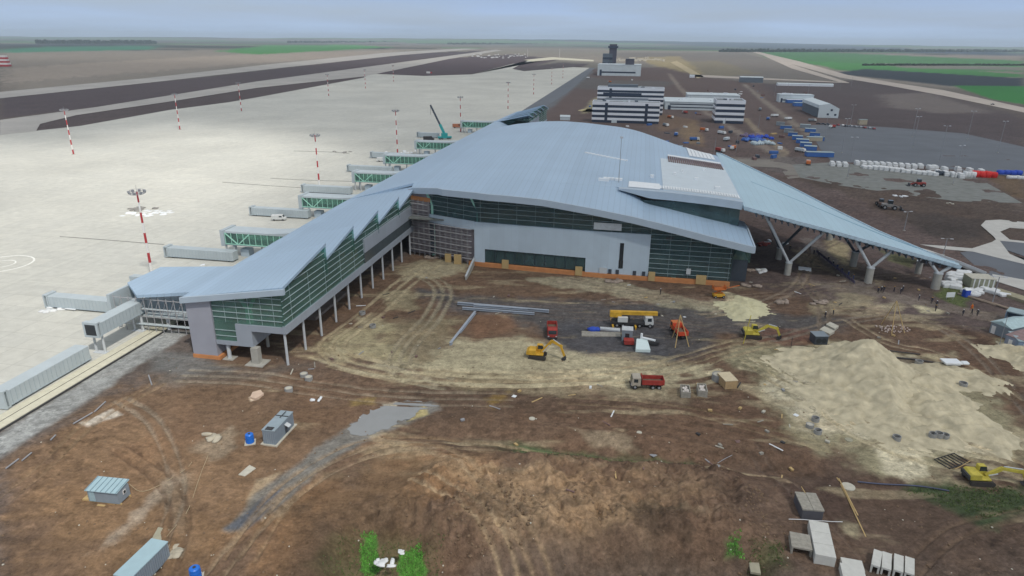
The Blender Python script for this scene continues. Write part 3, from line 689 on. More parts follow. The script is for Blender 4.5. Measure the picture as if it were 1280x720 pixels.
# unfinished zone on the roof: foil blanket, brown battens, white sheets
def patch(name, m, v0, v1, u0, u1, dz=.1, th=.25, nv=10, nu=10, skew=0):
    g = [[(v, u+skew*(v-v0), zs(u+skew*(v-v0), v)+dz) for u in np.linspace(u0, u1, nu)] for v in np.linspace(v0, v1, nv)]
    b = TB(); b.shell(g, th); return b
b = patch('', None, 9, 33.2, 217, 268, .14, .2)
tb(b, 'insulation_blanket', mat('insulation_blanket', lin(196,206,212), .7, 0, .05, .3))
b = MB(V0, U0)
for i in range(26):
    v = 12.+i*.8; g = [[(v+k*.42, u, zs(u, v+k*.42)+.45) for u in np.linspace(262, 273, 4)] for k in (0, 1)]; b.shell(g, .25)
tb(b, 'roof_battens', M_BRN)
b = MB(V0, U0)
for i in range(30):
    v = 8.+i*.84; g = [[(v+k*.55, u, zs(max(u, 216), v+k*.55)+.42) for u in np.linspace(217.5, 221, 3)] for k in (0, 1)]; b.shell(g, .2)
g = [[(v, u, zs(max(u, 216), v)+.3) for u in np.linspace(216.5, 223.5, 3)] for v in np.linspace(-2, 8, 6)]; b.shell(g, .2)
tb(b, 'eaves_sheet', M_WHITE)
b = patch('', None, 12, 32.6, 273.6, 276.2, .5, .3); tb(b, 'foil_strip', M_WHITE)
b = MB(V0, U0)
for i in range(7):
    v = 21+i*1.5; g = [[(v+k*1.3, u, zs(u, v+k*1.3)+.3) for u in np.linspace(283, 318, 8)] for k in (0, 1)]; b.shell(g, .2)
tb(b, 'foil_sheets', M_WHITE)
b = TB()
for i in range(12):
    v = -20+i*1.4; u = 262-i*.6; b.box(v, v+1.3, u-.6, u+.6, zs(u, v)-.1, zs(u, v)+.3)
for i in range(5):
    v = -10.5+i*1.3; u = 224; b.box(v, v+1.1, u, u+1.6, zs(u, v)-.2, zs(u, v)+.7)
for (v, u, a, c) in ((-12, 222, 3.4, 1.), (5, 232, 1.2, 1.2), (13, 240, 1, 1), (20, 236, 1.3, 1), (26, 226, 1.6, 1.4), (16, 246, .8, .8), (24, 254, 1.2, .8)):
    b.box(v, v+a, u, u+c, zs(u, v)-.2, zs(u, v)+.9)
tb(b, 'roof_hatch', M_WHITE)
# --- canopy ---------------------------------------------------
fr_v = [33.6, 40, 50, 57, 66, 77, 86, 94.9, 97.5]; fr_z = [22.3, 20.8, 18.5, 17.0, 14.9, 12.4, 10.3, 8.3, 7.6]
sil = [(900,192,24.6), (940,211,22.), (990,235,18.6), (1040,261,15.), (1100,290.5,11.8), (1150,311.5,9.2), (1188,328,7.6)]
rv = []; 
for (x, y, z) in sil:
    X, Y = at(x, y, z); u, v = UV(X, Y); rv.append((v, u, z))
rvv = [r[0] for r in rv]
grid = []
for v in np.linspace(33.6, 97.5, 34):
    z0 = float(np.interp(v, fr_v, fr_z)); ur = float(np.interp(v, rvv, [r[1] for r in rv])); zr = float(np.interp(v, rvv, [r[2] for r in rv]))
    ur = max(ur, 212.5); row = []
    for k in range(9):
        t = k/8; row.append((v, 211+(ur-211)*t, z0+(zr-z0)*t+.5*math.sin(math.pi*t)))
    grid.append(row)
b = TB(); b.shell(grid, .9); tb(b, 'canopy_roof', M_ROOF2)
b = TB()
for row in (0, -1):
    for i in range(len(grid)-1):
        p, q = grid[i][row], grid[i+1][row]; o = -.2 if row == 0 else .25
        b.bar((p[0], p[1]+o, p[2]-.1), (q[0], q[1]+o, q[2]-.1), .4, 1.)
tb(b, 'canopy_gutter', mat('gutter_metal', lin(176,196,208), .5))
b = TB()
for i in range(2, len(grid)-3): # small brackets under the front edge
    p = grid[i][0]; b.box(p[0]-.15, p[0]+.15, p[1]-.3, p[1]+.5, p[2]-1.9, p[2]-.7)
    q = grid[i][4]
    b.bar((p[0], p[1]+.6, p[2]-1.3), (p[0], grid[i][-1][1]-.5, grid[i][-1][2]-1.3), .25, .5)
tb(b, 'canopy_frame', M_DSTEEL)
b = TB()
for (v, u0_, u1_) in ((52, 216, 236), (80, 213, 224)):
    b.bar((v, u0_, 0), (v, u1_, 0), .01, .01)
# dark guide line and translucent strip along the canopy
b = TB()
for i in range(4, 28):
    p, q = grid[i][4], grid[i+1][4]; b.bar((p[0], p[1]+2, p[2]+.04), (q[0], q[1]+2, q[2]+.04), .7, .1)
tb(b, 'canopy_joint', mat('canopy_line', lin(120,158,176), .5))
# V posts
def vpost(v, u, arms, zj, r, zgap=0):
    e = TB(); e.tube((v, u, -.6), (v, u, zj), r, r*.96, 20); o = e.build('canopy_post', M_CONC, T)
    a = TB()
    for (va, ua, za) in arms: a.tube((v, u, zj-.2), (va, ua, za), .42, .5, 12)
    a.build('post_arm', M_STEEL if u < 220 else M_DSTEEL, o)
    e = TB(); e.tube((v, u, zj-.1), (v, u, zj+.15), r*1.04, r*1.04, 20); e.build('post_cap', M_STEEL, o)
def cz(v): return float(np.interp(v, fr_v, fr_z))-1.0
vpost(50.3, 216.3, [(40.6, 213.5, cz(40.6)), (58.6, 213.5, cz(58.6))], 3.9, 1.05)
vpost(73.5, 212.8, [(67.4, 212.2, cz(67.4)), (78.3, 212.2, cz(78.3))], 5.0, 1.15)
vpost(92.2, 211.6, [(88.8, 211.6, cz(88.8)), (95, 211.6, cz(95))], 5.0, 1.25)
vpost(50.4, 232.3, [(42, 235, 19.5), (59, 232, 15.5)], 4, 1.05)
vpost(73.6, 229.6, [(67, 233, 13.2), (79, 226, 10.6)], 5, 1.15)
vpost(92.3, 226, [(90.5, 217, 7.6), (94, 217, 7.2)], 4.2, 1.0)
# --- facade ---------------------------------------------------
def wallz(v): return ip(v, z2_)-1.6
def uw(v): return float(np.interp(v, [-75.5, -50, -12, 30.5], [214, 204, 201.2, 201.2]))
def wallpiece(v0, v1, z0, z1, th=.3, off=0, n=1):
    b = TB()
    for i in range(n):
        a = v0+(v1-v0)*i/n; c = v0+(v1-v0)*(i+1)/n
        za = z1(a) if callable(z1) else z1; zb = z1(c) if callable(z1) else z1
        b.hexa([(a, uw(a)+off, z0), (c, uw(c)+off, z0), (c, uw(c)+off+th, z0), (a, uw(a)+off+th, z0), (a, uw(a)+off, za), (c, uw(c)+off, zb), (c, uw(c)+off+th, zb), (a, uw(a)+off+th, za)])
    return b
tb(wallpiece(-67, 6, 14.7, wallz, .12, .2, 24), 'glass_wall', M_GLASSD)
tb(wallpiece(6, 30.4, 1.4, wallz, .12, .2, 10), 'glass_wall', M_GLASSD)
b = TB()
for z in np.arange(2.4, 24, 1.55):
    for (a, c) in ((-67, 6), (6, 30.4)):
        if a < 0 and z < 15: continue
        # clip where roof is lower
        pts = [v for v in np.linspace(a, c, 40) if wallz(v) > z+.2]
        if len(pts) > 1:
            for i in range(len(pts)-1): b.bar((pts[i], uw(pts[i])+.12, z), (pts[i+1], uw(pts[i+1])+.12, z), .16, .085)
for v in list(np.arange(-66, 30.5, 6.0)):
    z0 = 14.7 if v < 6 else 1.4
    b.bar((v, uw(v)+.16, z0), (v, uw(v)+.16, wallz(v)-.1), .05, .05)
tb(b, 'mullions', M_MUL)
# grey panel wall with its window band, slot window and doors
b = TB()
def pbox(v0, v1, z0, z1, th=.6, off=-.35):
    n = max(1, int((v1-v0)/6))
    for i in range(n):
        a = v0+(v1-v0)*i/n; c = v0+(v1-v0)*(i+1)/n
        b.hexa([(a, uw(a)+off, z0), (c, uw(c)+off, z0), (c, uw(c)+off+th, z0), (a, uw(a)+off+th, z0), (a, uw(a)+off, z1), (c, uw(c)+off, z1), (c, uw(c)+off+th, z1), (a, uw(a)+off+th, z1)])
pbox(-50, 6, 5.9, 14.7); pbox(-50, -46.5, 1.3, 5.9); pbox(-13.5, -3.2, 1.3, 5.9); pbox(-1.8, 6, 1.3, 5.9); pbox(-3.2, -1.8, 1.3, 3.2)
tb(b, 'panel_wall', M_PANEL)
tb(wallpiece(-46.5, -13.5, 1.5, 5.9, .1, .1, 6), 'ground_floor_window', M_GLASSD)
b = TB()
for v in np.arange(-43, -13, 3.3): b.bar((v, uw(v)-.05, 1.5), (v, uw(v)-.05, 5.8), .12, .12)
tb(b, 'window_frames', M_DSTEEL)
b = TB(); b.box(-3.1, -1.9, 200.75, 200.8, 3.3, 11.5); 
tb(b, 'slot_window', mat('black_window', (.03, .035, .04), .2))
b = TB(); b.box(-11.5, -3.0, uw(-8)-.55, uw(-8)-.4, 15.4, 17.6); tb(b, 'white_panel', mat('sign_panel', lin(200,206,208), .6))
b = TB()
for (v, m_) in ((-6.2, 0), (-3.9, 0), (1.4, 0), (4.2, 0)): b.box(v, v+1., 200.6, 200.82, 1.4, 2.8)
tb(b, 'door', M_DSTEEL)
b = TB(); b.box(-9, -6.6, 200.55, 200.8, 1.3, 3.2); b.box(17.5, 18.8, 200.9, 201.1, 2.8, 4.6); tb(b, 'pale_hatch', M_STEEL)
tb(wallpiece(-52, 30.6, -.4, 1.25, 1.2, -1.0, 14), 'orange_plinth', M_ORG)
b = TB()
for (v, w_) in ((-40.5, 2.2), (-16.5, 2.2), (6.2, 2.), (20.5, 3.)): b.box(v, v+w_, uw(v)-1.4, uw(v)-1.05, .2, 3.1)
tb(b, 'plywood_hatch', M_TAN)
# recessed scaffolded corner
b = TB(); b.hexa([(-75.5, 214.2, 0), (-50.2, 205.6, 0), (-50.2, 206, 0), (-75.5, 214.6, 0), (-75.5, 214.2, 12.6), (-50.2, 205.6, 12.6), (-50.2, 206, 12.6), (-75.5, 214.6, 12.6)])
b.hexa([(-75.5, 213.8, 12.6), (-67, 210.6, 12.6), (-67, 211, 12.6), (-75.5, 214.2, 12.6), (-75.5, 213.8, 22), (-67, 210.6, 23), (-67, 211, 23), (-75.5, 214.2, 22)])
tb(b, 'block_wall', mat('block_wall', lin(150,142,146), .9, 0, .25, .5))
b = TB(); b.hexa([(-67, 209.6, 12.2), (-50, 203.4, 12.2), (-50, 204, 12.2), (-67, 210.2, 12.2), (-67, 209.6, 14.9), (-50, 203.4, 14.9), (-50, 204, 14.9), (-67, 210.2, 14.9)])
tb(b, 'parapet_panel', M_PANEL)
b = TB(); b.hexa([(-75.4, 213.3, 18.8), (-66.6, 210, 18.8), (-66.6, 210.2, 18.8), (-75.4, 213.5, 18.8), (-75.4, 213.3, 20.2), (-66.6, 210, 20.2), (-66.6, 210.2, 20.2), (-75.4, 213.5, 20.2)])
tb(b, 'orange_band', M_ORG)
b = TB(); 
def ul(v): return 213.2+(v+75.5)*(205-213.2)/25.3
for v in np.arange(-75, -50.5, 2.05):
    top = 19.5 if v < -66 else 12
    for o in (0, -1.1): b.bar((v, ul(v)-1.+o, 0), (v, ul(v)-1.+o, top), .09, .09)
for z in np.arange(2, 19.5, 2.0):
    ve = -51 if z < 12.1 else -67.2
    b.hexa([(-75, ul(-75)-2.1, z), (ve, ul(ve)-2.1, z), (ve, ul(ve)-1, z), (-75, ul(-75)-1, z), (-75, ul(-75)-2.1, z+.12), (ve, ul(ve)-2.1, z+.12), (ve, ul(ve)-1, z+.12), (-75, ul(-75)-1, z+.12)])
    b.bar((-75, ul(-75)-2.1, z+1), (ve, ul(ve)-2.1, z+1), .06, .06)
tb(b, 'scaffold', mat('galvanised_tube', lin(164,164,166), .5))
b = TB(); b.box(-66.9, -65.4, ul(-66)-.3, ul(-66)-.1, 1, 12); tb(b, 'stair_window', M_DSTEEL)
b = TB(); b.box(-60.5, -58.4, ul(-59)-2.9, ul(-59)-2.3, -.3, 2.8); b.box(-57, -54.6, ul(-55)-2.9, ul(-55)-2.3, -.3, 3.2); tb(b, 'wood_sheet', M_TAN)
# interior
b = TB(); b.box(-74, 29.5, 216.5, 380, 10.2, 10.8); b.box(-74, 30, 207.5, 216.4, 13.4, 13.9); tb(b, 'floor_slab', M_FLOOR)
b = TB(); b.box(-74, 29.8, 222, 222.5, 0, 22.5); b.box(10, 12, 208, 220, 0, 9); tb(b, 'inner_wall', M_INT)
b = TB(); b.prism([(29.9, 214.9), (30.3, 214.9), (30.3, 292), (30.3, 340), (29.9, 340), (29.9, 292)], 0, [21, 21, 20, 13, 13, 20]); b.box(-60, 29, 455, 455.4, 0, 6); b.box(-97.6, -97.2, 214, 459, 0, 16); tb(b, 'end_wall', M_PANEL)
b = TB()
for z in (4, 8, 12, 16): b.box(30.35, 30.5, 216, 330, z, z+2.2)
tb(b, 'end_window', M_GLASSD)
for (v, u, zt) in ((-66, 210.9, 23.), (-49, 204.9, 23.), (14, 202.4, 15.2)):
    b = TB(); zj = zt-5.2 if v < 0 else 3.; 
    b.tube((v, u, 0), (v, u, zj), .7, .65, 10)
    for s in (-1, 1): b.tube((v, u, zj), (v+s*(2.6 if v < 0 else 4.5), u-.1, zt), .5, .4, 8)
    b.build('column', M_COLG, T)
# lower service shed at the right corner under the roof tip
b = TB(); b.box(31.2, 36, 206, 220, 0, 7); tb(b, 'corner_block', M_DSTEEL)
b = TB(); b.profx([(31, 7), (36.6, 6.2), (36.6, 9.6), (33.8, 13)], 206, 216); tb(b, 'corner_glazing', M_GLASS)
b = TB()
for i in range(6): b.box(33.8+i*.05, 34.2+i*.9, 217.5+i, 218.3+i, 17.6-i*.3, 18)
# right small roof beyond the split
b = TB(); b.shell([[(v, u, 15.4-(v-31)*.32) for u in (216.3, 222, 228)] for v in (31, 33, 35, 37)], .5); tb(b, 'side_roof', M_ROOF)
# --- piers ----------------------------------------------------
def zl(u): return float(np.interp(u, [124, 150, 213], [15.0, 15.8, 16.9]))
TIPS = [124.2, 146.3, 163.2, 181.1, 198.9, 216.0]
def pier(mir):
    Y = (lambda u: u) if not mir else (lambda u: 674-u)
    # roof: one shell per bay, all in one mesh, right edge climbs to a tip then drops
    b = TB()
    for i in range(5):
        a, c = TIPS[i], TIPS[i+1]; rows = []
        for u in np.linspace(a, c, 9):
            t = (u-a)/(c-a); zr = 19.2+3.6*t
            rows.append([(v, Y(u), zl(u)+(zr-zl(u))*((v+98)/24.6)**1.0) for v in np.linspace(-98.3, -73.3, 9)])
        b.shell(rows, .7)
    b.build('pier_roof', M_ROOF, T)
    # gables: glass triangles closing each step + fascia
    b = TB()
    for i in range(1, 5):
        u = TIPS[i]; b.prism([(-96, Y(u-.3)), (-73.4, Y(u-.3)), (-73.4, Y(u-.15)), (-96, Y(u-.15))], zl(u)-.6, [zl(u)-.3, 22., 22., zl(u)-.3])
    b.build('gable_glass', M_GLASS, T)
    # side glass wall
    b = TB()
    for i in range(5):
        a, c = TIPS[i], TIPS[i+1]
        if i < 4: b.prism([(-74.1, Y(a)), (-73.95, Y(a)), (-73.95, Y(c)), (-74.1, Y(c))], 9.9, [18.1, 18.1, 21.9, 21.9])
        else: b.prism([(-74.1, Y(a)), (-73.95, Y(a)), (-73.95, Y(c-4)), (-74.1, Y(c-4))], 16.9, [18.1, 18.1, 21.3, 21.3])
    b.build('glass_wall', M_GLASS, T)
    b = TB()
    for z in np.arange(11.3, 21.5, 1.5):
        for i in range(5):
            a, c = TIPS[i], TIPS[i+1]; us = [u for u in np.linspace(a, c, 12) if 18.2+3.8*(u-a)/(c-a) > z+.2]
            if i == 4 and z < 17: continue
            if len(us) > 1: b.bar((-73.86, Y(us[0]), z), (-73.86, Y(us[-1]), z), .14, .1)
    for u in np.arange(128, 198, 8.8): b.bar((-73.9, Y(u), 9.9), (-73.9, Y(u), 18.4), .05, .05)
    b.build('mullions', M_MUL, T)
    b = TB(); b.box(-74.4, -73.6, min(Y(124.3), Y(212)), max(Y(124.3), Y(212)), 8.0, 9.9)
    a, c = sorted((Y(170), Y(211.5))); b.box(-74.0, -73.5, a, c, 13.0, 16.9)
    b.build('parapet_band', M_PANEL3, T)
    b = TB(); a, c = sorted((Y(170), Y(211.5))); b.box(-73.98, -73.7, a, c, 9.9, 13.0)
    b.build('ribbon_window', mat('ribbon_glass', (.07, .09, .1), .15), T)
    b = TB(); b.box(-97.6, -74.4, min(Y(133), Y(212)), max(Y(133), Y(212)), 7.9, 8.5); b.box(-92, -82.5, min(Y(125.6), Y(133)), max(Y(125.6), Y(133)), 4.0, 4.4)
    b.box(-84, -74.4, min(Y(125.6), Y(133)), max(Y(125.6), Y(133)), 7.9, 8.4); b.build('floor_slab', M_FLOOR, T)
    b = TB(); b.box(-97.9, -97.5, min(Y(134), Y(212)), max(Y(134), Y(212)), 7.8, 15.2); b.build('pier_wall', M_PANEL, T)
    # end face
    b = TB(); b.prism([(-97.8, Y(124.4)), (-91.6, Y(124.4)), (-91.6, Y(134)), (-97.8, Y(134))], .9, [14.4, 15.1, 15.3, 14.7]); b.build('end_wall', M_PANEL2, T)
    b = TB(); b.prism([(-97.9, Y(124.2)), (-91.0, Y(124.2)), (-91.0, Y(134)), (-97.9, Y(134))], -.3, .85); b.build('orange_plinth', M_ORG, T)
    b = TB(); b.prism([(-91.5, Y(124.8)), (-74.2, Y(124.8)), (-74.2, Y(124.95)), (-91.5, Y(124.95))], 9.4, [15.1, 18.0, 18.0, 15.1])
    b.box(-91.4, -86.2, min(Y(124.6), Y(124.7)), max(Y(124.6), Y(124.7)), 5., 9.4); b.build('end_glass', M_GLASSE, T)
    b = TB(); zz = lambda v: 15.1+(v+91.5)*2.9/17.3
    for z in np.arange(10.7, 17.9, 1.35):
        vv_ = [v for v in np.linspace(-91.5, -74.2, 30) if zz(v) > z]
        if len(vv_) > 1: b.bar((vv_[0], Y(124.7), z), (vv_[-1], Y(124.7), z), .14, .14)
    for v in np.arange(-88.5, -75, 3): b.bar((v, Y(124.72), 9.5), (v, Y(124.72), zz(v)), .06, .06)
    for z in (6.2, 7.6): b.bar((-91.4, Y(124.5), z), (-86.2, Y(124.5), z), .12, .12)
    b.build('end_mullions', M_MUL, T)
    b = TB(); b.box(-86.2, -82.3, min(Y(124.5), Y(132)), max(Y(124.5), Y(132)), 3.9, 9.3); b.box(-91.5, -86.2, min(Y(124.5), Y(125)), max(Y(124.5), Y(125)), 3.9, 4.95)
    b.box(-82.3, -74.0, min(Y(124.4), Y(125.2)), max(Y(124.4), Y(125.2)), 7.9, 9.4); b.build('end_panel', M_PANEL3, T)
    b = TB(); b.prism([(-98.4, Y(123.4)), (-72.7, Y(123.4)), (-72.7, Y(124.1)), (-98.4, Y(124.1))], [13.7, 17.7, 17.7, 13.7], [15.05, 19.0, 19.0, 15.05]); b.build('end_fascia', M_FASC, T)
    b = TB(); b.tube((-83.2, Y(125.9), 9.4), (-83.2, Y(125.9), 12.6), .8, .75, 12)
    for s in (-1, 1): b.tube((-83.2, Y(125.9), 12.3), (-83.2+s*2.2, Y(125.6), 16), .45, .38, 8)
    b.build('column', M_COLG, T)
    if not mir:
        for i, u in enumerate(np.linspace(124.9, 210.5, 11)):
            b = TB(); b.tube((-74.5, u, -.5), (-74.5, u, 8), .3, .3, 12); b.build('pier_column', M_STEEL, T)
        for i, u in enumerate(np.linspace(133, 210, 8)):
            for v in (-84, -93): b = TB(); b.tube((v, u, -.5), (v, u, 8), .38, .38, 10); b.build('pier_column', M_CONC, T)
        b = TB(); b.box(-82.7, -81, 123.7, 125.2, -.5, 4); o = b.build('pier_column', M_CONC, T)
        b = TB(); b.box(-83.9, -79.6, 122.6, 126.4, -.3, .18); b.build('footing', M_CONC, o)
        b = TB(); b.tube((-89.3, 125.4, -.5), (-89.3, 125.4, 4), .45, .45, 12); o = b.build('pier_column', M_STEEL, T)
        b = TB(); b.box(-90.6, -88, 124.4, 126.6, -.3, .15); b.build('footing', M_CONC, o)
        b = TB(); b.box(-97, -92, 140, 205, 0, 3.2); b.box(-88, -80, 150, 170, 0, .8); b.box(-90, -85, 180, 195, 0, 2); b.build('ground_floor_block', M_INT, T)
    else:
        b = TB(); b.box(-97, -74.5, 463, 548, 0, 7.8); b.build('ground_floor_block', M_INT, T)
pier(False); pier(True)
# --- jet bridge links fixed to the pier: things of their own ---
M_BR = mat('bridge_grey', lin(176,186,190), .5, 0, .06, .4)
M_BRS = mat('bridge_roof', lin(186,196,200), .5, 0, .05, .3)
def link(u, v1, L, label, grp='fixed glass walkways on the apron side of the pier', lowz=4.6):
    x, y = W(u, v1); t = thing('boarding_walkway', label, 'walkway', (x, y, 0), -AZ, grp)
    w_ = 6.5
    b = MB(); b.box(.3, L, .2, w_-.2, lowz-.4, lowz); b.build('deck', M_BR, t)
    b = MB(); b.box(-.2, L, -.1, w_+.1, lowz+3.9, lowz+4.5); b.hexa([(L*.45, -.1, lowz+4.5), (L, -.1, lowz+4.5), (L, w_+.1, lowz+4.5), (L*.45, w_+.1, lowz+4.5), (L*.5, -.1, lowz+4.55), (L, 0, lowz+6.4), (L, w_, lowz+6.4), (L*.5, w_, lowz+4.55)]); b.build('roof', M_BRS, t)
    b = MB(); b.box(1, L, .1, .2, lowz, lowz+3.9); b.box(1, L, w_-.2, w_-.1, lowz, lowz+3.9); b.build('side_glass', M_GLASS, t)
    b = MB()
    for i in range(int(L/2.2)):
        b.bar((1+i*2.2, 0, lowz), (1+i*2.2, 0, lowz+3.9), .16)
    b.bar((1, 0, lowz+3.9), (5.5, 0, lowz), .3); b.bar((10, 0, lowz+3.9), (5.5, 0, lowz), .3); b.bar((.8, 0, lowz+.1), (L, 0, lowz+.1), .25); b.build('truss', M_COLG, t)
    b = MB(); b.box(-.5, .9, -.5, w_+.5, lowz-.6, lowz+4.8); b.build('end_frame', M_BR, t)
    for (px_, py_) in ((.6, .6), (.6, w_-.6), (3.4, .6), (12, w_/2)):
        b = MB(); b.tube((px_, py_, -.1), (px_, py_, lowz-.4), .32, .32, 10); b.build('leg', M_STEEL, t)
    b = MB(); b.box(5, 8, 1.5, 4.5, 0, 2.6); b.build('service_box', M_PANEL, t)
    return t
LK = [(194.5, 'glass boarding walkway nearest the pier end of those standing on legs'),
      (249, 'second glass walkway along the pier, behind the one with the truss cross in front'),
      (303, 'third glass walkway along the pier counting from the near end'),
      (355, 'glass walkway just beyond the short tunnel pair in mid pier'),
      (410, 'small glass walkway in front of the teal crane on the apron'),
      (524, 'farthest glass walkway before the far end of the pier')]
for i, (u, l) in enumerate(LK): link(u, -134.5 if i < 3 else -138.5, 36.8 if i < 3 else 40.8, l)
# near link still being clad: roof on scaffold
x, y = W(139, -127.5)
t = thing('boarding_walkway', 'unfinished walkway at the pier end, blue grey roof over open scaffolding', 'walkway', (x, y, 0), -AZ, 'fixed glass walkways on the apron side of the pier')
b = MB(); b.prism([(0, 3), (0, 16), (29, 16), (29.4, -3), (9, -5)], [9.2, 9.2, 11.2, 11.2, 9.4], [9.9, 9.9, 12.2, 12.2, 10.1]); b.build('roof', M_ROOF, t)
b = MB(); b.box(0, .8, -4.6, 4.2, 4.3, 9.4); b.box(-4.5, -.2, 9, 11, 4.3, 9.2); b.build('end_frame', M_BR, t)
b = MB(); b.box(1, 29.2, -3.4, 14, 3.9, 4.3); b.box(9, 29.2, -4.2, -3.6, 6.0, 6.25); b.box(7, 29.2, -4.5, -3.6, 2.0, 2.2); b.build('deck', M_BRS, t)
b = MB()
for i in range(14):
    X = 1.5+i*2.1; b.bar((X, -4.1, 0), (X, -4.1, 9.3), .14); b.bar((X, 3, 0), (X, 3, 9), .14); b.bar((X, -4.1, 4.2), (X+2.1, -4.1, 8.8), .1)
for z in (1.9, 4.1, 6.1, 8.8): b.bar((1.5, -4.15, z), (29.2, -4.15, z), .16)
b.build('scaffold', mat('galvanised_tube', (0, 0, 0)), t)
for (px_, py_) in ((1, -3), (1, 10), (14, 10), (14, -2), (26, 10)): b = MB(); b.tube((px_, py_, 0), (px_, py_, 4), .4, .4, 10); b.build('leg', M_STEEL, t)
# bridge tunnels
def tunnel(u, v, L, rz, label, z=.5, w=3.1, h=3.1, raised=False, grp='passenger bridge tunnels lying on the apron'):
    x, y = W(u, v); t = thing('bridge_tunnel', label, 'bridge tunnel', (x, y, 0), rz-AZ, grp)
    b = MB(); b.box(1.2, L, 0, w, z, z+h); b.build('body', M_BR, t, bevel=.12)
    b = MB()
    for i in range(int((L-2)/1.1)): b.box(1.8+i*1.1, 1.92+i*1.1, -.05, -.003, z+.2, z+h-.2)
    b.box(1.2, L, -.1, -.004, z-.02, z+.16); b.build('side_ribs', mat('bridge_rib', lin(164,176,182), .5), t)
    b = MB(); b.box(0, .35, -.25, w+.25, z-.25, z+h+.35); b.box(.35, 1.2, -.15, w+.15, z+h, z+h+.3); b.box(.35, 1.2, -.15, w+.15, z-.2, z); b.box(.9, 1.2, -.12, w+.12, z, z+h); b.build('cab_frame', M_BR, t)
    b = MB(); b.box(.3, .34, .35, w-.35, z+.2, z+h-.3) if not raised else b.box(-.03, .0, .3, w-.3, z+.3, z+h-.2); b.build('opening', mat('dark_opening', (.03, .035, .04), .6), t)
    for X in ((2.5, L-2) if not raised else ()): b = MB(); b.box(X, X+.4, .1, w-.1, -.05, z); b.build('support_beam', M_DSTEEL, t)
    if raised:
        for X in (1.6, L-2.5):
            for Y in (.5, w-.5): b = MB(); b.tube((X, Y, 0), (X, Y, z), .28, .28, 10); b.build('leg', M_STEEL, t)
            b = MB(); b.box(X-.7, X+.7, .0, w, 0, .2); b.build('base_plate', M_STEEL, t)
    return t
tunnel(143, -155.5, 24, 0, 'grey tunnel on the apron left of the unfinished walkway with white wrap beside it')
tunnel(189.4, -153.5, 25.3, 0, 'grey tunnel on the apron just right of the nearest red and white mast foot')
tunnel(246.8, -156.5, 26, 0, 'grey tunnel on the apron left of the second glass walkway')
tunnel(293, -157, 25, 0, 'grey tunnel on the apron with the mast standing right behind it')
tunnel(348, -157.8, 26, 0, 'grey tunnel on the apron in mid pier, fourth row from the near end')
tunnel(394, -162.6, 22, 0, 'grey tunnel behind the white vehicle, beside the red and white mast in mid pier')
tunnel(490, -164, 17, 0, 'short grey tunnel lying beside the teal crane')
tunnel(120.5, -118.8, 17, math.pi/2, 'raised grey bridge tunnel on steel legs at the apron edge', z=4.8, w=3.3, raised=True, grp='passenger bridge tunnels lying on the apron')
tunnel(95.5, -119.2, 22.5, math.pi/2+.01, 'long grey tunnel at the left edge, lying beside the pale kerb', w=3.4, h=3.3)

for o in [c for c in T.children]:
    if o.name.split('.')[0] in ('canopy_gutter','door','pale_hatch','plywood_hatch','roof_hatch','end_window','wood_sheet','end_wall','clerestory_window','block_wall','end_panel','ground_floor_block','end_glass','floor_slab','inner_wall','parapet_band','glass_wall','gable_glass','eaves_fascia','corner_glazing'): split_islands(o)
for t in [o for o in bpy.data.objects if o.name.split('.')[0] in ('boarding_walkway','bridge_tunnel')]:
    for o in list(t.children):
        if o.name.split('.')[0] in ('end_frame','side_glass','deck','roof','cab_frame'): split_islands(o)
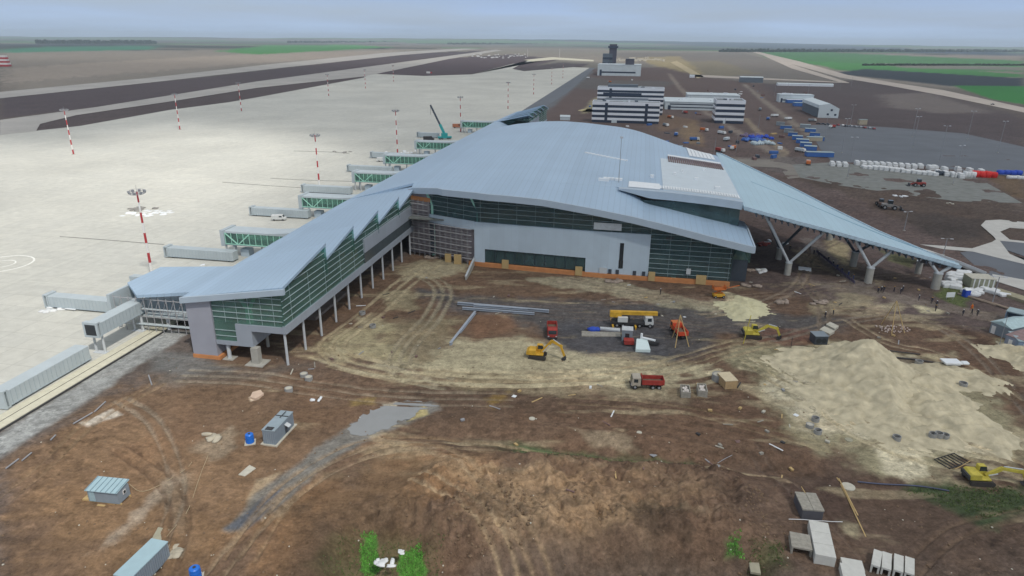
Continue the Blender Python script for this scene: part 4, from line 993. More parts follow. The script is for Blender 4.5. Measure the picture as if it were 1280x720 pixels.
# ================================================================== LIGHT MASTS
M_RED = mat('red_paint', lin(176,58,62), .5, 0, .06); M_WP = mat('white_paint', lin(226,224,220), .5, 0, .05)
M_GALV = mat('galvanised', lin(150,152,156), .5, .1, .05); M_LAMP = mat('lamp_glass', lin(190,192,196), .2)
def make_mast(x, y, label, hgt=29.):
    t = thing('light_mast', label, 'light mast', (x, y, 0), 0, 'red and white light masts on the apron')
    bands = []; wh = MB(); n = 9; r0, r1 = .42, .2
    for i in range(n):
        a, c = hgt*i/n, hgt*(i+1)/n; ra, rc = r0+(r1-r0)*i/n, r0+(r1-r0)*(i+1)/n
        if i % 2 == 0: bands.append(MB().tube((0, 0, a), (0, 0, c), ra+.03, rc+.03, 10))
    wh.tube((0, 0, 0), (0, 0, hgt), r0, r1, 10); p = wh.build('pole', M_WP, t)
    for q in bands: q.build('red_band', M_RED, p)
    b = MB()
    n = 12
    for i in range(n):
        a0, a1 = 2*math.pi*i/n, 2*math.pi*(i+1)/n
        b.bar((1.9*math.cos(a0), 1.9*math.sin(a0), hgt-.6), (1.9*math.cos(a1), 1.9*math.sin(a1), hgt-.6), .14)
        b.bar((1.9*math.cos(a0), 1.9*math.sin(a0), hgt+.5), (1.9*math.cos(a1), 1.9*math.sin(a1), hgt+.5), .08)
    for i in range(6):
        a = math.pi*i/3; b.bar((0, 0, hgt-.6), (1.9*math.cos(a), 1.9*math.sin(a), hgt-.6), .12); b.bar((1.9*math.cos(a), 1.9*math.sin(a), hgt-.6), (1.9*math.cos(a), 1.9*math.sin(a), hgt+.5), .08)
    pf = b.build('head_frame', M_GALV, t)
    for i in range(8):
        a = 2*math.pi*i/8+.2; c, s = math.cos(a), math.sin(a)
        b = MB(); b.hexa([(2.1*c-.35*s, 2.1*s+.35*c, hgt-.5), (2.1*c+.35*s, 2.1*s-.35*c, hgt-.5), (2.35*c+.35*s, 2.35*s-.35*c, hgt-.35), (2.35*c-.35*s, 2.35*s+.35*c, hgt-.35),
                          (2.0*c-.35*s, 2.0*s+.35*c, hgt+.2), (2.0*c+.35*s, 2.0*s-.35*c, hgt+.2), (2.5*c+.35*s, 2.5*s-.35*c, hgt+.3), (2.5*c-.35*s, 2.5*s+.35*c, hgt+.3)])
        b.build('floodlight', M_GALV, pf)
    b = MB(); b.tube((0, 0, 0), (0, 0, .25), 1.1, 1.1, 16); b.build('base', M_CONC, t)
    b = MB(); b.tube((0, 0, hgt), (0, 0, hgt+2.2), .06, .03, 6); b.build('lightning_rod', M_GALV, t)
    return t
ms = [((192,352), 'largest light mast, beside the unfinished walkway at the pier end', 27.6),
      ((400,240), 'light mast rising behind the fourth fallen grey tunnel', 27),
      ((497,192), 'light mast left of the teal crane, near the middle of the pier', 27),
      ((576,165), 'light mast right of the teal crane', 27),
      ((635,136), 'light mast on the apron just beyond the pier end', 27),
      ((667,118), 'slim mast on the far apron, second past the pier end', 26),
      ((689.5,105.5), 'slim mast on the far apron, third past the pier end', 26),
      ((703.5,97.5), 'farthest light mast on the apron edge before the far yard', 26),
      ((92,193), 'light mast farthest left, alone on the apron', 27),
      ((225,162), 'light mast on the apron, second in the row along the taxiway', 27),
      ((302,139), 'light mast on the apron, third in the row along the taxiway', 27),
      ((411,120), 'light mast on the apron, fourth in the row along the taxiway', 26),
      ((457,110.5), 'light mast on the apron, fifth in the row along the taxiway', 26),
      ((492,102), 'light mast on the apron, last in the row along the taxiway', 26)]
m0 = None
for (p, l, h) in ms:
    x, y = at(*p)
    if m0 is None: m0 = make_mast(x, y, l); m0.scale = (1, 1, h/29.)
    else: c = dup(m0, (x, y, 0), random.uniform(0, 1), l); c.scale = (1, 1, h/29.)
for (p, l) in (((659.5,71.5), 'tall white pole far beyond the apron, left of two'), ((699.5,71.5), 'tall white pole far beyond the apron, right of two')):
    x, y = at(*p); t = thing('pole', l, 'pole', (x, y, 0), 0, 'tall white poles beyond the apron')
    b = MB(); b.tube((0, 0, 0), (0, 0, 36), .8, .4, 8); b.build('shaft', M_WP, t); b = MB(); b.box(-2, 2, -.6, .6, 35, 36.6); b.build('head', M_GALV, t)
# car park lamps
def make_lamp(x, y, label, hgt=15.5):
    t = thing('street_lamp', label, 'lamp post', (x, y, 0), 0, 'tall lamp posts round the parking lot')
    b = MB(); b.tube((0, 0, 0), (0, 0, hgt), .16, .1, 8); b.build('pole', M_GALV, t)
    b = MB(); b.bar((-1.5, 0, hgt-.1), (1.5, 0, hgt-.1), .12); a = b.build('arm', M_GALV, t)
    for s in (-1, 1): b = MB(); b.box(s*1.5-.5, s*1.5+.5, -.3, .3, hgt-.1, hgt+.15); b.build('lamp_head', M_LAMP, a)
    b = MB(); b.box(-.4, .4, -.4, .4, -.1, .35); b.build('footing', M_CONC, t)
    return t
l0 = None
for (bx, by, tx_, ty_, l) in ((1140,171,1144,140,'lamp post at the back of the parking lot, left of a close pair'),(1141,184,1148,150,'lamp post in the parking lot, nearer one of a close pair'),(1174,202,1183,162,'lamp post in the parking lot above the end of the white bundles'),
      (1209,174,1215,143,'lamp post on the far kerb of the parking lot'),(1247,191,1256,156,'rightmost lamp post of the parking lot'),(1191,231,1203,187,'lamp post in the gravel yard left of the red tarpaulin'),
      (1059,223,1066,177,'lamp post in the gravel yard at the start of the white bundles'),(1030,175,1034,149,'lamp post below the grey gabled hall'),(1052,191,1057,153,'lamp post right of the blue cabins'),
      (1063,156,1065,134,'small lamp post behind the parked vehicles'),(1130,288,1133,266,'short lamp post behind the canopy on dark soil'),(1179,319,1182,300,'short lamp post behind the canopy tip'),(1240,380,1248,347,'lamp post among the timber and foil stacks')):
    x, y = at(bx, by); d = math.hypot(y, H); 
    # height from the photo
    hh = (by-ty_)/F*(y*math.cos(PITCH)+H*math.sin(PITCH))/math.cos(PITCH)*1.03
    if l0 is None: l0 = make_lamp(x, y, l); l0.scale = (1, 1, hh/15.5)
    else: c = dup(l0, (x, y, gz(x, y)), random.uniform(-.4, .4), l); c.scale = (1, 1, hh/15.5)
# ================================================================== BUILDINGS BEHIND
M_OW = mat('white_band', lin(222,226,232), .5, 0, .04, .1); M_OG = mat('office_glass', lin(58,68,84), .12, 0, .1, .2)
M_RG = mat('roof_gravel', lin(120,126,128), .9, 0, .15, .2); M_GR = mat('light_grey_cladding', lin(196,206,210), .6, 0, .08, .1)
M_DG = mat('dark_grey_cladding', lin(98,108,118), .6, 0, .08, .1); M_BLUE = mat('blue_container', lin(62,104,168), .5, 0, .08, .3)
def frame(u, v): x, y = W(u, v); return (x, y, 0), -AZ
def office(u, v, L, D, nf, label, fh=3.5, topz=None, cuts=(), extra=None):
    loc, rz = frame(u, v); t = thing('office_building', label, 'building', loc, rz)
    b = MB(); b.box(.3, L-.3, .3, D-.3, 0, nf*fh); b.build('core', M_OG, t)
    for i in range(nf):
        z = i*fh+fh*.52; b = MB(); b.box(0, L, 0, D, z, z+fh*.48)
        b.build('wall_band', M_OW, t)
    b = MB(); b.box(0, L, 0, .4, nf*fh, nf*fh+.9); b.box(0, L, D-.4, D, nf*fh, nf*fh+.9); b.box(0, .4, .4, D-.4, nf*fh, nf*fh+.9); b.box(L-.4, L, .4, D-.4, nf*fh, nf*fh+.9); b.build('parapet', M_OW, t)
    b = MB(); b.box(.4, L-.4, .4, D-.4, nf*fh, nf*fh+.15); b.build('roof', M_RG, t)
    for c in cuts: b = MB(); b.box(c, c+2.6, -.06, .5, 0, nf*fh-.4); b.build('stair_window', M_OG, t)
    b = MB(); b.box(L*.3, L*.38, -.3, .2, 0, 2.8); b.build('door', M_GR, t)
    for i in range(5):
        a = random.uniform(.1, .85)*L; q = random.uniform(.25, .7)*D; b = MB(); b.box(a, a+random.uniform(1.5, 4), q, q+2, nf*fh+.15, nf*fh+random.uniform(1.2, 2.4)); b.build('roof_unit', random.choice((M_GR, M_DG, M_OW)), t)
    return t
office(626, -43, 60, 17, 4, 'wide white office with dark window stripes, front block just behind the terminal roof', fh=4.4, cuts=(11.5, 47.))
o = office(705, -44, 66, 18, 6, 'taller striped office block standing behind the wide white one', fh=4.2, cuts=(12,))
b = MB(); b.box(6, 44, -.4, .2, 17.6, 20.8); b.build('dark_screen', M_OG, o); b = MB(); b.box(10, 40, 3, 13, 25.4, 28.5); b.build('plant_room', M_DG, o)
for dx in (4, 50): loc, rz = frame(643, -43+dx)
t = thing('office_link', 'low dark link building between the two striped office blocks', 'building', frame(643.2, -34)[0], -AZ)
b = MB(); b.box(0, 40, 0, 60, 0, 15.5); b.build('wall', M_OG, t); b = MB(); b.box(-1, 41, -.2, 60.5, 15.5, 16); b.build('roof', M_DG, t)
office(648, 67, 25.5, 28, 4, 'small square striped white office right of the wide one', fh=4.9, cuts=())
def hall(u, v, L, D, h, label, m=None, windows=2, name='service_building', pitch=0):
    loc, rz = frame(u, v); t = thing(name, label, 'building', loc, rz)
    b = MB(); b.box(0, L, 0, D, 0, h); b.build('wall', m or M_GR, t)
    b = MB(); b.box(-.4, L+.4, -.4, D+.4, h, h+.5) if not pitch else b.profx([(-.4, h), (L/2, h+pitch), (L+.4, h)], -.4, D+.4); b.build('roof', M_GR, t)
    for i in range(windows):
        z = h*(.25+.4*i); b = MB(); b.box(L*.08, L*.88, -.1, .05, z, z+h*.14); b.build('window', M_OG, t)
    b = MB(); b.box(L*.05, L*.1, -.12, .05, 0, h*.55); b.build('door', M_OG, t)
    for i in range(4):
        a = random.uniform(.1, .8)*L; q = random.uniform(.2, .8)*D; b = MB(); b.box(a, a+2.5, q, q+2, h+.4+pitch*.5, h+1.8+pitch*.5); b.build('roof_unit', M_OW, t)
    return t
hall(770, 26, 62, 60, 8, 'light grey service hall between the striped offices with two window strips')
hall(785, -12, 34, 46, 7, 'lower grey hall adjoining the left side of the service hall', windows=0)
hall(880, 56, 62, 40, 8, 'long grey shed behind the service hall', windows=1)
hall(1490, -95, 90, 70, 22, 'big pale technical block in the distance with dark roof box', windows=1)
t = thing('control_tower', 'dark unfinished control tower rising behind the pale technical block', 'tower', frame(1600, -92)[0], -AZ)
b = MB(); b.box(0, 22, 0, 20, 0, 42); b.build('shaft', M_DG, t); b = MB(); b.box(14, 30, 0, 20, 0, 62); b.build('upper_shaft', mat('tower_dark', lin(78,78,90), .7), t)
b = MB(); b.box(11, 33, -2, 22, 54, 58); b.build('cab', M_OG, t)
for i in range(3): b = MB(); b.box(0, 22, -.4, .1, 8+i*11, 12+i*11); b.build('window', M_OG, t)
t = thing('roof_box', 'dark square box on top of the pale technical block', 'roof box', (*W(1495, -38)[:2], 22.5), -AZ); b = MB(); b.box(0, 18, 0, 14, 0, 11); b.build('wall', mat('tower_dark', 0), t); b = MB(); b.box(-.5, 18.5, -.5, 14.5, 11, 11.6); b.build('lid', M_DG, t)
t = hall(905, 168, 40, 18, 9, 'low white shed with dark band right of the dirt road', windows=1)
# gabled hall
x, y = at(1022, 147); t = thing('warehouse', 'grey gabled warehouse with pale end wall by the parking lot', 'warehouse', (x, y, 0), -.18)
b = MB(); b.profx([(0, 0), (19, 0), (19, 9), (9.5, 13.5), (0, 12)], 0, .5); g = b.build('gable_wall', M_GR, t)
b = MB(); b.box(.3, 18.7, .5, 75, 0, 9); b.build('side_wall', M_DG, t); b = MB(); b.profx([(-.5, 9), (0, 12), (9.5, 13.8), (19.5, 8.8)], .5, 75); b.build('roof', M_GR, t)
for (a, z) in ((11, 6.6), (8, 2.5), (15, 2.2)): b = MB(); b.box(a, a+2, -.12, .05, z, z+1.8); b.build('window', M_OG, g)
for (px_, py_, L, D, h, l, m) in ((748,93,26,14,5,'small pale shed left of the technical block', M_GR), (925,103,40,16,9,'grey tented shed beside the far road', M_DG), (972,107,90,14,3.2,'long low white shed across the far road', M_OW), (700,150,9,5,3,'tiny grey hut behind the pier end',M_GR),(862,97,10,7,4,'small white hut by the dirt track behind the service halls', M_OW)):
    x, y = at(px_, py_); t = thing('shed', l, 'shed', (x, y, 0), -AZ); b = MB(); b.box(0, L, 0, D, 0, h); b.build('wall', m, t); b = MB(); b.profile([(-.3, h), (D/2, h+1.5), (D+.3, h)], -.3, L+.3); b.build('roof', M_GR, t)
# far settlement and equipment rows
rnd = random.Random(3)
M_FW = mat('far_white', lin(214,216,216), .6)
farl = []
def cluster(name, cat, label, boxes, m):
    for (px_, py_, L, D, h) in boxes: farl.append((px_, py_, L, D, h, m))
b = MB()
pts = [(590+i*2.3+rnd.uniform(-1, 1), 68+rnd.uniform(0, 5), rnd.uniform(4, 12), rnd.uniform(4, 8), rnd.uniform(2, 5)) for i in range(30)]
for (px_, py_, L, D, h) in pts: x, y = at(px_, py_); b.box(x, x+L, y, y+D, 0, h)
o = b.build('distant_camp', M_FW); o['kind'] = 'stuff'; tag(o, 'distant scatter of white huts and machines beyond the far apron', 'camp')
b = MB()
pts = [(768+i*2.2+rnd.uniform(-1, 1), 73+rnd.uniform(0, 4), rnd.uniform(4, 14), rnd.uniform(4, 8), rnd.uniform(3, 9)) for i in range(28)]
for (px_, py_, L, D, h) in pts: x, y = at(px_, py_); b.box(x, x+L, y, y+D, 0, h)
o = b.build('distant_camp', mat('far_cream', lin(196,190,176), .7)); o['kind'] = 'stuff'; tag(o, 'distant pale huts beside the control tower', 'camp')
# red white lattice tower far left
x, y = at(6, 83); t = thing('signal_tower', 'squat red and white banded signal tower at the far left', 'tower', (x, y, 0), .2)
for k in range(6):
    b = MB(); b.box(-11+k*.6, 11-k*.6, -8+k*.5, 8-k*.5, k*4, k*4+4); b.build('red_band' if k % 2 == 0 else 'white_band', M_RED if k % 2 == 0 else M_WP, t)
x, y = at(533, 92); t = thing('service_vehicle', 'tiny white van with red cab on the far dark soil', 'van', (x, y, 0), .1)
b = MB(); b.box(0, 8, 0, 3, .6, 4); b.build('body', M_WP, t); b = MB(); b.box(8.4, 12, 0, 3, .6, 3.4); b.build('cab', M_RED, t)
# tree belts on the horizon
M_TREE = mat('tree_belt', (.035, .05, .035), .9, 0, .3, .02)
def belt(px0, px1, py, h, seed, label):
    rr = random.Random(seed); b = MB(); n = int(abs(px1-px0)/1.3)
    for i in range(n):
        px_ = px0+(px1-px0)*i/n; x, y = at(px_, py+rr.uniform(-.2, .2)); w_ = y/F*1.3
        z0 = gz(x, y); hh = h*rr.uniform(.6, 1.2); b.prism([(x-w_*.7, y), (x+w_*.7, y), (x+w_*.5, y+w_*3), (x-w_*.5, y+w_*3)], z0-2, [z0+hh*.8, z0+hh, z0+hh, z0+hh*.7])
    o = b.build('tree_belt', M_TREE); o['kind'] = 'stuff'; tag(o, label, 'wood')
belt(45, 195, 54.5, 28, 1, 'long dark tree belt on the left horizon'); belt(360, 560, 53.5, 24, 2, 'low dark tree belt beyond the runway')
belt(560, 900, 55.5, 24, 3, 'distant wood behind the control tower'); belt(900, 1290, 65, 22, 4, 'thin tree line on the right horizon'); belt(1080, 1290, 82, 6, 5, 'hedge line between the green fields at right')
# ================================================================== STORAGE BEHIND THE CANOPY
M_FOIL = mat('white_foil_wrap', lin(214,216,216), .5, 0, .1, 1.); M_REDT = mat('red_tarpaulin', lin(206,40,34), .6, 0, .1, .6); M_BLT = mat('blue_tarpaulin', lin(40,76,180), .6, 0, .12, .6)
k = 0
for row, (xa, ya, xb, yb, n) in enumerate(((1071,206,1142,210.5,10),(1080,210,1168,219,14),(1040,207,1056,208,3),(1150,210,1162,212,2),(1168,212,1180,214,2),(1172,218,1200,222,4),(1197,214,1226,217,3))):
    for i in range(n):
        px_ = xa+(xb-xa)*i/max(1, n-1); py_ = ya+(yb-ya)*i/max(1, n-1); x, y = at(px_, py_)
        b = MB(); b.box(-1.3, 1.3, -3.0, 3.0, 0, 1.5+.7*rnd.random())
        if row != 1: b.box(-1.2, 1.0, -2.6, 2.6, 1.4, 2.6)
        o = b.build('wrapped_bundle', M_FOIL, bevel=.12); o.location = (x, y, 0); o.rotation_euler = (0, 0, -.25+rnd.uniform(-.1, .1))
        tag(o, 'white wrapped bundle standing in a row at the edge of the gravel yard', 'bundle', 'white wrapped bundles along the gravel yard')
def tarp(px_, py_, L, D, h, m, label, name='tarpaulin_stack'):
    x, y = at(px_, py_); o = lump(name, m, [(L*(i+.5)/4-L/2, rnd.uniform(-.3, .3), h*.42, L/6.5, D/2, h*rnd.uniform(.5, .65)) for i in range(4)], seg=12, seed=px_, e=.5); o.location = (x, y, gz(x, y)); o.rotation_euler = (0, 0, -.2); tag(o, label, 'covered stack'); return o
tarp(1230, 221, 12, 4, 3.2, M_REDT, 'bright red tarpaulin covering a long stack'); tarp(1261, 218, 12, 4, 2.6, M_BLT, 'blue tarpaulin stack right of the red one'); tarp(1211, 221, 6, 4, 3, M_FOIL, 'white covered stack touching the red one')
tarp(1270, 223, 9, 3, 1.6, M_FOIL, 'low white stack in front of the blue one at the right'); tarp(1174, 219, 4, 3, 2.6, M_DSTEEL, 'dark covered lump among the white bundles')
# blue cabin rows
M_CABR = mat('cabin_roof', lin(150,168,172), .5, 0, .1, .4); M_CABG = mat('cabin_grey', lin(128,138,146), .6, 0, .1, .4)
def cabin(x, y, rz, L=6, D=2.5, h=2.6, wall=None, roof=None, label='', group=None, detail=True, name='site_cabin', z=None, pitch=.12):
    z = gz(x, y) if z is None else z
    t = thing(name, label, 'cabin', (x, y, z), rz, group)
    b = MB(); b.box(0, L, 0, D, .15, h); b.build('wall', wall or M_CABG, t)
    b = MB(); b.profile([(-.15, h), (D+.15, h), (D+.15, h+.12), (D/2, h+pitch+.14), (-.15, h+.12)], -.15, L+.15); r = b.build('roof', roof or M_CABR, t)
    if detail:
        b = MB(); b.box(L*.12, L*.12+.85, -.06, -.003, .2, 2.2); b.build('door', M_WP, t)
        for a in (.4, .7): b = MB(); b.box(L*a, L*a+.9, -.05, -.003, 1.1, 2.0); b.build('window', M_OG, t)
        b = MB(); b.box(L+.003, L+.06, D*.35, D*.35+.6, 1.2, 2.0); b.build('window', M_OG, t)
        b = MB(); b.box(0, L, .1, .3, -.2, .15); b.box(0, L, D-.3, D-.1, -.2, .15); b.build('skid', M_DSTEEL, t)
    return t
i = 0
for (xa, ya, xb, yb, n, dep) in ((970,157,1005,188,8,9),(1000,160,1018,176,4,8)):
    for j in range(n):
        px_ = xa+(xb-xa)*j/(n-1); py_ = ya+(yb-ya)*j/(n-1); x, y = at(px_, py_)
        cabin(x, y, -.35, 6.5+rnd.random()*3, 6, 2.9, M_BLUE if (j > n-4 or rnd.random() < .4) else M_CABG, M_CABR if rnd.random() < .6 else M_RG, 'small site cabin in the rows of cabins beside the parking lot', 'site cabins in rows beside the parking lot', detail=False, z=0)
x, y = at(1008, 196); cabin(x, y, -.12, 17, 5, 3, M_BLUE, M_CABR, 'nearest bright blue cabin of the rows with white framed windows', detail=False, z=0)
for j in range(5): pass
x, y = at(1009, 176.5); cabin(x, y, -.1, 11, 5, 3, mat('cream_cabin', lin(170,160,140), .7), M_CABR, 'cream walled cabin at the end of the short cabin row', detail=False, z=0)
x, y = at(984, 129); cabin(x, y, -.1, 34, 9, 4, M_BLUE, mat('white_roof', lin(206,212,220), .6), 'long blue cabin block with white roof in front of the white shed', detail=False, z=0)
x, y = at(993, 133); cabin(x, y, -.1, 24, 9, 4, M_BLUE, M_CABR, 'second blue cabin block beside the gabled warehouse', detail=False, z=0)
# material pile (blue white) : individually wrapped lumps, one heap
M_PB = mat('pile_blue', lin(70,110,180), .6, 0, .4, 1.)
for (px_, py_, m, l) in ((941,176,M_PB,'blue sheeted part of the round materials dump by the dirt road'),(952,180,mat('pile_white', lin(176,190,196), .6, 0, .3, 1.),'white sheeted part of the round materials dump'),(938,171,mat('pile_violet', lin(110,96,120), .6, 0, .4, 1.),'violet grey back part of the round materials dump'),(950,173,M_BLT,'deep blue wrapped pallets at the back right of the dump')):
    x, y = at(px_, py_); o = lump('materials_dump', m, [(rnd.uniform(-8, 8), rnd.uniform(-6, 6), .8, rnd.uniform(1, 2.2), rnd.uniform(1, 2.2), rnd.uniform(.8, 1.8)) for _ in range(26)], seg=6, rough=.25, seed=px_); o.location = (x, y, 0); tag(o, l, 'materials dump'); o['kind'] = 'stuff'
for j in range(9):
    x, y = at(820+j*4.4, 181.5+j*1.4-j*.35); b = MB(); b.box(-1.2, 1.2, -3, 3, 0, 2.4); o = b.build('wrapped_bundle', M_FOIL, bevel=.2); o.location = (x, y, 0); tag(o, 'white wrapped bundle standing just behind the terminal roof', 'bundle', 'white bundles behind the terminal roof')
# parked cars by the parking lot
M_CAR = [mat('car_paint_dark', lin(60,62,70), .3), mat('car_paint_white', lin(210,210,210), .3), mat('car_paint_red', lin(140,50,50), .3), mat('car_paint_silver', lin(150,154,160), .3)]
M_TYRE = mat('tyre', (.02, .02, .02), .9)
def car(x, y, rz, m, label, group=None, z=0.15):
    t = thing('parked_car', label, 'car', (x, y, z), rz, group)
    b = MB(); b.profile([(0, .4), (4.3, .4), (4.3, .9), (3.3, 1.0), (2.7, 1.5), (1.1, 1.5), (.5, 1.0), (0, .9)], -.85, .85); b.build('body', m, t, bevel=.08)
    b = MB(); b.profile([(.62, 1.02), (3.15, 1.02), (2.65, 1.44), (1.15, 1.44)], -.87, .87); b.build('windows', M_OG, t)
    for (a, c) in ((-.8, .8), (.8, .8), (-.8, 3.5), (.8, 3.5)): b = MB(); b.tube((a-.1, c, .33), (a+.1, c, .33), .33, n=10); b.build('wheel', M_TYRE, t)
    return t
for j in range(13):
    x, y = at(1026+j*5.6, 155.5+j*.55+rnd.uniform(-.3, .3)); car(x, y, rnd.uniform(-.3, .3)+(1.2 if j < 3 else 0), M_CAR[rnd.choice((0, 0, 1, 3, 2))], 'car parked on the far edge of the parking lot', 'cars parked along the far edge of the parking lot')
x, y = at(1074, 156); cabin(x, y, 0, 7, 4, 4.5, mat('cream_cabin', 0), M_CABR, 'pale booth behind the row of parked cars', detail=False, z=0)
# cars on highway
x, y = at(1243, 131.5); car(x, y, 1.1, M_CAR[0], 'dark car driving on the pale highway at the right', z=.4)
# ================================================================== SITE OBJECTS IN FRONT
def rect(pa, pb, pc=None):
    """oriented frame from two ground pixels: origin, rotation, length"""
    xa, ya = at(*pa); xb, yb = at(*pb); return xa, ya, math.atan2(yb-ya, xb-xa), math.hypot(xb-xa, yb-ya)
M_YEL = mat('machine_yellow', lin(202,158,50), .6, 0, .25, 1.2); M_YEL2 = mat('faded_yellow', lin(186,172,70), .6, 0, .25, 1.2)
M_ORA = mat('machine_orange', lin(196,108,52), .5, 0, .1, 1.5)
M_TR = mat('track_rubber', lin(62,58,54), .9, 0, .2, 3); M_CABW = mat('cab_white', lin(206,208,206), .4, 0, .08, 1); M_TRED = mat('truck_red', lin(158,58,50), .65, 0, .28, 1.2)
M_CHAS = mat('chassis', lin(58,58,60), .7); M_WIN = mat('cab_window', (.03, .04, .045), .1, spec=.6)
M_RUST = mat('dump_bed_inside', lin(112,96,80), .9, 0, .25, 2); M_DC = mat('dusty_cab', lin(168,160,146), .6, 0, .15, 2)
def excavator(x, y, rz, label, m=M_YEL, reach=1.0, up=0.0, sc=1.):
    z = gz(x, y); t = thing('excavator', label, 'excavator', (x, y, z), rz); t.scale = (sc,)*3
    for s in (-1, 1):
        b = MB(); n = 14; pts = []
        for i in range(n):
            a = 2*math.pi*i/n; pts.append((1.55*(1 if math.cos(a) > 0 else -1)+.45*math.cos(a), .45+.45*math.sin(a)))
        b.v = []; 
        vs = [(p[0], s*1.2-.3, p[1]) for p in pts]+[(p[0], s*1.2+.3, p[1]) for p in pts]
        b.add(vs, [tuple(range(n)), tuple(range(2*n-1, n-1, -1))]+[(i, n+i, n+(i+1) % n, (i+1) % n) for i in range(n)])
        b.build('track', M_TR, t)
    b = MB(); b.box(-.9, .9, -.9, .9, .5, 1.0); b.build('undercarriage', M_TR, t)
    b = MB(); b.profx([(-2.1, 1.0), (1.35, 1.0), (1.35, 1.35), (-.2, 1.35), (-.3, 2.15), (-1.9, 2.15), (-2.25, 1.8)], -1.25, 1.25); bd = b.build('body', m, t, bevel=.08)
    b = MB(); b.profx([(-2.45, 1.1), (-2.1, 1.0), (-2.1, 1.9), (-2.45, 1.75)], -1.2, 1.2); b.build('counterweight', M_CHAS if m is M_YEL2 else m, bd)
    b = MB(); b.profx([(-.2, 1.35), (1.25, 1.35), (1.3, 2.1), (1.0, 2.9), (-.2, 2.95)], .35, 1.25); c = b.build('cab', m, t, bevel=.05)
    b = MB(); b.profx([(.0, 1.9), (1.33, 1.95), (1.02, 2.8), (.0, 2.8)], .32, 1.28); b.build('window', M_WIN, c)
    # boom and stick
    K = (3.1, -.1, 4.3+up); E_ = (5.2*reach, -.1, 3.1+up*.5); B_ = (5.3*reach+.5, -.1, .7)
    b = MB(); b.bar((.9, -.1, 1.4), K, .45, .6); b.bar((K[0]-.15, -.1, K[2]+.1), E_, .4, .5); b.build('boom', m, t)
    b = MB(); b.bar((E_[0]-.5, -.1, E_[2]+.5), B_, .35, .45); st = b.build('stick', m, t)
    b = MB(); b.tube((1.2, -.35, 1.6), (2.6, -.35, 3.4+up), .1); b.tube((1.2, .15, 1.6), (2.6, .15, 3.4+up), .1); b.tube((3.4, -.1, 4.75+up), (E_[0]-.5, -.1, E_[2]+.6), .1); b.build('cylinders', M_STEEL, t)
    q = B_; b = MB(); b.profx([(q[0]-.7, q[2]-.6), (q[0]-.1, q[2]-.9), (q[0]+.35, q[2]-.4), (q[0]+.2, q[2]+.25), (q[0]-.15, q[2]+.25), (q[0]-.05, q[2]-.3), (q[0]-.5, q[2]-.4)], -.6, .45); b.build('bucket', M_CHAS, st)
    return t
def wheel(t, x, y, r=.52, w=.4):
    b = MB(); b.tube((x, y-w/2, r), (x, y+w/2, r), r, n=14); o = b.build('wheel', M_TYRE, t)
    b = MB(); b.tube((x, y-w/2-.02, r), (x, y+w/2+.02, r), r*.5, n=10); b.build('rim', M_GALV, o)
def truck_cab(t, x0, m, w=2.4, h=2.75):   # front at +x
    b = MB(); b.profx([(x0, .75), (x0+1.95, .75), (x0+2.0, 1.6), (x0+1.75, h), (x0, h)], -w/2, w/2); c = b.build('cab', m, t, bevel=.08)
    b = MB(); b.hexa([(x0+1.985, -w/2+.2, 1.65), (x0+2.03, -w/2+.2, 1.65), (x0+2.03, w/2-.2, 1.65), (x0+1.985, w/2-.2, 1.65), (x0+1.79, -w/2+.2, h-.2), (x0+1.84, -w/2+.2, h-.2), (x0+1.84, w/2-.2, h-.2), (x0+1.79, w/2-.2, h-.2)]); b.build('windscreen', M_WIN, c)
    b = MB(); b.box(x0+.6, x0+1.5, -w/2-.02, w/2+.02, 1.65, h-.3); b.build('side_window', M_WIN, c)
    for s in (-1, 1): b = MB(); b.box(x0+1.98, x0+2.06, s*.95-.18, s*.95+.18, .95, 1.2); b.build('headlight', M_LAMP, c)
    b = MB(); b.box(x0+1.6, x0+2.12, -w/2, w/2, .45, .8); b.build('bumper', M_CHAS, c)
def dump_truck(x, y, rz, label, cabm, bedm, sc=1):
    t = thing('dump_truck', label, 'dump truck', (x, y, gz(x, y)), rz); t.scale = (sc,)*3
    b = MB(); b.box(-3.4, 3.0, -.45, .45, .6, .95); b.build('chassis', M_CHAS, t)
    truck_cab(t, 1.45, cabm)
    b = MB()
    b.hexa([(-3.4, -1.1, 1.15), (1.1, -1.1, 1.15), (1.1, 1.1, 1.15), (-3.4, 1.1, 1.15), (-3.5, -1.2, 1.3), (1.2, -1.2, 1.3), (1.2, 1.2, 1.3), (-3.5, 1.2, 1.3)])
    for s in (-1, 1): b.box(-3.5, 1.2, s*1.2-.06, s*1.2+.06, 1.2, 2.3)
    b.box(-3.56, -3.44, -1.2, 1.2, 1.25, 2.3); b.box(1.1, 1.25, -1.25, 1.25, 1.2, 2.75); bd = b.build('dump_bed', bedm, t)
    b = MB(); b.box(-3.4, 1.08, -1.12, 1.12, 1.32, 1.42); b.build('bed_floor', M_RUST, bd)
    b = MB()
    for i in range(5): b.box(-3.3+i*1.1, -3.2+i*1.1, -1.32, -1.262, 1.25, 2.25); b.box(-3.3+i*1.1, -3.2+i*1.1, 1.262, 1.32, 1.25, 2.25)
    b.build('bed_ribs', bedm, bd)
    for X in (2.6, -1.2, -2.5):
        for s in (-1, 1): wheel(t, X, s*1.0)
    return t
def P4(f, px_, py_, *a, **k): x, y = at(px_, py_); return f(x, y, *a, **k)
P4(excavator, 672, 446, -.15, 'bright yellow excavator digging in the sand beside the red dump truck', M_YEL, 1.05, sc=1.05)
P4(excavator, 940, 422, -.1, 'yellow excavator stretching its arm beside a leaning yellow pole', M_YEL2, 1.1, -1.2, sc=1.05)
P4(excavator, 1222, 602, -.08, 'faded yellow excavator cut by the right edge of the frame', M_YEL2, 1.35, -1.4, sc=1.0)
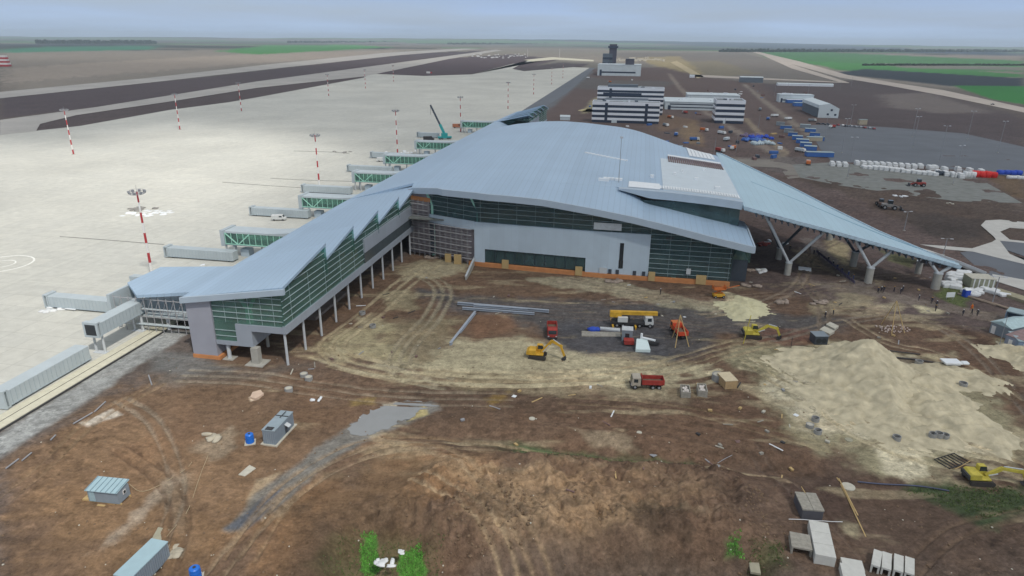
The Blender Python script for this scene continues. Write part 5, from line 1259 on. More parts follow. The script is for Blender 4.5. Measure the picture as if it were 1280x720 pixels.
P4(dump_truck, 690, 418, -math.pi/2-.03, 'red dump truck parked nose towards the viewer', M_TRED, M_TRED)
P4(dump_truck, 808, 484, math.pi-.04, 'dump truck with dusty pale cab and red bed on the sandy track', M_DC, M_TRED)
P4(dump_truck, 848, 418, math.pi/2+.1, 'red orange dump truck standing behind a wooden tripod', M_ORA, mat('orange_red', lin(206,80,50), .5, 0, .1, 1))
# mobile crane
x, y = at(792, 407); t = thing('mobile_crane', 'white cabbed mobile crane with long yellow boom lying over its cab', 'crane truck', (x, y, gz(x, y)), -.05); t.scale = (1.12,)*3
b = MB(); b.box(-5.2, 4.2, -1.1, 1.1, .7, 1.25); b.build('chassis', M_CHAS, t); truck_cab(t, 2.4, M_CABW)
b = MB(); b.box(-5.6, 5.3, -.45, .35, 2.85, 3.75); b.box(-5.7, -3, -.75, .65, 2.3, 3.6); bo = b.build('boom', M_YEL, t, bevel=.05)
b = MB(); b.box(5.3, 5.9, -.35, .25, 2.8, 3.4); b.build('boom_head', M_CHAS, bo)
b = MB(); b.box(-3.9, -1.6, -1.3, -.5, 1.3, 2.6); b.build('operator_cab', M_CABW, t, bevel=.08); b = MB(); b.box(-4.6, -1, -.5, 1.15, 1.25, 2.3); b.build('turntable', M_CHAS, t)
for X in (3.6, 1.2, -2.6, -4): 
    for s in (-1, 1): wheel(t, X, s*1.05)
for X in (-5, .2):
    for s in (-1, 1): b = MB(); b.box(X-.2, X+.2, min(s*1.1, s*2.4), max(s*1.1, s*2.4), .5, .75); b.tube((X, s*2.3, 0), (X, s*2.3, .6), .12); b.build('outrigger', M_YEL, t)
# small orange lift at the facade corner
x, y = at(898, 371); t = thing('scissor_lift', 'small orange and yellow lift machine at the glass corner of the terminal', 'lift', (x, y, gz(x, y)), .1)
b = MB(); b.box(-1.6, 1.6, -.9, .9, .4, 1.2); b.build('base', M_YEL, t, bevel=.05); b = MB(); b.bar((-1.4, 0, 1.2), (1.4, 0, 2.6), .2, .3); b.bar((1.4, 0, 1.2), (-1.4, 0, 2.6), .2, .3); b.build('scissor_arms', M_ORA, t)
b = MB(); b.box(-1.9, 1.7, -.9, .9, 2.6, 2.8); b.box(-1.9, -1.8, -.9, .9, 2.8, 3.7); b.box(1.6, 1.7, -.9, .9, 2.8, 3.7); b.box(-1.9, 1.7, -.9, -.85, 3.55, 3.7); b.build('platform', M_ORA, t); b = MB(); b.bar((1.6, 0, 2.7), (6, 0, 3.6), .15, .2); b.build('jib', M_ORA, t)
for X in (-1.2, 1.2):
    for s in (-1, 1): wheel(t, X, s*.85, .4, .3)
# teal crawler crane on the apron
x, y = at(556, 174); t = thing('mobile_crane', 'teal crane raising a dark boom on the apron', 'crane', (x, y, .05), .25)
M_TEAL = mat('teal_paint', lin(50,160,160), .5)
b = MB(); b.box(-5, 5, -1.5, 1.5, .8, 2); b.build('chassis', M_TEAL, t); b = MB(); b.box(-2.4, 2, -1.5, 1.5, 2, 4.4); b.build('cab', M_TEAL, t)
b = MB(); b.bar((0, 0, 3.6), (-9, 7, 24), 1.0, 1.0); bo = b.build('boom', M_DSTEEL, t); b = MB(); b.bar((0, 0, 3.5), (-3, 2.3, 10.5), 1.4, 1.5); b.build('boom_base', M_TEAL, bo); b = MB(); b.tube((-9, 7, 23.8), (-9, 7, 17), .08); b.build('hook_line', M_DSTEEL, bo)
for X in (-3.8, -2, 2.2, 3.8):
    for s in (-1, 1): wheel(t, X, s*1.4, .65, .5)
# vehicles round the crane and tunnels
def van(px_, py_, rz, m, label, sc=1): 
    x, y = at(px_, py_); t = thing('service_van', label, 'van', (x, y, max(.06, gz(x, y))), rz); t.scale = (sc,)*3
    b = MB(); b.profx([(-2.6, .45), (2.6, .45), (2.6, 1.1), (1.9, 1.35), (1.5, 2.1), (-2.6, 2.1)], -1, 1); b.build('body', m, t, bevel=.08); b = MB(); b.hexa([(1.5, -.8, 2.0), (1.95, -.8, 1.4), (1.95, .8, 1.4), (1.5, .8, 2.0), (1.55, -.8, 2.03), (2.0, -.8, 1.43), (2.0, .8, 1.43), (1.55, .8, 2.03)]); b.build('windscreen', M_WIN, t)
    b = MB(); b.box(.3, 1.3, -1.02, 1.02, 1.35, 1.9); b.build('side_window', M_WIN, t)
    for X in (-1.6, 1.6):
        for s in (-1, 1): wheel(t, X, s*.9, .36, .25)
van(478, 202, .1, M_CABW, 'white van standing between two grey tunnels on the apron', 1.2); van(349, 275.5, .05, M_CABW, 'white van in front of the grey tunnel by the second walkway', 1.1)
van(536, 176, .2, M_CHAS, 'dark service vehicle left of the teal crane', 1.5); van(572, 160, .2, mat('orange_truck', lin(170,110,80), .6), 'brownish truck at the foot of the mast near the teal crane', 1.6)
van(1192, 452, -.12, M_CABW, 'white pickup like wreck of panels at the top of the sand field') if False else None
# loose stuff on the apron: fresh white patches of paper/foam wrap
def wrap(px_, py_, n, r, h, m, label, sx=1, seed=1, name='plastic_wrap_heap', sy=1):
    x, y = at(px_, py_); rr = random.Random(seed)
    if name == 'wrapped_goods':
        b = MB()
        for _ in range(n):
            cx_, cy_ = rr.uniform(-r, r)*sx, rr.uniform(-r, r)*sy; a = rr.uniform(-.6, .6); L_, D_, h_ = rr.uniform(.8, 2.), rr.uniform(.6, 1.3), rr.uniform(.5, 1)*h; c_, s_ = math.cos(a), math.sin(a); sk = rr.uniform(-.2, .2)
            P_ = [(-L_, -D_), (L_, -D_), (L_, D_), (-L_, D_)]; q = [(cx_+p*c_-w_*s_, cy_+p*s_+w_*c_) for p, w_ in P_]
            b.hexa([(p[0], p[1], -.2) for p in q]+[(p[0]*.97+sk, p[1]*.97, h_*rr.uniform(.8, 1.05)) for p in q])
        o = b.build(name, m, bevel=.22, smooth=False); o.location = (x, y, gz(x, y)); return tag(o, label, 'wrapped goods')
    o = lump(name, m, [(rr.uniform(-r, r)*sx, rr.uniform(-r, r)*sy, h*.4, rr.uniform(.3, .9)*min(r, 1.6), rr.uniform(.3, .9)*min(r, 1.6), rr.uniform(.4, 1)*h) for _ in range(n)], seg=8, rough=.22, seed=seed, e=.6); o.location = (x, y, max(gz(x, y), -.1))
    if 'rubble' in name: o['kind'] = 'stuff'
    return tag(o, label, 'debris')
wrap(68, 387, 9, 1.6, .5, M_FOIL, 'crumpled white wrap beside the tunnel nearest the unfinished walkway', 1.6, 2)
wrap(180, 268, 22, 3.2, .35, M_WHITE, 'scatter of white plastic on the apron behind the largest mast', 2.6, 3); wrap(196, 265, 16, 3, .3, M_FOIL, 'right part of the white plastic scatter on the apron', 2.4, 13)
wrap(177, 262, 12, 3, .7, mat('rubble_grey', lin(136,134,130), .9, 0, .2, 1), 'low grey rubble pile behind the white plastic on the apron', 2, 4, 'rubble_pile')
wrap(500, 190, 10, 5, .6, M_WHITE, 'white sheets lying between mast and walkways on the apron', 2, 5)
wrap(425, 190.5, 10, 5, .5, mat('rubble_grey', 0), 'grey material strip on the apron left of the mast', 2, 6, 'rubble_pile')
wrap(257, 331, 4, .7, .3, M_WHITE, 'three small white bags in front of the nearest apron tunnel', 2, 7)
t = thing('barrier', 'white and red barrier frame lying beside the crumpled wrap', 'barrier', (*at(89, 388), .08), -.2); b = MB(); b.box(-1.6, 1.6, -.4, .4, .3, .5); b.build('board', M_WHITE, t); b = MB(); b.box(-1.5, -1.3, -.3, .3, 0, .3); b.box(1.3, 1.5, -.3, .3, 0, .3); b.build('feet', M_GALV, t)
# apron cracks/cables: thin real cables
M_CABLE = mat('dark_cable', (.2, .2, .19), .8)
def cable(name, pts, r, m, label, cat='cable', z=.12):
    b = MB(); q = [at(*p) for p in pts]; 
    for _ in range(2):
        qq = [q[0]]
        for i in range(len(q)-1): a, c = q[i], q[i+1]; qq += [(a[0]*.75+c[0]*.25, a[1]*.75+c[1]*.25), (a[0]*.25+c[0]*.75, a[1]*.25+c[1]*.75)]
        q = qq+[q[-1]]
    q = [(p[0], p[1], max(gz(*p)+z, z)) for p in q]
    for i in range(len(q)-1): b.tube(q[i], q[i+1], r, n=6, caps=True)
    o = b.build(name, m); return tag(o, label, cat)
cable('cable', [(75,296),(130,300),(205,306)], .12, M_CABLE, 'long dark cable on the apron crossing behind the largest mast'); cable('cable', [(278,228),(330,232),(376,235)], .14, M_CABLE, 'dark cable on the apron left of the mid pier mast'); cable('cable', [(338,223),(390,226),(444,227)], .14, M_CABLE, 'dark cable on the apron above the fourth tunnel')
cable('cable', [(367,189),(410,190),(437,192)], .16, M_CABLE, 'short dark cable beside the grey material strip')
# ------------------------------------------------ containers, barrels, slabs left foreground
M_CG = mat('ribbed_grey_steel', lin(138,150,160), .5, 0, .08, 1); M_CR = mat('pale_blue_roof', lin(160,186,194), .5, 0, .05, 1); M_SLAB = mat('slab_concrete', lin(186,182,168), .9, 0, .12, 1.2, .2)
x, y, rz, L = rect((112,628),(150,632)); z = gz(x, y)
t = thing('site_cabin', 'grey cabin with pale blue ribbed roof alone at the lower left', 'cabin', (x, y, z), rz)
b = MB(); b.box(0, L, 0, 2.6, .2, 2.3); b.build('wall', M_CG, t); b = MB(); b.hexa([(-.2, -.25, 2.3), (L+.1, -.25, 2.3), (L+.1, 2.9, 2.75), (-.2, 2.9, 2.75), (-.2, -.25, 2.42), (L+.1, -.25, 2.42), (L+.1, 2.9, 2.87), (-.2, 2.9, 2.87)]); r = b.build('roof', M_CR, t)
b = MB()
for i in range(7): b.hexa([(i*L/6-.03-.05, -.26, 2.42), (i*L/6+.0, -.26, 2.42), (i*L/6+.0, 2.9, 2.87), (i*L/6-.08, 2.9, 2.87), (i*L/6-.08, -.26, 2.5), (i*L/6, -.26, 2.5), (i*L/6, 2.9, 2.95), (i*L/6-.08, 2.9, 2.95)])
b.build('roof_ribs', mat('rib_dark', lin(120,142,152), .5), r)
b = MB(); b.box(L+.003, L+.08, 1.1, 1.75, 1.2, 1.9); w_ = b.build('window_frame', M_WP, t); b = MB(); b.box(L+.085, L+.1, 1.2, 1.65, 1.3, 1.8); b.build('window', M_WIN, w_)
b = MB(); b.box(.25, 1.2, -.06, -.003, .3, 2.1); b.build('door', M_CR, t); b = MB(); b.box(-.2, L+.2, .1, .35, -.15, .2); b.box(-.2, L+.2, 2.2, 2.45, -.15, .2); b.build('skid', M_TAN, t)
MB().box(-1.4, -.1, .2, 1.7, .0, .25).build('wooden_step', M_TAN, t); MB().box(1.8, 3.1, -.7, -.35, 0, .12).build('wooden_step', M_TAN, t)
x, y, rz, L = rect((345,558),(368,533)); z = gz(x, y)
t = thing('generator_container', 'ribbed grey container on a pale slab next to a blue barrel', 'container', (x, y, z), rz)
b = MB(); b.box(-.3, L+.5, -.35, 2.9, -.2, .22); b.build('slab', M_SLAB, t)
b = MB(); b.box(0, L, 0, 2.4, .22, 3.0); bo = b.build('body', M_CG, t); b = MB()
for i in range(int(L/.35)): b.box(i*.35+.1, i*.35+.2, -.05, -.003, .35, 2.85)
for i in range(6): b.box(-.05, -.003, .15+i*.4, .25+i*.4, .35, 2.85)
b.build('ribs', mat('rib_grey', lin(124,136,148), .5), bo)
b = MB(); b.box(-.08, L+.08, -.08, 2.48, 3.0, 3.14); rf = b.build('roof', mat('container_roof', lin(142,156,164), .5, 0, .08, 1), t)
b = MB(); b.box(L*.72, L*.72+.15, -.1, 2.5, 3.15, 3.25); b.box(L*.62, L*.95, 1.1, 1.25, 3.26, 3.32); b.build('straps', M_CHAS, rf); b = MB(); b.box(.1, 1.1, .5, 1.9, 3.15, 3.22); b.build('hatch', M_CHAS, rf)
b = MB(); b.hexa([(L*.5, -.9, 1.9), (L*.5+1, -.9, 1.9), (L*.5+1, -.05, 2.3), (L*.5, -.05, 2.3), (L*.5, -.9, 1.95), (L*.5+1, -.9, 1.95), (L*.5+1, -.05, 2.38), (L*.5, -.05, 2.38)]); b.build('awning', M_STEEL, t); b = MB(); b.box(L*.5+.1, L*.5+.9, -.07, -.053, .4, 1.8); b.build('door', M_DSTEEL, t)
x, y, rz, L = rect((190,735),(212,712)); t = thing('generator_container', 'grey container cut off by the bottom left edge beside the lower blue barrel', 'container', (*at(168,742), gz(*at(168,742))), rz)
b = MB(); b.box(0, 7, 0, 2.6, .1, 2.7); b.build('body', M_CG, t); b = MB(); b.box(-.08, 7.08, -.08, 2.68, 2.7, 2.85); b.build('roof', M_CR, t); b = MB()
for i in range(18): b.box(.1+i*.38, .2+i*.38, -.05, -.003, .2, 2.6)
b.build('ribs', mat('rib_grey', 0), t)
M_BAR = mat('barrel_blue', lin(34,110,206), .35, 0, .06, 1)
def barrel(px_, py_, label):
    x, y = at(px_, py_); t = thing('water_tank', label, 'plastic tank', (x, y, gz(x, y)+.12), .3)
    b = MB(); n = 20; prof = [(0, .72), (.08, .76), (.5, .74), (.52, .77), (.6, .77), (.62, .74), (1.05, .74), (1.07, .77), (1.15, .77), (1.17, .74), (1.62, .72), (1.74, .6), (1.78, .28)]
    vs = [(r*math.cos(2*math.pi*i/n), r*math.sin(2*math.pi*i/n), z) for z, r in prof for i in range(n)]; m_ = len(prof)
    b.add(vs, [(k*n+i, k*n+(i+1) % n, (k+1)*n+(i+1) % n, (k+1)*n+i) for k in range(m_-1) for i in range(n)]+[tuple(range(n-1, -1, -1)), tuple(range((m_-1)*n, m_*n))]); b.build('tank', M_BAR, t)
    b = MB(); b.tube((0, 0, 1.78), (0, 0, 1.84), .22, n=14); b.build('lid', M_CHAS, t)
    b = MB(); b.box(-.95, .95, -.95, .95, -.2, 0); b.build('pad', M_SLAB, t)
barrel(313, 554, 'blue plastic tank beside the grey container on its slab'); barrel(245, 721, 'blue plastic tank at the bottom edge')
def slab(pts, h, m, label, name='concrete_slab', cat='slab', z0=None):
    q = PX(*pts); cx = sum(p[0] for p in q)/len(q); cy = sum(p[1] for p in q)/len(q); z = gz(cx, cy) if z0 is None else z0
    b = MB(); b.prism([(p[0]-cx, p[1]-cy) for p in q], -.2, h); o = b.build(name, m, bevel=.03); o.location = (cx, cy, z); return tag(o, label, cat)
slab([(187,680),(198,660),(212,663),(200,682)], .15, mat('slab_grey_green', lin(160,156,136), .9, 0, .1, 1), 'flat grey green slab above the lower blue tank')
slab([(298,594),(306,596),(320,586),(312,582)], .2, M_SLAB, 'pale slab lying below the grey container'); slab([(936,684),(949,686),(953,707),(940,705)], .2, mat('slab_grey_green', 0), 'lone flat slab on the small green patch at lower middle right')
slab([(313,499),(316,493),(326,490),(330,495),(320,501)], .5, mat('pale_rock', lin(200,176,156), .9, 0, .1, 1, .3), 'pale pink boulder above the grey container', 'rock', 'rock')
wrap(400, 500, 3, .8, .3, M_WHITE, 'small white sheet right of the grey container', 2, 9); wrap(262, 549, 8, 1.3, .35, mat('pale_rubble', lin(176,168,150), .9, 0, .2, 1), 'little heap of pale rubble left of the blue tank', 1.4, 10, 'rubble_pile'); wrap(222, 690, 7, 1.0, .2, mat('pale_rubble', 0), 'pale lime spill above the lower blue tank', 1.2, 11, 'rubble_pile')
wrap(480, 702, 9, .9, .18, M_FOIL, 'white rubbish lying between the two green grass patches', 1.6, 12); wrap(505, 690, 4, .5, .12, M_FOIL, 'few white scraps beside the right green grass patch', 1.6, 14)
cable('hose', [(162,606),(176,617),(200,607),(232,588),(240,578)], .045, mat('hose_beige', lin(176,160,130), .8), 'beige hose curling from the lone cabin', 'hose', .05); cable('hose', [(260,570),(248,600),(236,640),(212,668),(198,684),(202,700)], .045, mat('hose_beige', 0), 'beige hose running down to the bottom left container', 'hose', .05)
# debris pipes along the gravel strip
for j, (a, c) in enumerate((((132,503),(118,516)), ((116,518),(92,532)), ((70,546),(64,552)), ((40,568),(28,578)), ((24,576),(8,588)), ((186,470),(190,482)))):
    xa, ya = at(*a); xb, yb = at(*c); za = gz((xa+xb)/2, (ya+yb)/2); b = MB(); b.tube((0, 0, .2), (xb-xa, yb-ya, .2), .14, n=8); o = b.build('pipe', M_GALV); o.location = (xa, ya, za)
    tag(o, ['grey pipe at the upper end of the row along the gravel strip', 'long grey pipe above the pale scraped patch', 'short grey pipe stub in the middle of the gravel edge', 'pale pipe low on the gravel edge at the left', 'lowest grey pipe by the left frame edge', 'small upright post at the corner of the gravel strip'][j], 'pipe')
# round manhole rings
M_RING = mat('ring_concrete', lin(150,150,148), .9, 0, .12, 1.5); M_HOLE = mat('dark_ring_shade', (.03, .025, .02), 1)  # near-black colour stands for the shade inside empty rings
def ring(px_, py_, label, r=.9, h=.9, filled=False, tilt=0, z=0):
    x, y = at(px_, py_); t = thing('concrete_ring', label, 'concrete ring', (x, y, gz(x, y)+z), 0, 'concrete manhole rings'); t.rotation_euler = (tilt, 0, px_ % 3)
    n = 20; vs = []
    for (rr, z_) in ((r, -.1), (r, h), (r*.82, h), (r*.82, .1)):
        vs += [(rr*math.cos(2*math.pi*i/n), rr*math.sin(2*math.pi*i/n), z_) for i in range(n)]
    b = MB(); b.add(vs, [(k*n+i, k*n+(i+1) % n, ((k+1) % 4)*n+(i+1) % n, ((k+1) % 4)*n+i) for k in range(4) for i in range(n)]); b.build('wall', M_RING, t)
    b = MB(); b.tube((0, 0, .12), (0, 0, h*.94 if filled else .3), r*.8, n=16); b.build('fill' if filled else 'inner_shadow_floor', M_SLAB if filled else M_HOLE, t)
for (a, l, f) in (((361,488),'pale topped concrete ring below the pier columns, nearest to the viewer',1),((380,470),'left one of two touching concrete rings below the pier columns',1),((386,474),'right one of two touching concrete rings below the pier columns',1),((453,393),'small concrete ring on the soil beside the pier columns',0),((466,409),'concrete ring in the pale sand beside the pier',0),
                 ((1019,526),'upper one of the concrete rings on the lower left edge of the sand',0),((1012,534),'middle ring of the little group on the lower left edge of the sand',1),((1022,541),'lowest ring of the little group on the lower left edge of the sand',0),((1120,551),'single dark concrete ring at the lower edge of the sand',0),((1203,484),'concrete ring standing on a rubble base on the right of the sand',0),((1148,456),'concrete ring at the upper edge of the sand',0),
                 ((1165,549),'left one of three small rings in a row on the sand',0),((1172,550),'middle one of three small rings in a row on the sand',0),((1180,550),'right one of three small rings in a row on the sand',0)): ring(*a, l, .75 if a[1] > 500 else .85, .8, bool(f))
x, y = at(1060, 609); b = MB(); b.tube((0, 0, -.1), (0, 0, .18), 1.1, n=24); o = b.build('round_cover', M_SLAB); o.location = (x, y, gz(x, y)); tag(o, 'flat round concrete cover above the concrete box', 'cover')
b = MB(); b.tube((0, 0, -.1), (0, 0, .15), .7, n=20); o = b.build('round_cover', mat('slab_grey_green', 0)); x, y = at(1060.5, 550); x, y = at(1061, 550); o.location = (x, y, gz(x, y)); tag(o, 'round disc half buried in the sand below the heap', 'cover')
o = MB().tube((0, 0, -.1), (0, 0, .15), .6, n=20).build('round_cover', M_SLAB); x, y = at(665, 524); o.location = (x, y, gz(x, y)); tag(o, 'pale round disc on brown soil in the middle foreground', 'cover')
o = MB().tube((0, 0, -.1), (0, 0, .15), .5, n=20).build('round_cover', M_SLAB); x, y = at(799, 542); o.location = (x, y, gz(x, y)); tag(o, 'small pale disc on brown soil, lower middle', 'cover')
# U culvert channels and big boxes lower right
M_CUL = mat('culvert_concrete', lin(196,196,190), .85, 0, .08, 1.2, .15); M_CULD = mat('weathered_concrete', lin(150,146,136), .9, 0, .22, 2., .3)
def obox(pa, pb, D, h, m, label, name='culvert_section', ch=True, grp=None, legs=True, z0=0):
    x, y, rz, L = rect(pa, pb); t = thing(name, label, 'culvert' if ch else 'concrete block', (x, y, gz(x, y)+z0), rz, grp)
    if ch:
        b = MB(); b.box(0, L, 0, D, h-.28, h); b.build('top_slab', m, t)
        for X in (0, L-.25): b = MB(); b.box(X, X+.25, 0, D, -.1, h-.28); b.build('side_leg', m, t)
    else: b = MB(); b.box(0, L, 0, D, -.1, h); b.build('body', m, t, bevel=.04)
    return t
g_ = 'upturned U shaped culvert sections'
for j, (a, c) in enumerate((((1087,714),(1098,718)), ((1100,717),(1112,721)), ((1115,720),(1127,724)), ((1129,723),(1141,727)))):
    obox(a, c, 3.6, 1.3, M_CUL, ['leftmost of four pale U channels in a row at the bottom right', 'second of four pale U channels in a row at the bottom right', 'third of four pale U channels in a row at the bottom right', 'rightmost of four pale U channels in a row at the bottom right'][j], grp=g_)
obox((988,692), (1014,697), 3.3, 1.3, M_CULD, 'darker weathered U channel left of the long white block', grp=g_)
x, y, rz, L = rect((1017,704),(1043,709)); t = thing('culvert_stack', 'long bright white row of three culvert sections set end to end', 'culvert', (x, y, gz(x, y)), rz)
for k_ in range(3): b = MB(); b.box(0, L, k_*2.55, k_*2.55+2.5, -.1, 1.7-.002*k_); b.build('section', M_CUL, t, bevel=.03)
obox((1053,716), (1080,721), 2.2, .9, M_CUL, 'white channel lying on the stack at bottom centre right', grp=g_); obox((1052,727), (1082,733), 2.6, 1.1, M_CUL, 'white channel at the bottom edge left of the four', grp=g_)
x, y, rz, L = rect((1001,651),(1027,653)); t = thing('concrete_chamber', 'big weathered concrete chamber with speckled lid in dark soil', 'concrete chamber', (x, y, gz(x, y)), rz)
b = MB(); b.box(0, L, 0, 4.2, -.2, 1.7); b.build('wall', mat('dark_wet_concrete', lin(84,84,90), .8, 0, .12, 1), t); b = MB(); b.box(-.06, L*.49, -.06, 4.26, 1.7, 1.95); b.box(L*.51, L+.06, -.06, 4.26, 1.7, 1.95); b.build('lid', M_CULD, t); b = MB(); b.bar((L*.48, 4, 2.), (L*.42, 5.6, 2.05), .1, .06); b.build('lifting_bar', M_TAN, t)
cable('rope', [(985,654),(1015,655),(1052,657)], .05, M_WHITE, 'dashed white rope below the concrete chamber', 'rope', .5)
for j, (a, c) in enumerate((((1046,598),(1068,640)), ((1052,608),(1082,672)), ((1048,600),(1072,646)))):
    xa, ya = at(*a); xb, yb = at(*c); b = MB(); b.bar((0, 0, .12), (xb-xa, yb-ya, .12), .16, .1); o = b.build('timber', M_TAN); o.location = (xa, ya, gz((xa+xb)/2, (ya+yb)/2)+.08*j); tag(o, ['short timber beside the round cover', 'longest timber below the round cover', 'middle timber below the round cover'][j], 'timber')
cable('pipe', [(1072,603),(1100,606),(1150,608),(1186,615)], .13, mat('blue_pipe', lin(58,66,92), .5), 'long dark blue pipe on the soil right of the round cover', 'pipe', .15)
cable('pipe', [(897,580),(905,575),(915,570)], .06, M_GALV, 'thin stick on brown soil below the haul road', 'pipe', .2)
# grille pallets by the right excavator
x, y, rz, L = rect((1187,588),(1212,580)); t = thing('steel_grid', 'dark steel grid lying left of the faded yellow excavator', 'grid', (x, y, gz(x, y)), rz)
b = MB()
for i in range(7): b.box(i*L/6, i*L/6+.12, 0, 3, .1, .25)
b.build('bars', M_CHAS, t); b = MB(); b.box(0, L, 0, .12, .26, .36); b.box(0, L, 2.9, 3, .26, .36); b.build('rails', M_CHAS, t)
cable('pole', [(1193,590),(1212,579)], .07, M_TAN, 'pale wooden pole crossing the steel grid', 'pole', .5)
# ------------------------------------------------ middle yard
for j, (a, c, r) in enumerate((((572,381),(686,391),.42), ((578,387),(668,394),.36), ((592,386),(660,391),.36), ((563,432),(594,392),.4))):
    xa, ya = at(*a); xb, yb = at(*c); b = MB(); Lb = math.hypot(xb-xa, yb-ya); b.box(0, Lb, -r*.8, r*.8, 0, .1); b.box(0, Lb, -r*.8, r*.8, r*1.5, r*1.5+.1); b.box(0, Lb, -.08, .08, .1, r*1.5)
    o = b.build('steel_beam', mat('beam_steel', lin(158,166,176), .5, 0, .08, 1)); o.location = (xa, ya, gz((xa+xb)/2, (ya+yb)/2)+.05+(.5 if j == 2 else 0)); o.rotation_euler = (0, 0, math.atan2(yb-ya, xb-xa)); tag(o, ['longest pale steel beam of the three lying together', 'front steel beam of the three lying together', 'middle steel beam of the three, lying on top', 'single pale beam lying across, left of the red soil patch'][j], 'beam', 'steel beams on the yard')
x, y, rz, L = rect((583,350),(597,325)); t = thing('retaining_wall', 'short white slanting wall at the corner of the grey cladding', 'wall', (x, y, gz(x, y)), rz); b = MB(); b.hexa([(0, 0, -.4), (L, 0, -.4), (L, .4, -.4), (0, .4, -.4), (0, 0, 1.2), (L, 0, 3), (L, .4, 3), (0, .4, 1.2)]); b.build('wall', M_CONC, t); b = MB(); b.hexa([(-.05, -.1, 1.2), (L+.05, -.1, 3), (L+.05, .5, 3), (-.05, .5, 1.2), (-.05, -.1, 1.32), (L+.05, -.1, 3.12), (L+.05, .5, 3.12), (-.05, .5, 1.32)]); b.build('coping', M_STEEL, t)
x, y, rz, L = rect((777,426),(790,427)); t = thing('control_cabin', 'small grey control cabin with pale roof behind the white tarpaulin', 'cabin', (x, y, gz(x, y)), rz); b = MB(); b.box(0, L, 0, 2.4, 0, 3); b.build('wall', M_CABG, t); b = MB(); b.box(-.1, L+.1, -.1, 2.5, 3, 3.15); b.build('roof', mat('pale_roof', lin(190,194,196), .6), t); b = MB(); b.box(L*.3, L*.7, -.05, -.003, 1.2, 2.2); b.build('window', M_WIN, t)
t = thing('drilling_rig', 'white sheeted machine with red parts beside the mobile crane', 'machine', (*at(803,440), gz(*at(803,440))), -.05)
b = MB(); b.hexa([(-1.7, 0, 0), (1.9, 0, 0), (1.5, 3, .6), (-1.2, 3, .6), (-1.7, 0, .9), (1.9, 0, .9), (1.4, 3, 2.4), (-1.2, 3, 2.4)]); b.build('tarpaulin', mat('pale_tarp', lin(206,222,222), .6, 0, .05, 1), t, bevel=.12); b = MB(); b.tube((0, 3.2, 0), (0, 3.2, 3.6), .3); b.bar((0, 3.2, 2.6), (3.2, 2.0, 2.4), .5, .3); b.build('mast', M_WHITE, t); b = MB(); b.box(-4, -1.6, 3.4, 5.4, .4, 1.4); b.build('engine', M_TRED, t); b = MB(); b.box(1.2, 4.6, 4, 5.6, .3, 1.0); b.build('trailer', M_CHAS, t)
P4(tarp, 0, 0, 1, 1, 1, M_BLT, '') if False else None
o = lump('tarpaulin_stack', M_BLT, [(0, 0, .5, 1.5, 1, .7), (1.1, .2, .4, .9, .9, .6)], seg=10, seed=4); x, y = at(741, 413); o.location = (x, y, gz(x, y)); tag(o, 'blue tarpaulin bundle on the pale beam left of the grey cabin', 'covered stack')
slab([(727,414),(775,416),(776,421),(727,420)], .25, M_CULD, 'long pale slab path between the blue bundle and the grey cabin', 'concrete_slab'); slab([(750,410),(775,412),(775,415),(750,412)], .4, M_STEEL, 'pale beam under the blue bundle', 'steel_beam', 'beam')
def tripod(px_, py_, h, spread, label):
    x, y = at(px_, py_); t = thing('tripod', label, 'tripod', (x, y, gz(x, y)), .2)
    for k_ in range(3):
        a = -math.pi/2+(k_-1)*.6 if k_ != 1 else math.pi/2; b = MB(); b.tube((spread*math.cos(a), spread*math.sin(a), 0), (0, 0, h), .13, .1, 6); b.build('leg', M_TAN, t)
tripod(847, 428, 7.5, 3.2, 'tall wooden tripod in front of the orange red truck'); tripod(1113, 411, 8, 3.4, 'tall wooden tripod standing on a speckled patch below the path')
def pole(pb, h, label, m=M_YEL2, r=.12, lean=.0, name='pole'):
    x, y = at(*pb); b = MB(); b.tube((0, 0, -.2), (lean, 0, h), r, r*.8, 8); o = b.build(name, m); o.location = (x, y, gz(x, y)); return tag(o, label, 'pole')
pole((929, 430), 7.5, 'thin yellow pole leaning beside the second excavator', lean=.9); pole((989, 432), 2.2, 'short dark stake at the corner of the sand', M_CHAS, .08)
# skips with rubble
def skip(pa, pb, D, label):
    x, y, rz, L = rect(pa, pb); t = thing('rubble_skip', label, 'skip', (x, y, gz(x, y)), rz, 'concrete skips filled with rubble')
    b = MB(); b.box(0, L, 0, .18, -.1, 1.4); b.box(0, L, D-.18, D, -.1, 1.4); b.box(0, .18, .18, D-.18, -.1, 1.4); b.box(L-.18, L, .18, D-.18, -.1, 1.4); b.box(.18, L-.18, .18, D-.18, 0, .9); b.build('box', M_CULD, t)
    rr = random.Random(int(pa[0])); lump('rubble', mat('white_rubble', lin(206,200,194), .9, 0, .25, 2), [(rr.uniform(.5, L-.5), rr.uniform(.5, D-.5), 1.05, rr.uniform(.15, .4), rr.uniform(.15, .4), rr.uniform(.15, .35)) for _ in range(26)], t, seg=6, rough=.25, seed=3)
skip((851,497), (863,498), 3.4, 'left rubble filled skip right of the pale cabbed dump truck'); skip((872,496), (884,497), 3.4, 'right rubble filled skip next to the timber crate')
x, y, rz, L = rect((906,486),(921,485)); t = thing('timber_crate', 'tall plywood crate right of the skips', 'crate', (x, y, gz(x, y)), rz); b = MB(); b.box(0, L, 0, 4, 0, 1.9); b.build('side', mat('crate_side', lin(176,150,112), .8, 0, .15, 2), t); b = MB(); b.box(-.08, L+.08, -.06, 2.0, 1.9, 2.0); b.box(-.08, L+.08, 2.1, 4.1, 1.9, 1.98); b.build('lid', mat('crate_lid', lin(204,190,160), .8, 0, .12, 2), t)
ring(897, 474, 'large concrete ring with grey blue cover beside the plywood crate', 1.3, 1.5, True)
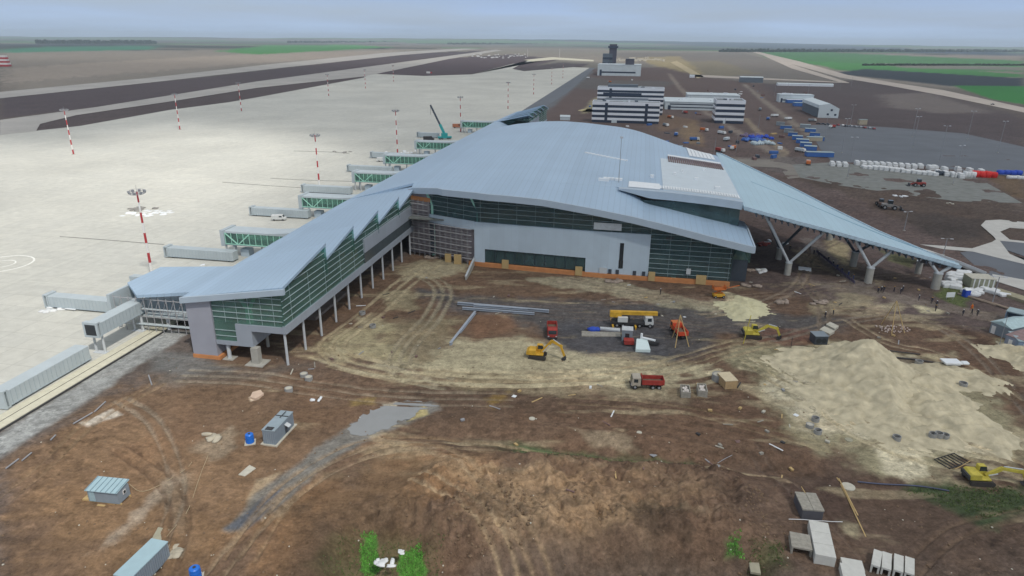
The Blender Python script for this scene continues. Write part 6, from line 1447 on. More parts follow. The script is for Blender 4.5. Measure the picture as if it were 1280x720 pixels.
x, y, rz, L = rect((1018,431),(1034,431)); t = thing('equipment_container', 'dark grey equipment box with round vents behind the sand', 'container', (x, y, gz(x, y)), rz); b = MB(); b.box(0, L, 0, 3, 0, 2.2); b.build('body', M_DSTEEL, t); b = MB(); b.box(-.1, L+.1, -.1, 3.1, 2.2, 2.32); b.build('roof', M_CABG, t)
for X in (.3, .7): b = MB(); b.tube((L*X, -.05, 1.1), (L*X, 0.02, 1.1), .65, n=14); b.build('vent', mat('dark_opening', 0), t)
slab([(1024,414),(1030,410),(1043,416),(1037,420)], .7, M_SLAB, 'grey slab stack behind the dark equipment box, left one'); slab([(1032,408),(1037,405),(1048,410),(1043,414)], .7, M_SLAB, 'grey slab stack behind the dark equipment box, right one')
x, y, rz, L = rect((1181,461),(1210,461)); t = thing('panel_stack', 'white panels heaped on the upper right edge of the sand', 'panels', (x, y, gz(x, y)), rz-.06); b = MB(); b.box(0, L*.7, 0, 2.6, .4, .7); b.box(.4, L*.65, .3, 2.4, 0, .4); b.build('panel', M_WHITE, t); b = MB(); b.box(L*.72, L*1.02, .2, 1.5, .2, .8); b.build('loose_panel', M_WHITE, t, bevel=.2)
slab([(1088,440),(1106,444),(1106,448),(1090,445)], .3, M_SLAB, 'pale flat panel on the right flank of the sand heap', 'panel')
cable('pipe', [(1060,441),(1110,447),(1150,452),(1180,456)], .22, mat('dark_pipe', lin(70,66,66), .7), 'dark pipe lying along the trench above the sand', 'pipe', .25); cable('pipe', [(1035,432),(1090,437),(1150,444)], .16, mat('dark_pipe', 0), 'second dark pipe along the far side of the trench', 'pipe', .25)
o = lump('stone_patch', mat('pale_stone', lin(196,180,172), .9), [(random.uniform(-4, 4), random.uniform(-2.2, 2.2), .1, .2, .2, .2) for _ in range(70)], seg=6, seed=5); x, y = at(1118, 411); o.location = (x, y, gz(x, y)); o['kind'] = 'stuff'; tag(o, 'speckled patch of pale stones under the right tripod', 'stones')
# ------------------------------------------------ right: foil heap, block stack, timber, cabins
wrap(1203, 352, 16, 4.5, 2.4, M_FOIL, 'big heap of white foil wrapped goods under the canopy tip', 1.1, 21, 'wrapped_goods'); wrap(1221, 366, 12, 5, 1.4, M_FOIL, 'lower row of white wrapped goods in front of the block stack', 1.5, 22, 'wrapped_goods', .5)
wrap(1190, 358, 6, 2, 1.6, M_FOIL, 'small white wrapped heap beside the last canopy post', 1.1, 23, 'wrapped_goods')
x, y, rz, L = rect((1212,361),(1243,363)); t = thing('block_stack', 'stack of grey green blocks strapped with white bands behind the foil heap', 'block stack', (x, y, gz(x, y)), rz+.05); b = MB(); b.box(0, L, 0, 5, 0, 3.1); b.build('blocks', mat('block_green', lin(140,142,122), .9, 0, .15, 1), t); b = MB()
for i in range(5): b.box(L*(.1+.2*i), L*(.1+.2*i)+.35, -.06, 5.06, -.0, 3.16)
b.build('bands', M_FOIL, t); b = MB(); b.box(-.1, L+.1, -.1, 5.1, 3.17, 3.3); b.build('cover', M_SLAB, t)
slab([(1246,362),(1290,376),(1290,382),(1246,367)], .8, mat('timber_grey', lin(150,144,120), .9, 0, .2, 1), 'low stack of grey timber along the pale kerb', 'timber_stack', 'timber')
for j in range(9):
    px_, py_ = 1210+j*5.2, 371+j*1.6; x, y = at(px_, py_); b = MB(); b.tube((-1.2, 2.6, .3), (1.4, -2.8, .3), .32, n=8); o = b.build('log', mat('log_bark', lin(150,134,118), .9, 0, .2, 1)); o.location = (x, y, gz(x, y)+.1*(j % 2)); o.rotation_euler = (0, 0, random.uniform(-.2, .2)); tag(o, 'pale brown log in the slanting row of logs below the block stack', 'log', 'row of logs below the block stack')
x, y = at(1207, 370); t = thing('portable_toilet', 'blue portable toilet with pale roof beside the foil heap', 'toilet', (x, y, gz(x, y)), .1); b = MB(); b.box(-.8, .8, -.7, .7, 0, 2.2); b.build('wall', M_BLT, t); b = MB(); b.profile([(-.8, 2.2), (.8, 2.2), (0, 2.6)], -.85, .85); b.build('roof', M_WHITE, t); b = MB(); b.box(-.45, .45, -.75, -.703, .1, 2.0); b.build('door', mat('door_blue', lin(60,90,190), .5), t)
x, y = at(1187, 374); t = thing('sign_board', 'small white notice board between canopy post and toilet', 'sign', (x, y, gz(x, y)), .1); b = MB(); b.box(-1.3, 1.3, -.05, .05, .9, 2.4); b.build('board', M_WHITE, t); b = MB(); b.tube((-1, 0, 0), (-1, 0, 1), .06); b.tube((1, 0, 0), (1, 0, 1), .06); b.build('legs', M_GALV, t)
x, y, rz, L = rect((1236,415),(1254,427)); t = thing('site_shed', 'grey shed with pale pitched roof at the right edge of the site', 'shed', (x, y, gz(x, y)), rz-.45+.9)
b = MB(); b.box(0, 5, 0, 9, 0, 3); b.build('wall', M_CABG, t); b = MB(); b.profx([(-.3, 3), (2.5, 4.1), (5.3, 3)], -.2, 9.2); b.build('roof', mat('pale_cyan_roof', lin(172,194,196), .5), t); b = MB(); b.box(.4, 1.4, -.08, -.003, .1, 2.2); b.build('door', M_WP, t)
x, y, rz, L = rect((1254,432),(1266,436)); cabin(x, y, rz-.1, 7, 8, 3, mat('lilac_grey', lin(138,146,162), .6), mat('reddish_roof', lin(140,118,116), .8, 0, .2, 1), 'lilac grey cabin with reddish roof next to the pale roofed shed')
x, y = at(1270, 440); cabin(x, y, -.25, 9, 6, 2.8, mat('blue_grey_wall', lin(128,146,170), .6), M_CABR, 'blue grey cabin touching the right frame edge')
x, y, rz, L = rect((1254,402),(1280,408)); t = thing('open_shelter', 'open blue grey shelter with dark inside above the cabins', 'shelter', (x, y, gz(x, y)), rz-.05); b = MB(); b.box(0, 7, 0, 4, 2.8, 3.1); b.build('roof', M_CABR, t); b = MB(); b.box(0, 7, 3.7, 4, 0, 2.8); b.box(0, .3, 0, 3.7, 0, 2.8); b.box(6.7, 7, 0, 3.7, 0, 2.8); b.build('wall', mat('shelter_blue', lin(120,138,156), .6), t)
x, y = at(1272, 409); wrap(1271, 410, 4, 1.2, 1.4, M_WHITE, 'white sheeted load in front of the open shelter', 1, 31, 'wrapped_goods')
pole((1249, 432), 8, 'thin grey pole in front of the reddish roofed cabin', M_GALV, .08)
# machines behind the canopy
def loader(px_, py_, rz, m, label, sc=1.):
    x, y = at(px_, py_); t = thing('wheel_loader', label, 'loader', (x, y, gz(x, y)+.1), rz); t.scale = (sc,)*3
    b = MB(); b.box(-3, .4, -1, 1, .9, 1.9); b.build('body', m, t, bevel=.1); b = MB(); b.box(-1.2, .3, -.8, .8, 1.9, 3.1); b.build('cab', M_WIN, t); b = MB(); b.bar((.3, -.6, 1.6), (3, -.6, .7), .25); b.bar((.3, .6, 1.6), (3, .6, .7), .25); b.build('lift_arms', m, t); b = MB(); b.profx([(2.9, .1), (4, .1), (4, .3), (3.2, .4), (3.1, 1.2), (2.9, 1.2)], -1.3, 1.3); b.build('bucket', M_CHAS, t)
    for X in (-2.1, 1.0):
        for s in (-1, 1): wheel(t, X, s*1.1, .75, .5)
loader(1113, 262, -.3, mat('loader_grey', lin(130,128,126), .6), 'grey loader working on dark soil behind the canopy', 1.3); loader(1146, 233, 2.9, mat('loader_red', lin(150,66,60), .6), 'red loader with dark bucket on the gravel yard', 1.25); loader(1100, 258, 1.3, mat('loader_brown', lin(104,84,74), .7), 'brown tipper like machine left of the grey loader', 1.1)
wrap(1127, 246, 5, 1.8, .5, M_WHITE, 'white sheet scraps between yard and dark soil', 2, 41); wrap(1187, 254.5, 3, 1.4, .4, M_SLAB, 'small pale pile on the edge of the dark soil', 1.5, 42)
# elevated road behind the canopy
x0, y0 = at(1036, 300); 
t = thing('access_ramp', 'pale elevated road deck coming down behind the canopy tip', 'ramp', (x0, y0, 0), 0)
def rp(px_, py_, z): X, Y = at(px_, py_, z); return (X-x0, Y-y0, z)
A = [(1138,311,5.4), (1172,320,4.2), (1200,330,2.6), (1232,343,.3)]
b = MB(); q = [rp(*p) for p in A]
for i in range(3):
    a, c = q[i], q[i+1]; o_ = (1.2, 6.5)
    b.hexa([(a[0], a[1], a[2]-.7), (c[0], c[1], c[2]-.7), (c[0]+o_[0], c[1]+o_[1], c[2]-.7), (a[0]+o_[0], a[1]+o_[1], a[2]-.7), (a[0], a[1], a[2]), (c[0], c[1], c[2]), (c[0]+o_[0], c[1]+o_[1], c[2]), (a[0]+o_[0], a[1]+o_[1], a[2])])
b.build('deck', M_PALE, t); b = MB()
for i in range(3): b.bar((q[i][0], q[i][1]-.1, q[i][2]+.4), (q[i+1][0], q[i+1][1]-.1, q[i+1][2]+.4), .25, .9)
b.build('parapet', M_STEEL, t)
b = MB(); b.tube((0, 0, -.3), (0, 0, 6.5), 1.2, n=18); b.build('pier_post', M_CONC, t)
# debris under canopy
wrap(955, 307, 6, 2.2, .6, M_TRED, 'red bundled goods under the near end of the canopy', 1.4, 51); wrap(966, 303, 4, 2, .5, M_WHITE, 'white sheets beside the red goods under the canopy', 2, 52); wrap(955, 340, 6, 1.6, .5, M_FOIL, 'white plastic lump near the first canopy post', 1.2, 53)
slab([(998,334),(1014,336),(1014,339),(998,337)], .4, M_WHITE, 'white beam lying right of the first canopy post', 'panel', 'panel')
for (a, l, s_) in (((937,338),'dark debris beside the glass corner',61),((938,357),'dark and white scraps right of the lift',62),((976,377),'small brick coloured pile on the red soil',63),((1022,378),'scattered white bricks on the red soil',64),((768,352),'pale spoil at the wall foot',65),((540,322),'pale spoil heap at the scaffold foot',66)):
    wrap(*a, 7, 1.5, .5, mat('mixed_debris', lin(150,136,124), .9, 0, .35, 1), l, 1.6, s_, 'debris_pile')
# ------------------------------------------------ sand heap
def heap(name, px_, py_, cones, R, m, label, seed=1, n=190, rough=1.):
    cx, cy = at(px_, py_); xs = np.linspace(-R, R, n); X, Y = np.meshgrid(xs, xs)
    Z = np.full(X.shape, -9.); wx = X+(fbm(X, Y, 6, 3, seed)-.5)*5*rough; wy = Y+(fbm(X, Y, 6, 3, seed+1)-.5)*5*rough
    for (ax, ay, h, r) in cones:
        qx, qy = at(ax, ay); dx = wx-(qx-cx); dy = wy-(qy-cy); d = np.hypot(dx, dy); th = np.arctan2(dy, dx)
        rr_ = r*(1+.16*np.sin(3*th+seed+ax)+.08*np.sin(7*th+ay))
        Z = np.maximum(Z, h*(1-d/rr_))
    Z = np.where(Z > -1.5, Z+((fbm(X, Y, 5, 4, seed+3)-.5)*1.5+(np.abs(fbm(X+.6*Y, Y*1.4, 2.6, 4, seed+7)-.5)*-2+.3)*.9)*rough*np.clip(.35+Z/3, 0, 1)+((fbm(X, Y, 1.4, 3, seed+12)-.5)*.8-.35*ss(.62, .7, fbm(X*.5+Y*.3, Y*1.6, 2.2, 3, seed+15)))*rough*np.clip(.5+Z, 0, 1), Z)
    G = height((X+cx).ravel(), (Y+cy).ravel()).reshape(X.shape)
    idx = -np.ones(X.shape, int); vs = []; keep = Z > -.3; fs = []
    for i in range(n-1):
        for j in range(n-1):
            if keep[i, j] or keep[i+1, j] or keep[i, j+1] or keep[i+1, j+1]:
                f = []
                for (a, c) in ((i, j), (i, j+1), (i+1, j+1), (i+1, j)):
                    if idx[a, c] < 0: idx[a, c] = len(vs); vs.append((X[a, c], Y[a, c], G[a, c]+max(Z[a, c], -.4)))
                    f.append(idx[a, c])
                fs.append(tuple(f))
    b = MB(); b.v = vs; b.f = fs; o = b.build(name, m, smooth=True, fix=False); o.location = (cx, cy, 0); return tag(o, label, 'heap')
M_SAND = mat('pale_sand', lin(192,182,155), .95, 0, .3, .45, .9, .1)
heap('sand_heap', 1095, 490, [(1074,462,7.4,11.5), (1084,478,5.8,10), (1096,494,4.0,8), (1108,510,2.6,7), (1052,470,3.4,10), (1120,486,1.7,8), (1030,458,1.6,8), (1000,452,1.1,8), (1060,500,1.6,9), (1030,490,1.0,8)], 36, M_SAND, 'tall pale sand heap with a sharp bright ridge right of the haul road', 3)
heap('sand_heap', 1180, 515, [(1146,500,1.8,6), (1150,478,1.4,6), (1168,514,2.2,7), (1185,505,1.7,6), (1198,530,2.2,7), (1215,540,2.0,6), (1236,548,1.6,6), (1180,470,1.6,6), (1200,470,1.3,6), (1218,478,1.3,6), (1140,530,1.4,6), (1160,540,1.2,6), (1180,545,1.2,5), (1120,540,1.0,6)], 34, M_SAND, 'lower lumpy sand heaps spreading right of the tall heap', 9)
heap('sand_heap', 927, 388, [(927,388,1.4,7), (935,380,1.1,5)], 14, mat('cream_sand', lin(196,190,156), .95, 0, .15, .4, .4), 'small cream sand heap in front of the glass corner', 5)
heap('sand_heap', 1273, 445, [(1275,444,2,8), (1290,452,2,8)], 16, M_SAND, 'sand heap below the cabins at the right edge', 6)
heap('sand_heap', 742, 137, [(742,139,5,16)], 24, mat('ochre_sand', lin(178,168,130), .95), 'ochre heap left of the striped office', 7)
# earth clods on the rough bank (stuff)
rr = random.Random(12); cl = []
M_CLOD = mat('earth_clod', lin(118,98,78), .95, 0, .15, .5)
for _ in range(1500):
    px_ = rr.uniform(560, 960); py_ = rr.uniform(560, 690)
    x, y = at(px_, py_); 
    if fbm(np.array([x]), np.array([y]), 8, 3, 90)[0] < .5: continue
    s_ = rr.uniform(.08, .34); cl.append((x, y, gz(x, y), s_, s_*rr.uniform(.7, 1.2), s_*.7))
for _ in range(1500):
    px_ = rr.uniform(0, 1280); py_ = rr.uniform(350, 720); x, y = at(px_, py_); 
    if UV(x, y)[1] < -104 or (UV(x,y)[0] > 198): continue
    s_ = rr.uniform(.06, .22); cl.append((x, y, gz(x, y), s_, s_*rr.uniform(.7, 1.2), s_*.7))
o = lump('earth_clods', M_CLOD, cl, seg=5, rough=.3, seed=8); o['kind'] = 'stuff'; tag(o, 'loose earth clods scattered over the rough brown ground', 'clods')
cl = []
for _ in range(150):
    px_ = rr.uniform(0, 1280); py_ = rr.uniform(380, 720); x, y = at(px_, py_)
    if UV(x, y)[1] < -104: continue
    s_ = rr.uniform(.06, .17); cl.append((x, y, gz(x, y), s_, s_*1.2, s_*.6))
o = lump('pale_stones', M_SLAB, cl, seg=5, rough=.3, seed=9); o['kind'] = 'stuff'; tag(o, 'small pale stones and scraps scattered over the soil', 'stones')
# ------------------------------------------------ people
def person(x, y, rz, coat, label, grp='workers along the path under the canopy', hat=None, arm=.15, stride=.25):
    me = bpy.data.meshes.new('person'); V = []; E = []; R = []
    def add(p, r, par=None):
        V.append(p); R.append(r); 
        if par is not None: E.append((par, len(V)-1))
        return len(V)-1
    pel = add((0, 0, .98), .15); wa = add((0, 0, 1.15), .14, pel); ch = add((0, 0, 1.38), .17, wa); nk = add((0, 0, 1.53), .065, ch); hd = add((0, .02, 1.62), .095, nk); add((0, .02, 1.74), .085, hd)
    for s in (-1, 1):
        h = add((s*.1, 0, .92), .11, pel); kn = add((s*.12, s*stride*.5+.04, .5), .075, h); an = add((s*.12, s*stride, .09), .05, kn); add((s*.13, s*stride+.17, .04), .045, an)
        sh = add((s*.2, 0, 1.44), .075, ch); el = add((s*(.27+arm), -s*.06, 1.16), .05, sh); wr = add((s*(.27+arm*.6), .1-s*.08, .93), .035, el); add((s*(.26+arm*.5), .13-s*.08, .84), .035, wr)
    me.from_pydata(V, E, []); o = bpy.data.objects.new('person', me); COL.objects.link(o)
    m = o.modifiers.new('skin', 'SKIN'); me.skin_vertices.new(name='') if not me.skin_vertices else None
    for i, r in enumerate(R): me.skin_vertices[0].data[i].radius = (r, r)
    me.skin_vertices[0].data[0].use_root = True
    o.modifiers.new('sub', 'SUBSURF').levels = 1; o.modifiers['sub'].render_levels = 1
    me.materials.append(coat); o.location = (x, y, gz(x, y)); o.rotation_euler = (0, 0, rz); o.scale = (1.08,)*3
    tag(o, label, 'person', grp)
    b = MB(); b.tube((0, .02, 1.72), (0, .02, 1.83), .13, .07, 10); b.build('helmet', hat or M_WHITE, o)
    return o
M_C1 = mat('dark_clothing', lin(44,44,56), .9); M_C2 = mat('blue_workwear', lin(56,66,110), .9); M_C3 = mat('orange_vest', lin(220,110,40), .8)
pp = [(1097,367.5),(1101,366.5),(1104,366),(1125,368.5),(1117,366),(1148,376.5),(1164,379.5),(1170,383.5),(1169,389),(1203,395),(1214,393.5),(1221,395.5),(1214,388),(1031,397.5),(1041,394.5),(825.5,367.5),(1017,318),(1023,321),(1035,327),(1041,333),(1052,341),(1060,346),(1066,351),(1012,312),(987,313),(1128,365),(1046,337)]
pl = ['leftmost dark clad worker of the group on the path below the middle canopy post','worker in dark clothes, second of that path group','worker in dark clothes, third of that path group','worker on the path right of that group','worker just left of the lone one on the path','worker walking on the path below the last canopy post','worker on the path, left of a pair near the sand patch','worker on the path, right of a pair near the sand patch','lone worker on the small sand patch','left worker of three near the grey shed','middle worker of three near the grey shed','right worker of three near the grey shed','worker in orange vest above the shed group','left worker of two crossing the sandy track','right worker of two crossing the sandy track','lone worker in front of the orange plinth of the terminal','worker under the canopy nearest the first post','second worker under the canopy from the first post','third worker under the canopy from the first post','fourth worker under the canopy in the line beside the grey road','blue clad worker in the line beside the grey road','blue clad worker at the lower end of the line beside the road','last blue clad worker of the line beside the road','worker in dark clothes behind the first canopy post','worker under the canopy edge, left of the first post','worker standing at the right end of the path group','worker in blue in the middle of the line under the canopy']
for i, (p, l) in enumerate(zip(pp, pl)):
    x, y = at(*p); person(x, y, rnd.uniform(0, 6.3), M_C3 if 'orange vest' in l else (M_C2 if 'blue' in l else M_C1), l, None, M_WHITE if i % 2 else M_YEL, rnd.uniform(.02, .14), rnd.uniform(-.3, .3))
# low mesh fence beside the road under the canopy
x0, y0 = at(1020, 316); x1, y1 = at(1068, 356); t = thing('barrier_fence', 'low violet mesh fence running down beside the road under the canopy', 'fence', (x0, y0, gz(x0, y0)), math.atan2(y1-y0, x1-x0)); L = math.hypot(x1-x0, y1-y0)
b = MB(); b.box(0, L, -.03, .03, .3, 1.2); b.build('mesh', mat('violet_mesh', lin(96,88,112), .9, 0, .3, 1), t)
for i in range(int(L/3)+1): b = MB(); b.tube((i*3, 0, -.1), (i*3, 0, 1.35), .05, n=6); b.build('post', M_GALV, t)
# lightning pole on the hall roof
x, y = W(222, -5.3); t = thing('roof_pole', 'thin grey pole standing on the terminal roof', 'pole', (x, y, zs(222, -5.3)), 0); b = MB(); b.tube((0, 0, -.3), (0, 0, 14.5), .12, .08, 8); b.build('pole', M_GALV, t); b = MB(); b.box(-.45, .45, -.3, .3, 14.3, 14.9); b.build('head', M_LAMP, t)

# ------------------------------------------------ clutter between the far buildings
rq = random.Random(77)
G1_ = 'small vehicles and boxes on the red soil between the far buildings'
def mini_truck(x, y, rz, m, label, grp):
    t = thing('lorry', label, 'lorry', (x, y, .05), rz, grp); b = MB(); b.box(-3.5, 1.6, -1.2, 1.2, 1.0, 2.6); b.build('cargo_box', m, t); b = MB(); b.profx([(1.8, .7), (3.6, .7), (3.6, 1.6), (3.2, 2.6), (1.8, 2.6)], -1.15, 1.15); b.build('cab', M_CABW, t)
    b = MB(); b.box(-3.5, 3.5, -.8, .8, .5, 1.0); b.build('chassis', M_CHAS, t)
    for X in (-2.5, 2.6):
        for s in (-1, 1): b = MB(); b.tube((X, s*1.1-.15, .5), (X, s*1.1+.15, .5), .5, n=8); b.build('wheel', M_TYRE, t)
spots = [(832,158),(845,170),(838,148),(856,142),(868,176),(908,176),(916,187),(880,164),(902,168),(960,150),(968,146),(950,138),(924,132),(905,122),(875,120),(1010,206),(1000,190),(985,150),(1040,160),(930,100),(790,101),(762,103),(735,98),(900,190),(1015,152)]
for i, (a, c) in enumerate(spots): x, y = at(a, c); mini_truck(x, y, rq.uniform(0, 6.28), rq.choice((M_ORA, M_BLUE, M_CABG, M_WHITE, M_TRED, M_GR)), 'small lorry standing on the red soil between the far buildings', 'lorries between the far buildings')
for i in range(60):
    a = rq.uniform(735, 1010); c = rq.uniform(106, 200)
    if (740 < a < 830 and c < 156) or c > 120+(a-700)*.33 and a < 960 and False: continue
    x, y = at(a, c); u, v = UV(x, y)
    if u < 480 and v < 60: continue
    L_ = rq.uniform(1.5, 6); b = MB(); b.box(-L_/2, L_/2, -1, 1, 0, rq.uniform(.6, 2.2)); o = b.build('material_pallet', rq.choice((M_TAN, M_CABG, M_FOIL, M_DSTEEL, M_BLUE, M_BRN)), bevel=.1); o.location = (x, y, 0); o.rotation_euler = (0, 0, rq.uniform(0, 3)); tag(o, 'pallet of building material lying on the soil between the far buildings', 'pallet', 'material pallets between the far buildings')
for (a, c, h) in ((905,166,12),(920,190,11),(893,190,10),(968,120,14),(1050,112,16),(985,110,14),(1010,118,14),(1064,108,16),(948,160,11),(862,132,12)):
    x, y = at(a, c); o = MB().tube((0, 0, 0), (0, 0, h), .14, .1, n=6).build('pole', M_GALV); o.location = (x, y, 0); tag(o, 'thin grey pole between the far buildings', 'pole', 'thin poles between the far buildings')

# things standing on the heaps are lifted onto their surface
bpy.context.view_layer.update()
hs = [o for o in bpy.data.objects if o.name.startswith('sand_heap')]
for o in [o for o in bpy.data.objects if o.parent is None and o.name.split('.')[0] in ('concrete_ring', 'round_cover', 'panel_stack', 'panel', 'pipe', 'equipment_container', 'concrete_slab')]:
    if o.name.startswith('pipe'): continue
    zt = None
    for h in hs:
        ok, loc, nrm, fi = h.ray_cast(Vector((o.location.x-h.location.x, o.location.y-h.location.y, 60)), Vector((0, 0, -1)))
        if ok: zt = loc.z if zt is None else max(zt, loc.z)
    if zt is not None and zt > o.location.z: o.location.z = zt+.02

# boards, blocks and scraps left about the site
rz3 = random.Random(909); GD = 'boards and blocks left lying about the site'
for i in range(110):
    a, c = rz3.choice([(rz3.uniform(930, 1260), rz3.uniform(320, 470)), (rz3.uniform(600, 1000), rz3.uniform(345, 400)), (rz3.uniform(360, 560), rz3.uniform(335, 470)), (rz3.uniform(880, 1060), rz3.uniform(470, 600)), (rz3.uniform(560, 960), rz3.uniform(480, 640))])
    x, y = at(a, c); u, v = UV(x, y)
    if (u > 198 and v < 34) or v < -73: continue
    kind = rz3.random(); b = MB()
    if kind < .5: L_ = rz3.uniform(.8, 3.2); b.box(-L_/2, L_/2, -.12, .12, 0, .12)
    elif kind < .8: b.box(-.4, .4, -.25, .25, 0, .35)
    else: L_ = rz3.uniform(.5, 1.2); b.box(-L_/2, L_/2, -L_/2, L_/2, 0, .08)
    o = b.build('board' if kind < .5 else ('block' if kind < .8 else 'sheet_scrap'), rz3.choice((M_TAN, M_SLAB, M_GALV, M_CULD, M_WHITE, M_BRN, M_CHAS))); o.location = (x, y, gz(x, y)+.05); o.rotation_euler = (rz3.uniform(-.05, .05), rz3.uniform(-.05, .05), rz3.uniform(0, 3.1))
    tag(o, 'small loose board or block lying on the churned soil of the site', 'debris', GD)

# grass and weeds: blades in the green hollows
rg = random.Random(4); b1 = MB(); b2 = MB()
for (poly, n, bb) in (([(446,690),(452,655),(470,650),(474,690),(458,700)], 1500, b1), ([(494,700),(500,672),(525,664),(538,690),(528,706)], 1700, b1), ([(905,675),(925,670),(932,690),(905,692)], 500, b1), ([(400,700),(440,650),(560,665),(540,710),(420,720)], 900, b2), ([(1130,612),(1275,608),(1275,636),(1230,648),(1200,640)], 1500, b2), ([(640,555),(700,562),(860,575),(780,580),(650,572)], 700, b2), ([(930,670),(980,680),(985,710),(940,705)], 300, b2), ([(1188,352),(1215,362),(1205,385),(1170,370)], 300, b2)):
    Q = PX(*poly); xs = [p[0] for p in Q]; ys = [p[1] for p in Q]; X = np.array([rg.uniform(min(xs)-1, max(xs)+1) for _ in range(n)]); Y = np.array([rg.uniform(min(ys)-1, max(ys)+1) for _ in range(n)])
    dd = sdpoly(X, Y, Q)+(fbm(X, Y, 2, 3, 5)-.45)*3; Zg = height(X, Y)
    for x, y, d, z in zip(X, Y, dd, Zg):
        if d > 0: continue
        for _ in range(3):
            a = rg.uniform(0, 6.28); w_ = rg.uniform(.05, .12); h_ = rg.uniform(.12, .34); ox, oy = rg.uniform(-.15, .15), rg.uniform(-.15, .15)
            bb.add([(x+ox-w_*math.cos(a), y+oy-w_*math.sin(a), z-.03), (x+ox+w_*math.cos(a), y+oy+w_*math.sin(a), z-.03), (x+ox+rg.uniform(-.12, .12), y+oy+rg.uniform(-.12, .12), z+h_)], [(0, 1, 2)])
for bb, m, l in ((b1, mat('fresh_grass', lin(108,172,74), .8, 0, .35, 1.5), 'fresh green grass tufts in the hollows at the bottom of the photo'), (b2, mat('dull_weeds', lin(96,114,66), .85, 0, .35, 1.5), 'dull green weeds along the ditch and damp ground')):
    o = bb.build('grass', m, fix=False); o['kind'] = 'stuff'; tag(o, l, 'grass')
# ================================================================== SKY, SUN, AIR
SUN_EL = math.radians(54); SUN_AZ = math.radians(148)     # azimuth clockwise from +Y
sd = Vector((math.sin(SUN_AZ)*math.cos(SUN_EL), math.cos(SUN_AZ)*math.cos(SUN_EL), math.sin(SUN_EL)))
sun = bpy.data.lights.new('sun', 'SUN'); so = bpy.data.objects.new('sun', sun); COL.objects.link(so)
sun.energy = 3.2; sun.angle = math.radians(3.0); sun.color = (1, .95, .87)
so.rotation_euler = (-sd).to_track_quat('-Z', 'Y').to_euler(); so.location = (0, 0, 300)
wd = bpy.data.worlds.new('World'); S.world = wd; wd.use_nodes = True; nt = wd.node_tree
bg = nt.nodes['Background']; bg.inputs['Strength'].default_value = .11
sk = nt.nodes.new('ShaderNodeTexSky'); sk.sky_type = 'NISHITA'; sk.sun_disc = False
sk.sun_elevation = SUN_EL; sk.sun_rotation = SUN_AZ; sk.air_density = 1.2; sk.dust_density = 2.0; sk.altitude = 100
tc = nt.nodes.new('ShaderNodeTexCoord'); mp = nt.nodes.new('ShaderNodeMapping'); mp.inputs['Scale'].default_value = (1, 1, 12)
n = nt.nodes.new('ShaderNodeTexNoise'); n.inputs['Scale'].default_value = 3.2; n.inputs['Detail'].default_value = 6
cr = nt.nodes.new('ShaderNodeMapRange'); cr.inputs[1].default_value = .38; cr.inputs[2].default_value = .68; cr.inputs[3].default_value = .7; cr.inputs[4].default_value = .96
mx = nt.nodes.new('ShaderNodeMix'); mx.data_type = 'RGBA'; mx.inputs['B'].default_value = (1, 1, 1, 1)
sz = nt.nodes.new('ShaderNodeSeparateXYZ'); nt.links.new(tc.outputs['Generated'], sz.inputs[0])
rz_ = nt.nodes.new('ShaderNodeValToRGB'); nt.links.new(sz.outputs['Z'], rz_.inputs[0])
rz_.color_ramp.elements[0].position = .0; rz_.color_ramp.elements[0].color = (.38, .49, .66, 1); e_ = rz_.color_ramp.elements.new(.06); e_.color = (.24, .325, .49, 1)
rz_.color_ramp.elements[2].position = .35; rz_.color_ramp.elements[2].color = (.36, .375, .39, 1)
vs_ = nt.nodes.new('ShaderNodeVectorMath'); vs_.operation = 'SCALE'; vs_.inputs['Scale'].default_value = 10.; nt.links.new(rz_.outputs[0], vs_.inputs[0]); mb_ = nt.nodes.new('ShaderNodeMapRange'); mb_.inputs[1].default_value = .35; mb_.inputs[2].default_value = .65; mb_.inputs[3].default_value = 9.8; mb_.inputs[4].default_value = 10.6; nt.links.new(n.outputs['Fac'], mb_.inputs[0]); nt.links.new(mb_.outputs[0], vs_.inputs['Scale']); nt.links.new(vs_.outputs[0], mx.inputs['B'])
nt.links.new(tc.outputs['Generated'], mp.inputs[0]); nt.links.new(mp.outputs[0], n.inputs['Vector']); nt.links.new(n.outputs['Fac'], cr.inputs[0])
nt.links.new(cr.outputs[0], mx.inputs['Factor']); nt.links.new(sk.outputs[0], mx.inputs['A']); nt.links.new(mx.outputs['Result'], bg.inputs[0])
# haze: one closed box of even air round the camera and the whole place
hb = MB(); hb.box(-19500, 19500, -1500, 17000, -40, 140); hz = hb.build('haze', mat('tmp', (1, 1, 1)))
hm = bpy.data.materials.new('haze'); hm.use_nodes = True; nt = hm.node_tree; nt.nodes.clear()
o_ = nt.nodes.new('ShaderNodeOutputMaterial'); pv = nt.nodes.new('ShaderNodeVolumePrincipled')
pv.inputs['Density'].default_value = 8e-5; pv.inputs['Color'].default_value = (.72, .86, 1, 1); pv.inputs['Anisotropy'].default_value = 0.
nt.links.new(pv.outputs[0], o_.inputs['Volume']); hz.data.materials.clear(); hz.data.materials.append(hm); hz['kind'] = 'stuff'
S.cycles.volume_bounces = 0; S.cycles.max_bounces = 5; S.cycles.transparent_max_bounces = 8; S.cycles.volume_max_steps = 64
S.view_settings.view_transform = 'Standard'; S.view_settings.look = 'None'; S.view_settings.gamma = 1; S.view_settings.use_curve_mapping = False
S.view_settings.exposure = 0.34

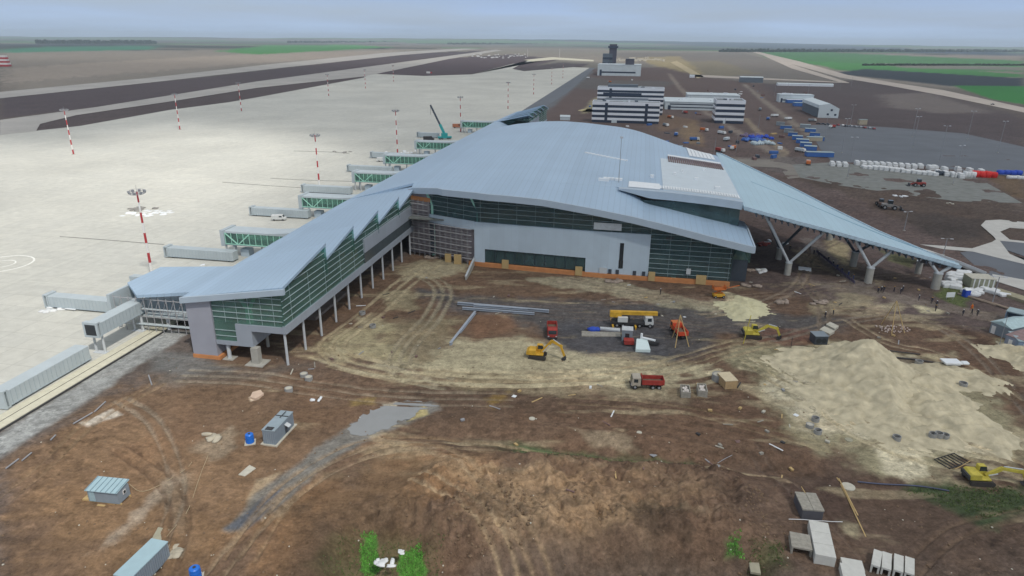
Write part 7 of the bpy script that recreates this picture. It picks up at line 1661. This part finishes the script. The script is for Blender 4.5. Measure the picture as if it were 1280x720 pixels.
# ------------------------------------------------------------------ broken cloud layer high above: it shades the ground in patches as in the photo
ALT = 1400.; off = sd*(ALT/sd.z)
HOLE = PX((-300,190),(60,186),(200,160),(330,166),(430,196),(440,225),(330,290),(230,370),(215,450),(330,510),(520,560),(820,590),(960,680),(900,800),(-300,800))
nx, ny = 150, 150; gx = np.concatenate([np.linspace(-3200, -620, 20), np.linspace(-600, 500, 110), np.linspace(540, 3200, 20)]); gy = np.concatenate([np.linspace(-700, -20, 12), np.linspace(0, 1300, 118), np.linspace(1350, 6500, 20)])
CX, CY = np.meshgrid(gx, gy, indexing='ij')
d_ = sdpoly(CX.ravel(), CY.ravel(), HOLE).reshape(CX.shape)
d_ = d_+(fbm(CX, CY*1.6, 120, 4, 301)-.5)*110
den = .50*ss(-34, 34, d_)
den += ss(.48, .62, fbm(CX*.6+CY*.5, CY*1.5, 80, 4, 311))*.2*(1-ss(-20, 20, d_))
den *= .8+.4*fbm(CX, CY, 260, 3, 321)
den *= 1-ss(5200, 6400, CY); den *= 1-.6*ss(1500, 2400, CY)
LZ = (fbm(CX, CY, 220, 4, 331)-.5)*60
nxx, nyy = CX.shape
top = np.stack([CX+off.x, CY+off.y, ALT+25+LZ+den*60], -1).reshape(-1, 3); bot = np.stack([CX+off.x, CY+off.y, ALT-25+LZ*.4-den*30], -1).reshape(-1, 3)
b = MB(); N = nxx*nyy; b.v = [tuple(p) for p in top]+[tuple(p) for p in bot]
for i in range(nxx-1):
    for j in range(nyy-1):
        a = i*nyy+j; b.f.append((a, a+nyy, a+nyy+1, a+1)); b.f.append((N+a, N+a+1, N+a+nyy+1, N+a+nyy))
cm = bpy.data.materials.new('cloud'); cm.use_nodes = True; nt = cm.node_tree; nt.nodes.clear()
o_ = nt.nodes.new('ShaderNodeOutputMaterial'); tr = nt.nodes.new('ShaderNodeBsdfTransparent'); tl = nt.nodes.new('ShaderNodeBsdfTranslucent'); tl.inputs[0].default_value = (.30, .305, .31, 1); dfc = nt.nodes.new('ShaderNodeBsdfDiffuse'); dfc.inputs[0].default_value = (.5, .5, .5, 1); adc = nt.nodes.new('ShaderNodeAddShader'); nt.links.new(tl.outputs[0], adc.inputs[0]); nt.links.new(dfc.outputs[0], adc.inputs[1])
at_n = nt.nodes.new('ShaderNodeAttribute'); at_n.attribute_name = 'cloud_cover'; mxs = nt.nodes.new('ShaderNodeMixShader')
nt.links.new(at_n.outputs['Fac'], mxs.inputs[0]); nt.links.new(tr.outputs[0], mxs.inputs[1]); nt.links.new(adc.outputs[0], mxs.inputs[2]); nt.links.new(mxs.outputs[0], o_.inputs[0])
cl_ = b.build('cloud', cm, smooth=True, fix=False); struct(cl_)
da = cl_.data.attributes.new('cloud_cover', 'FLOAT', 'POINT'); da.data.foreach_set('value', np.concatenate([den.ravel()]*2).astype(np.float32))
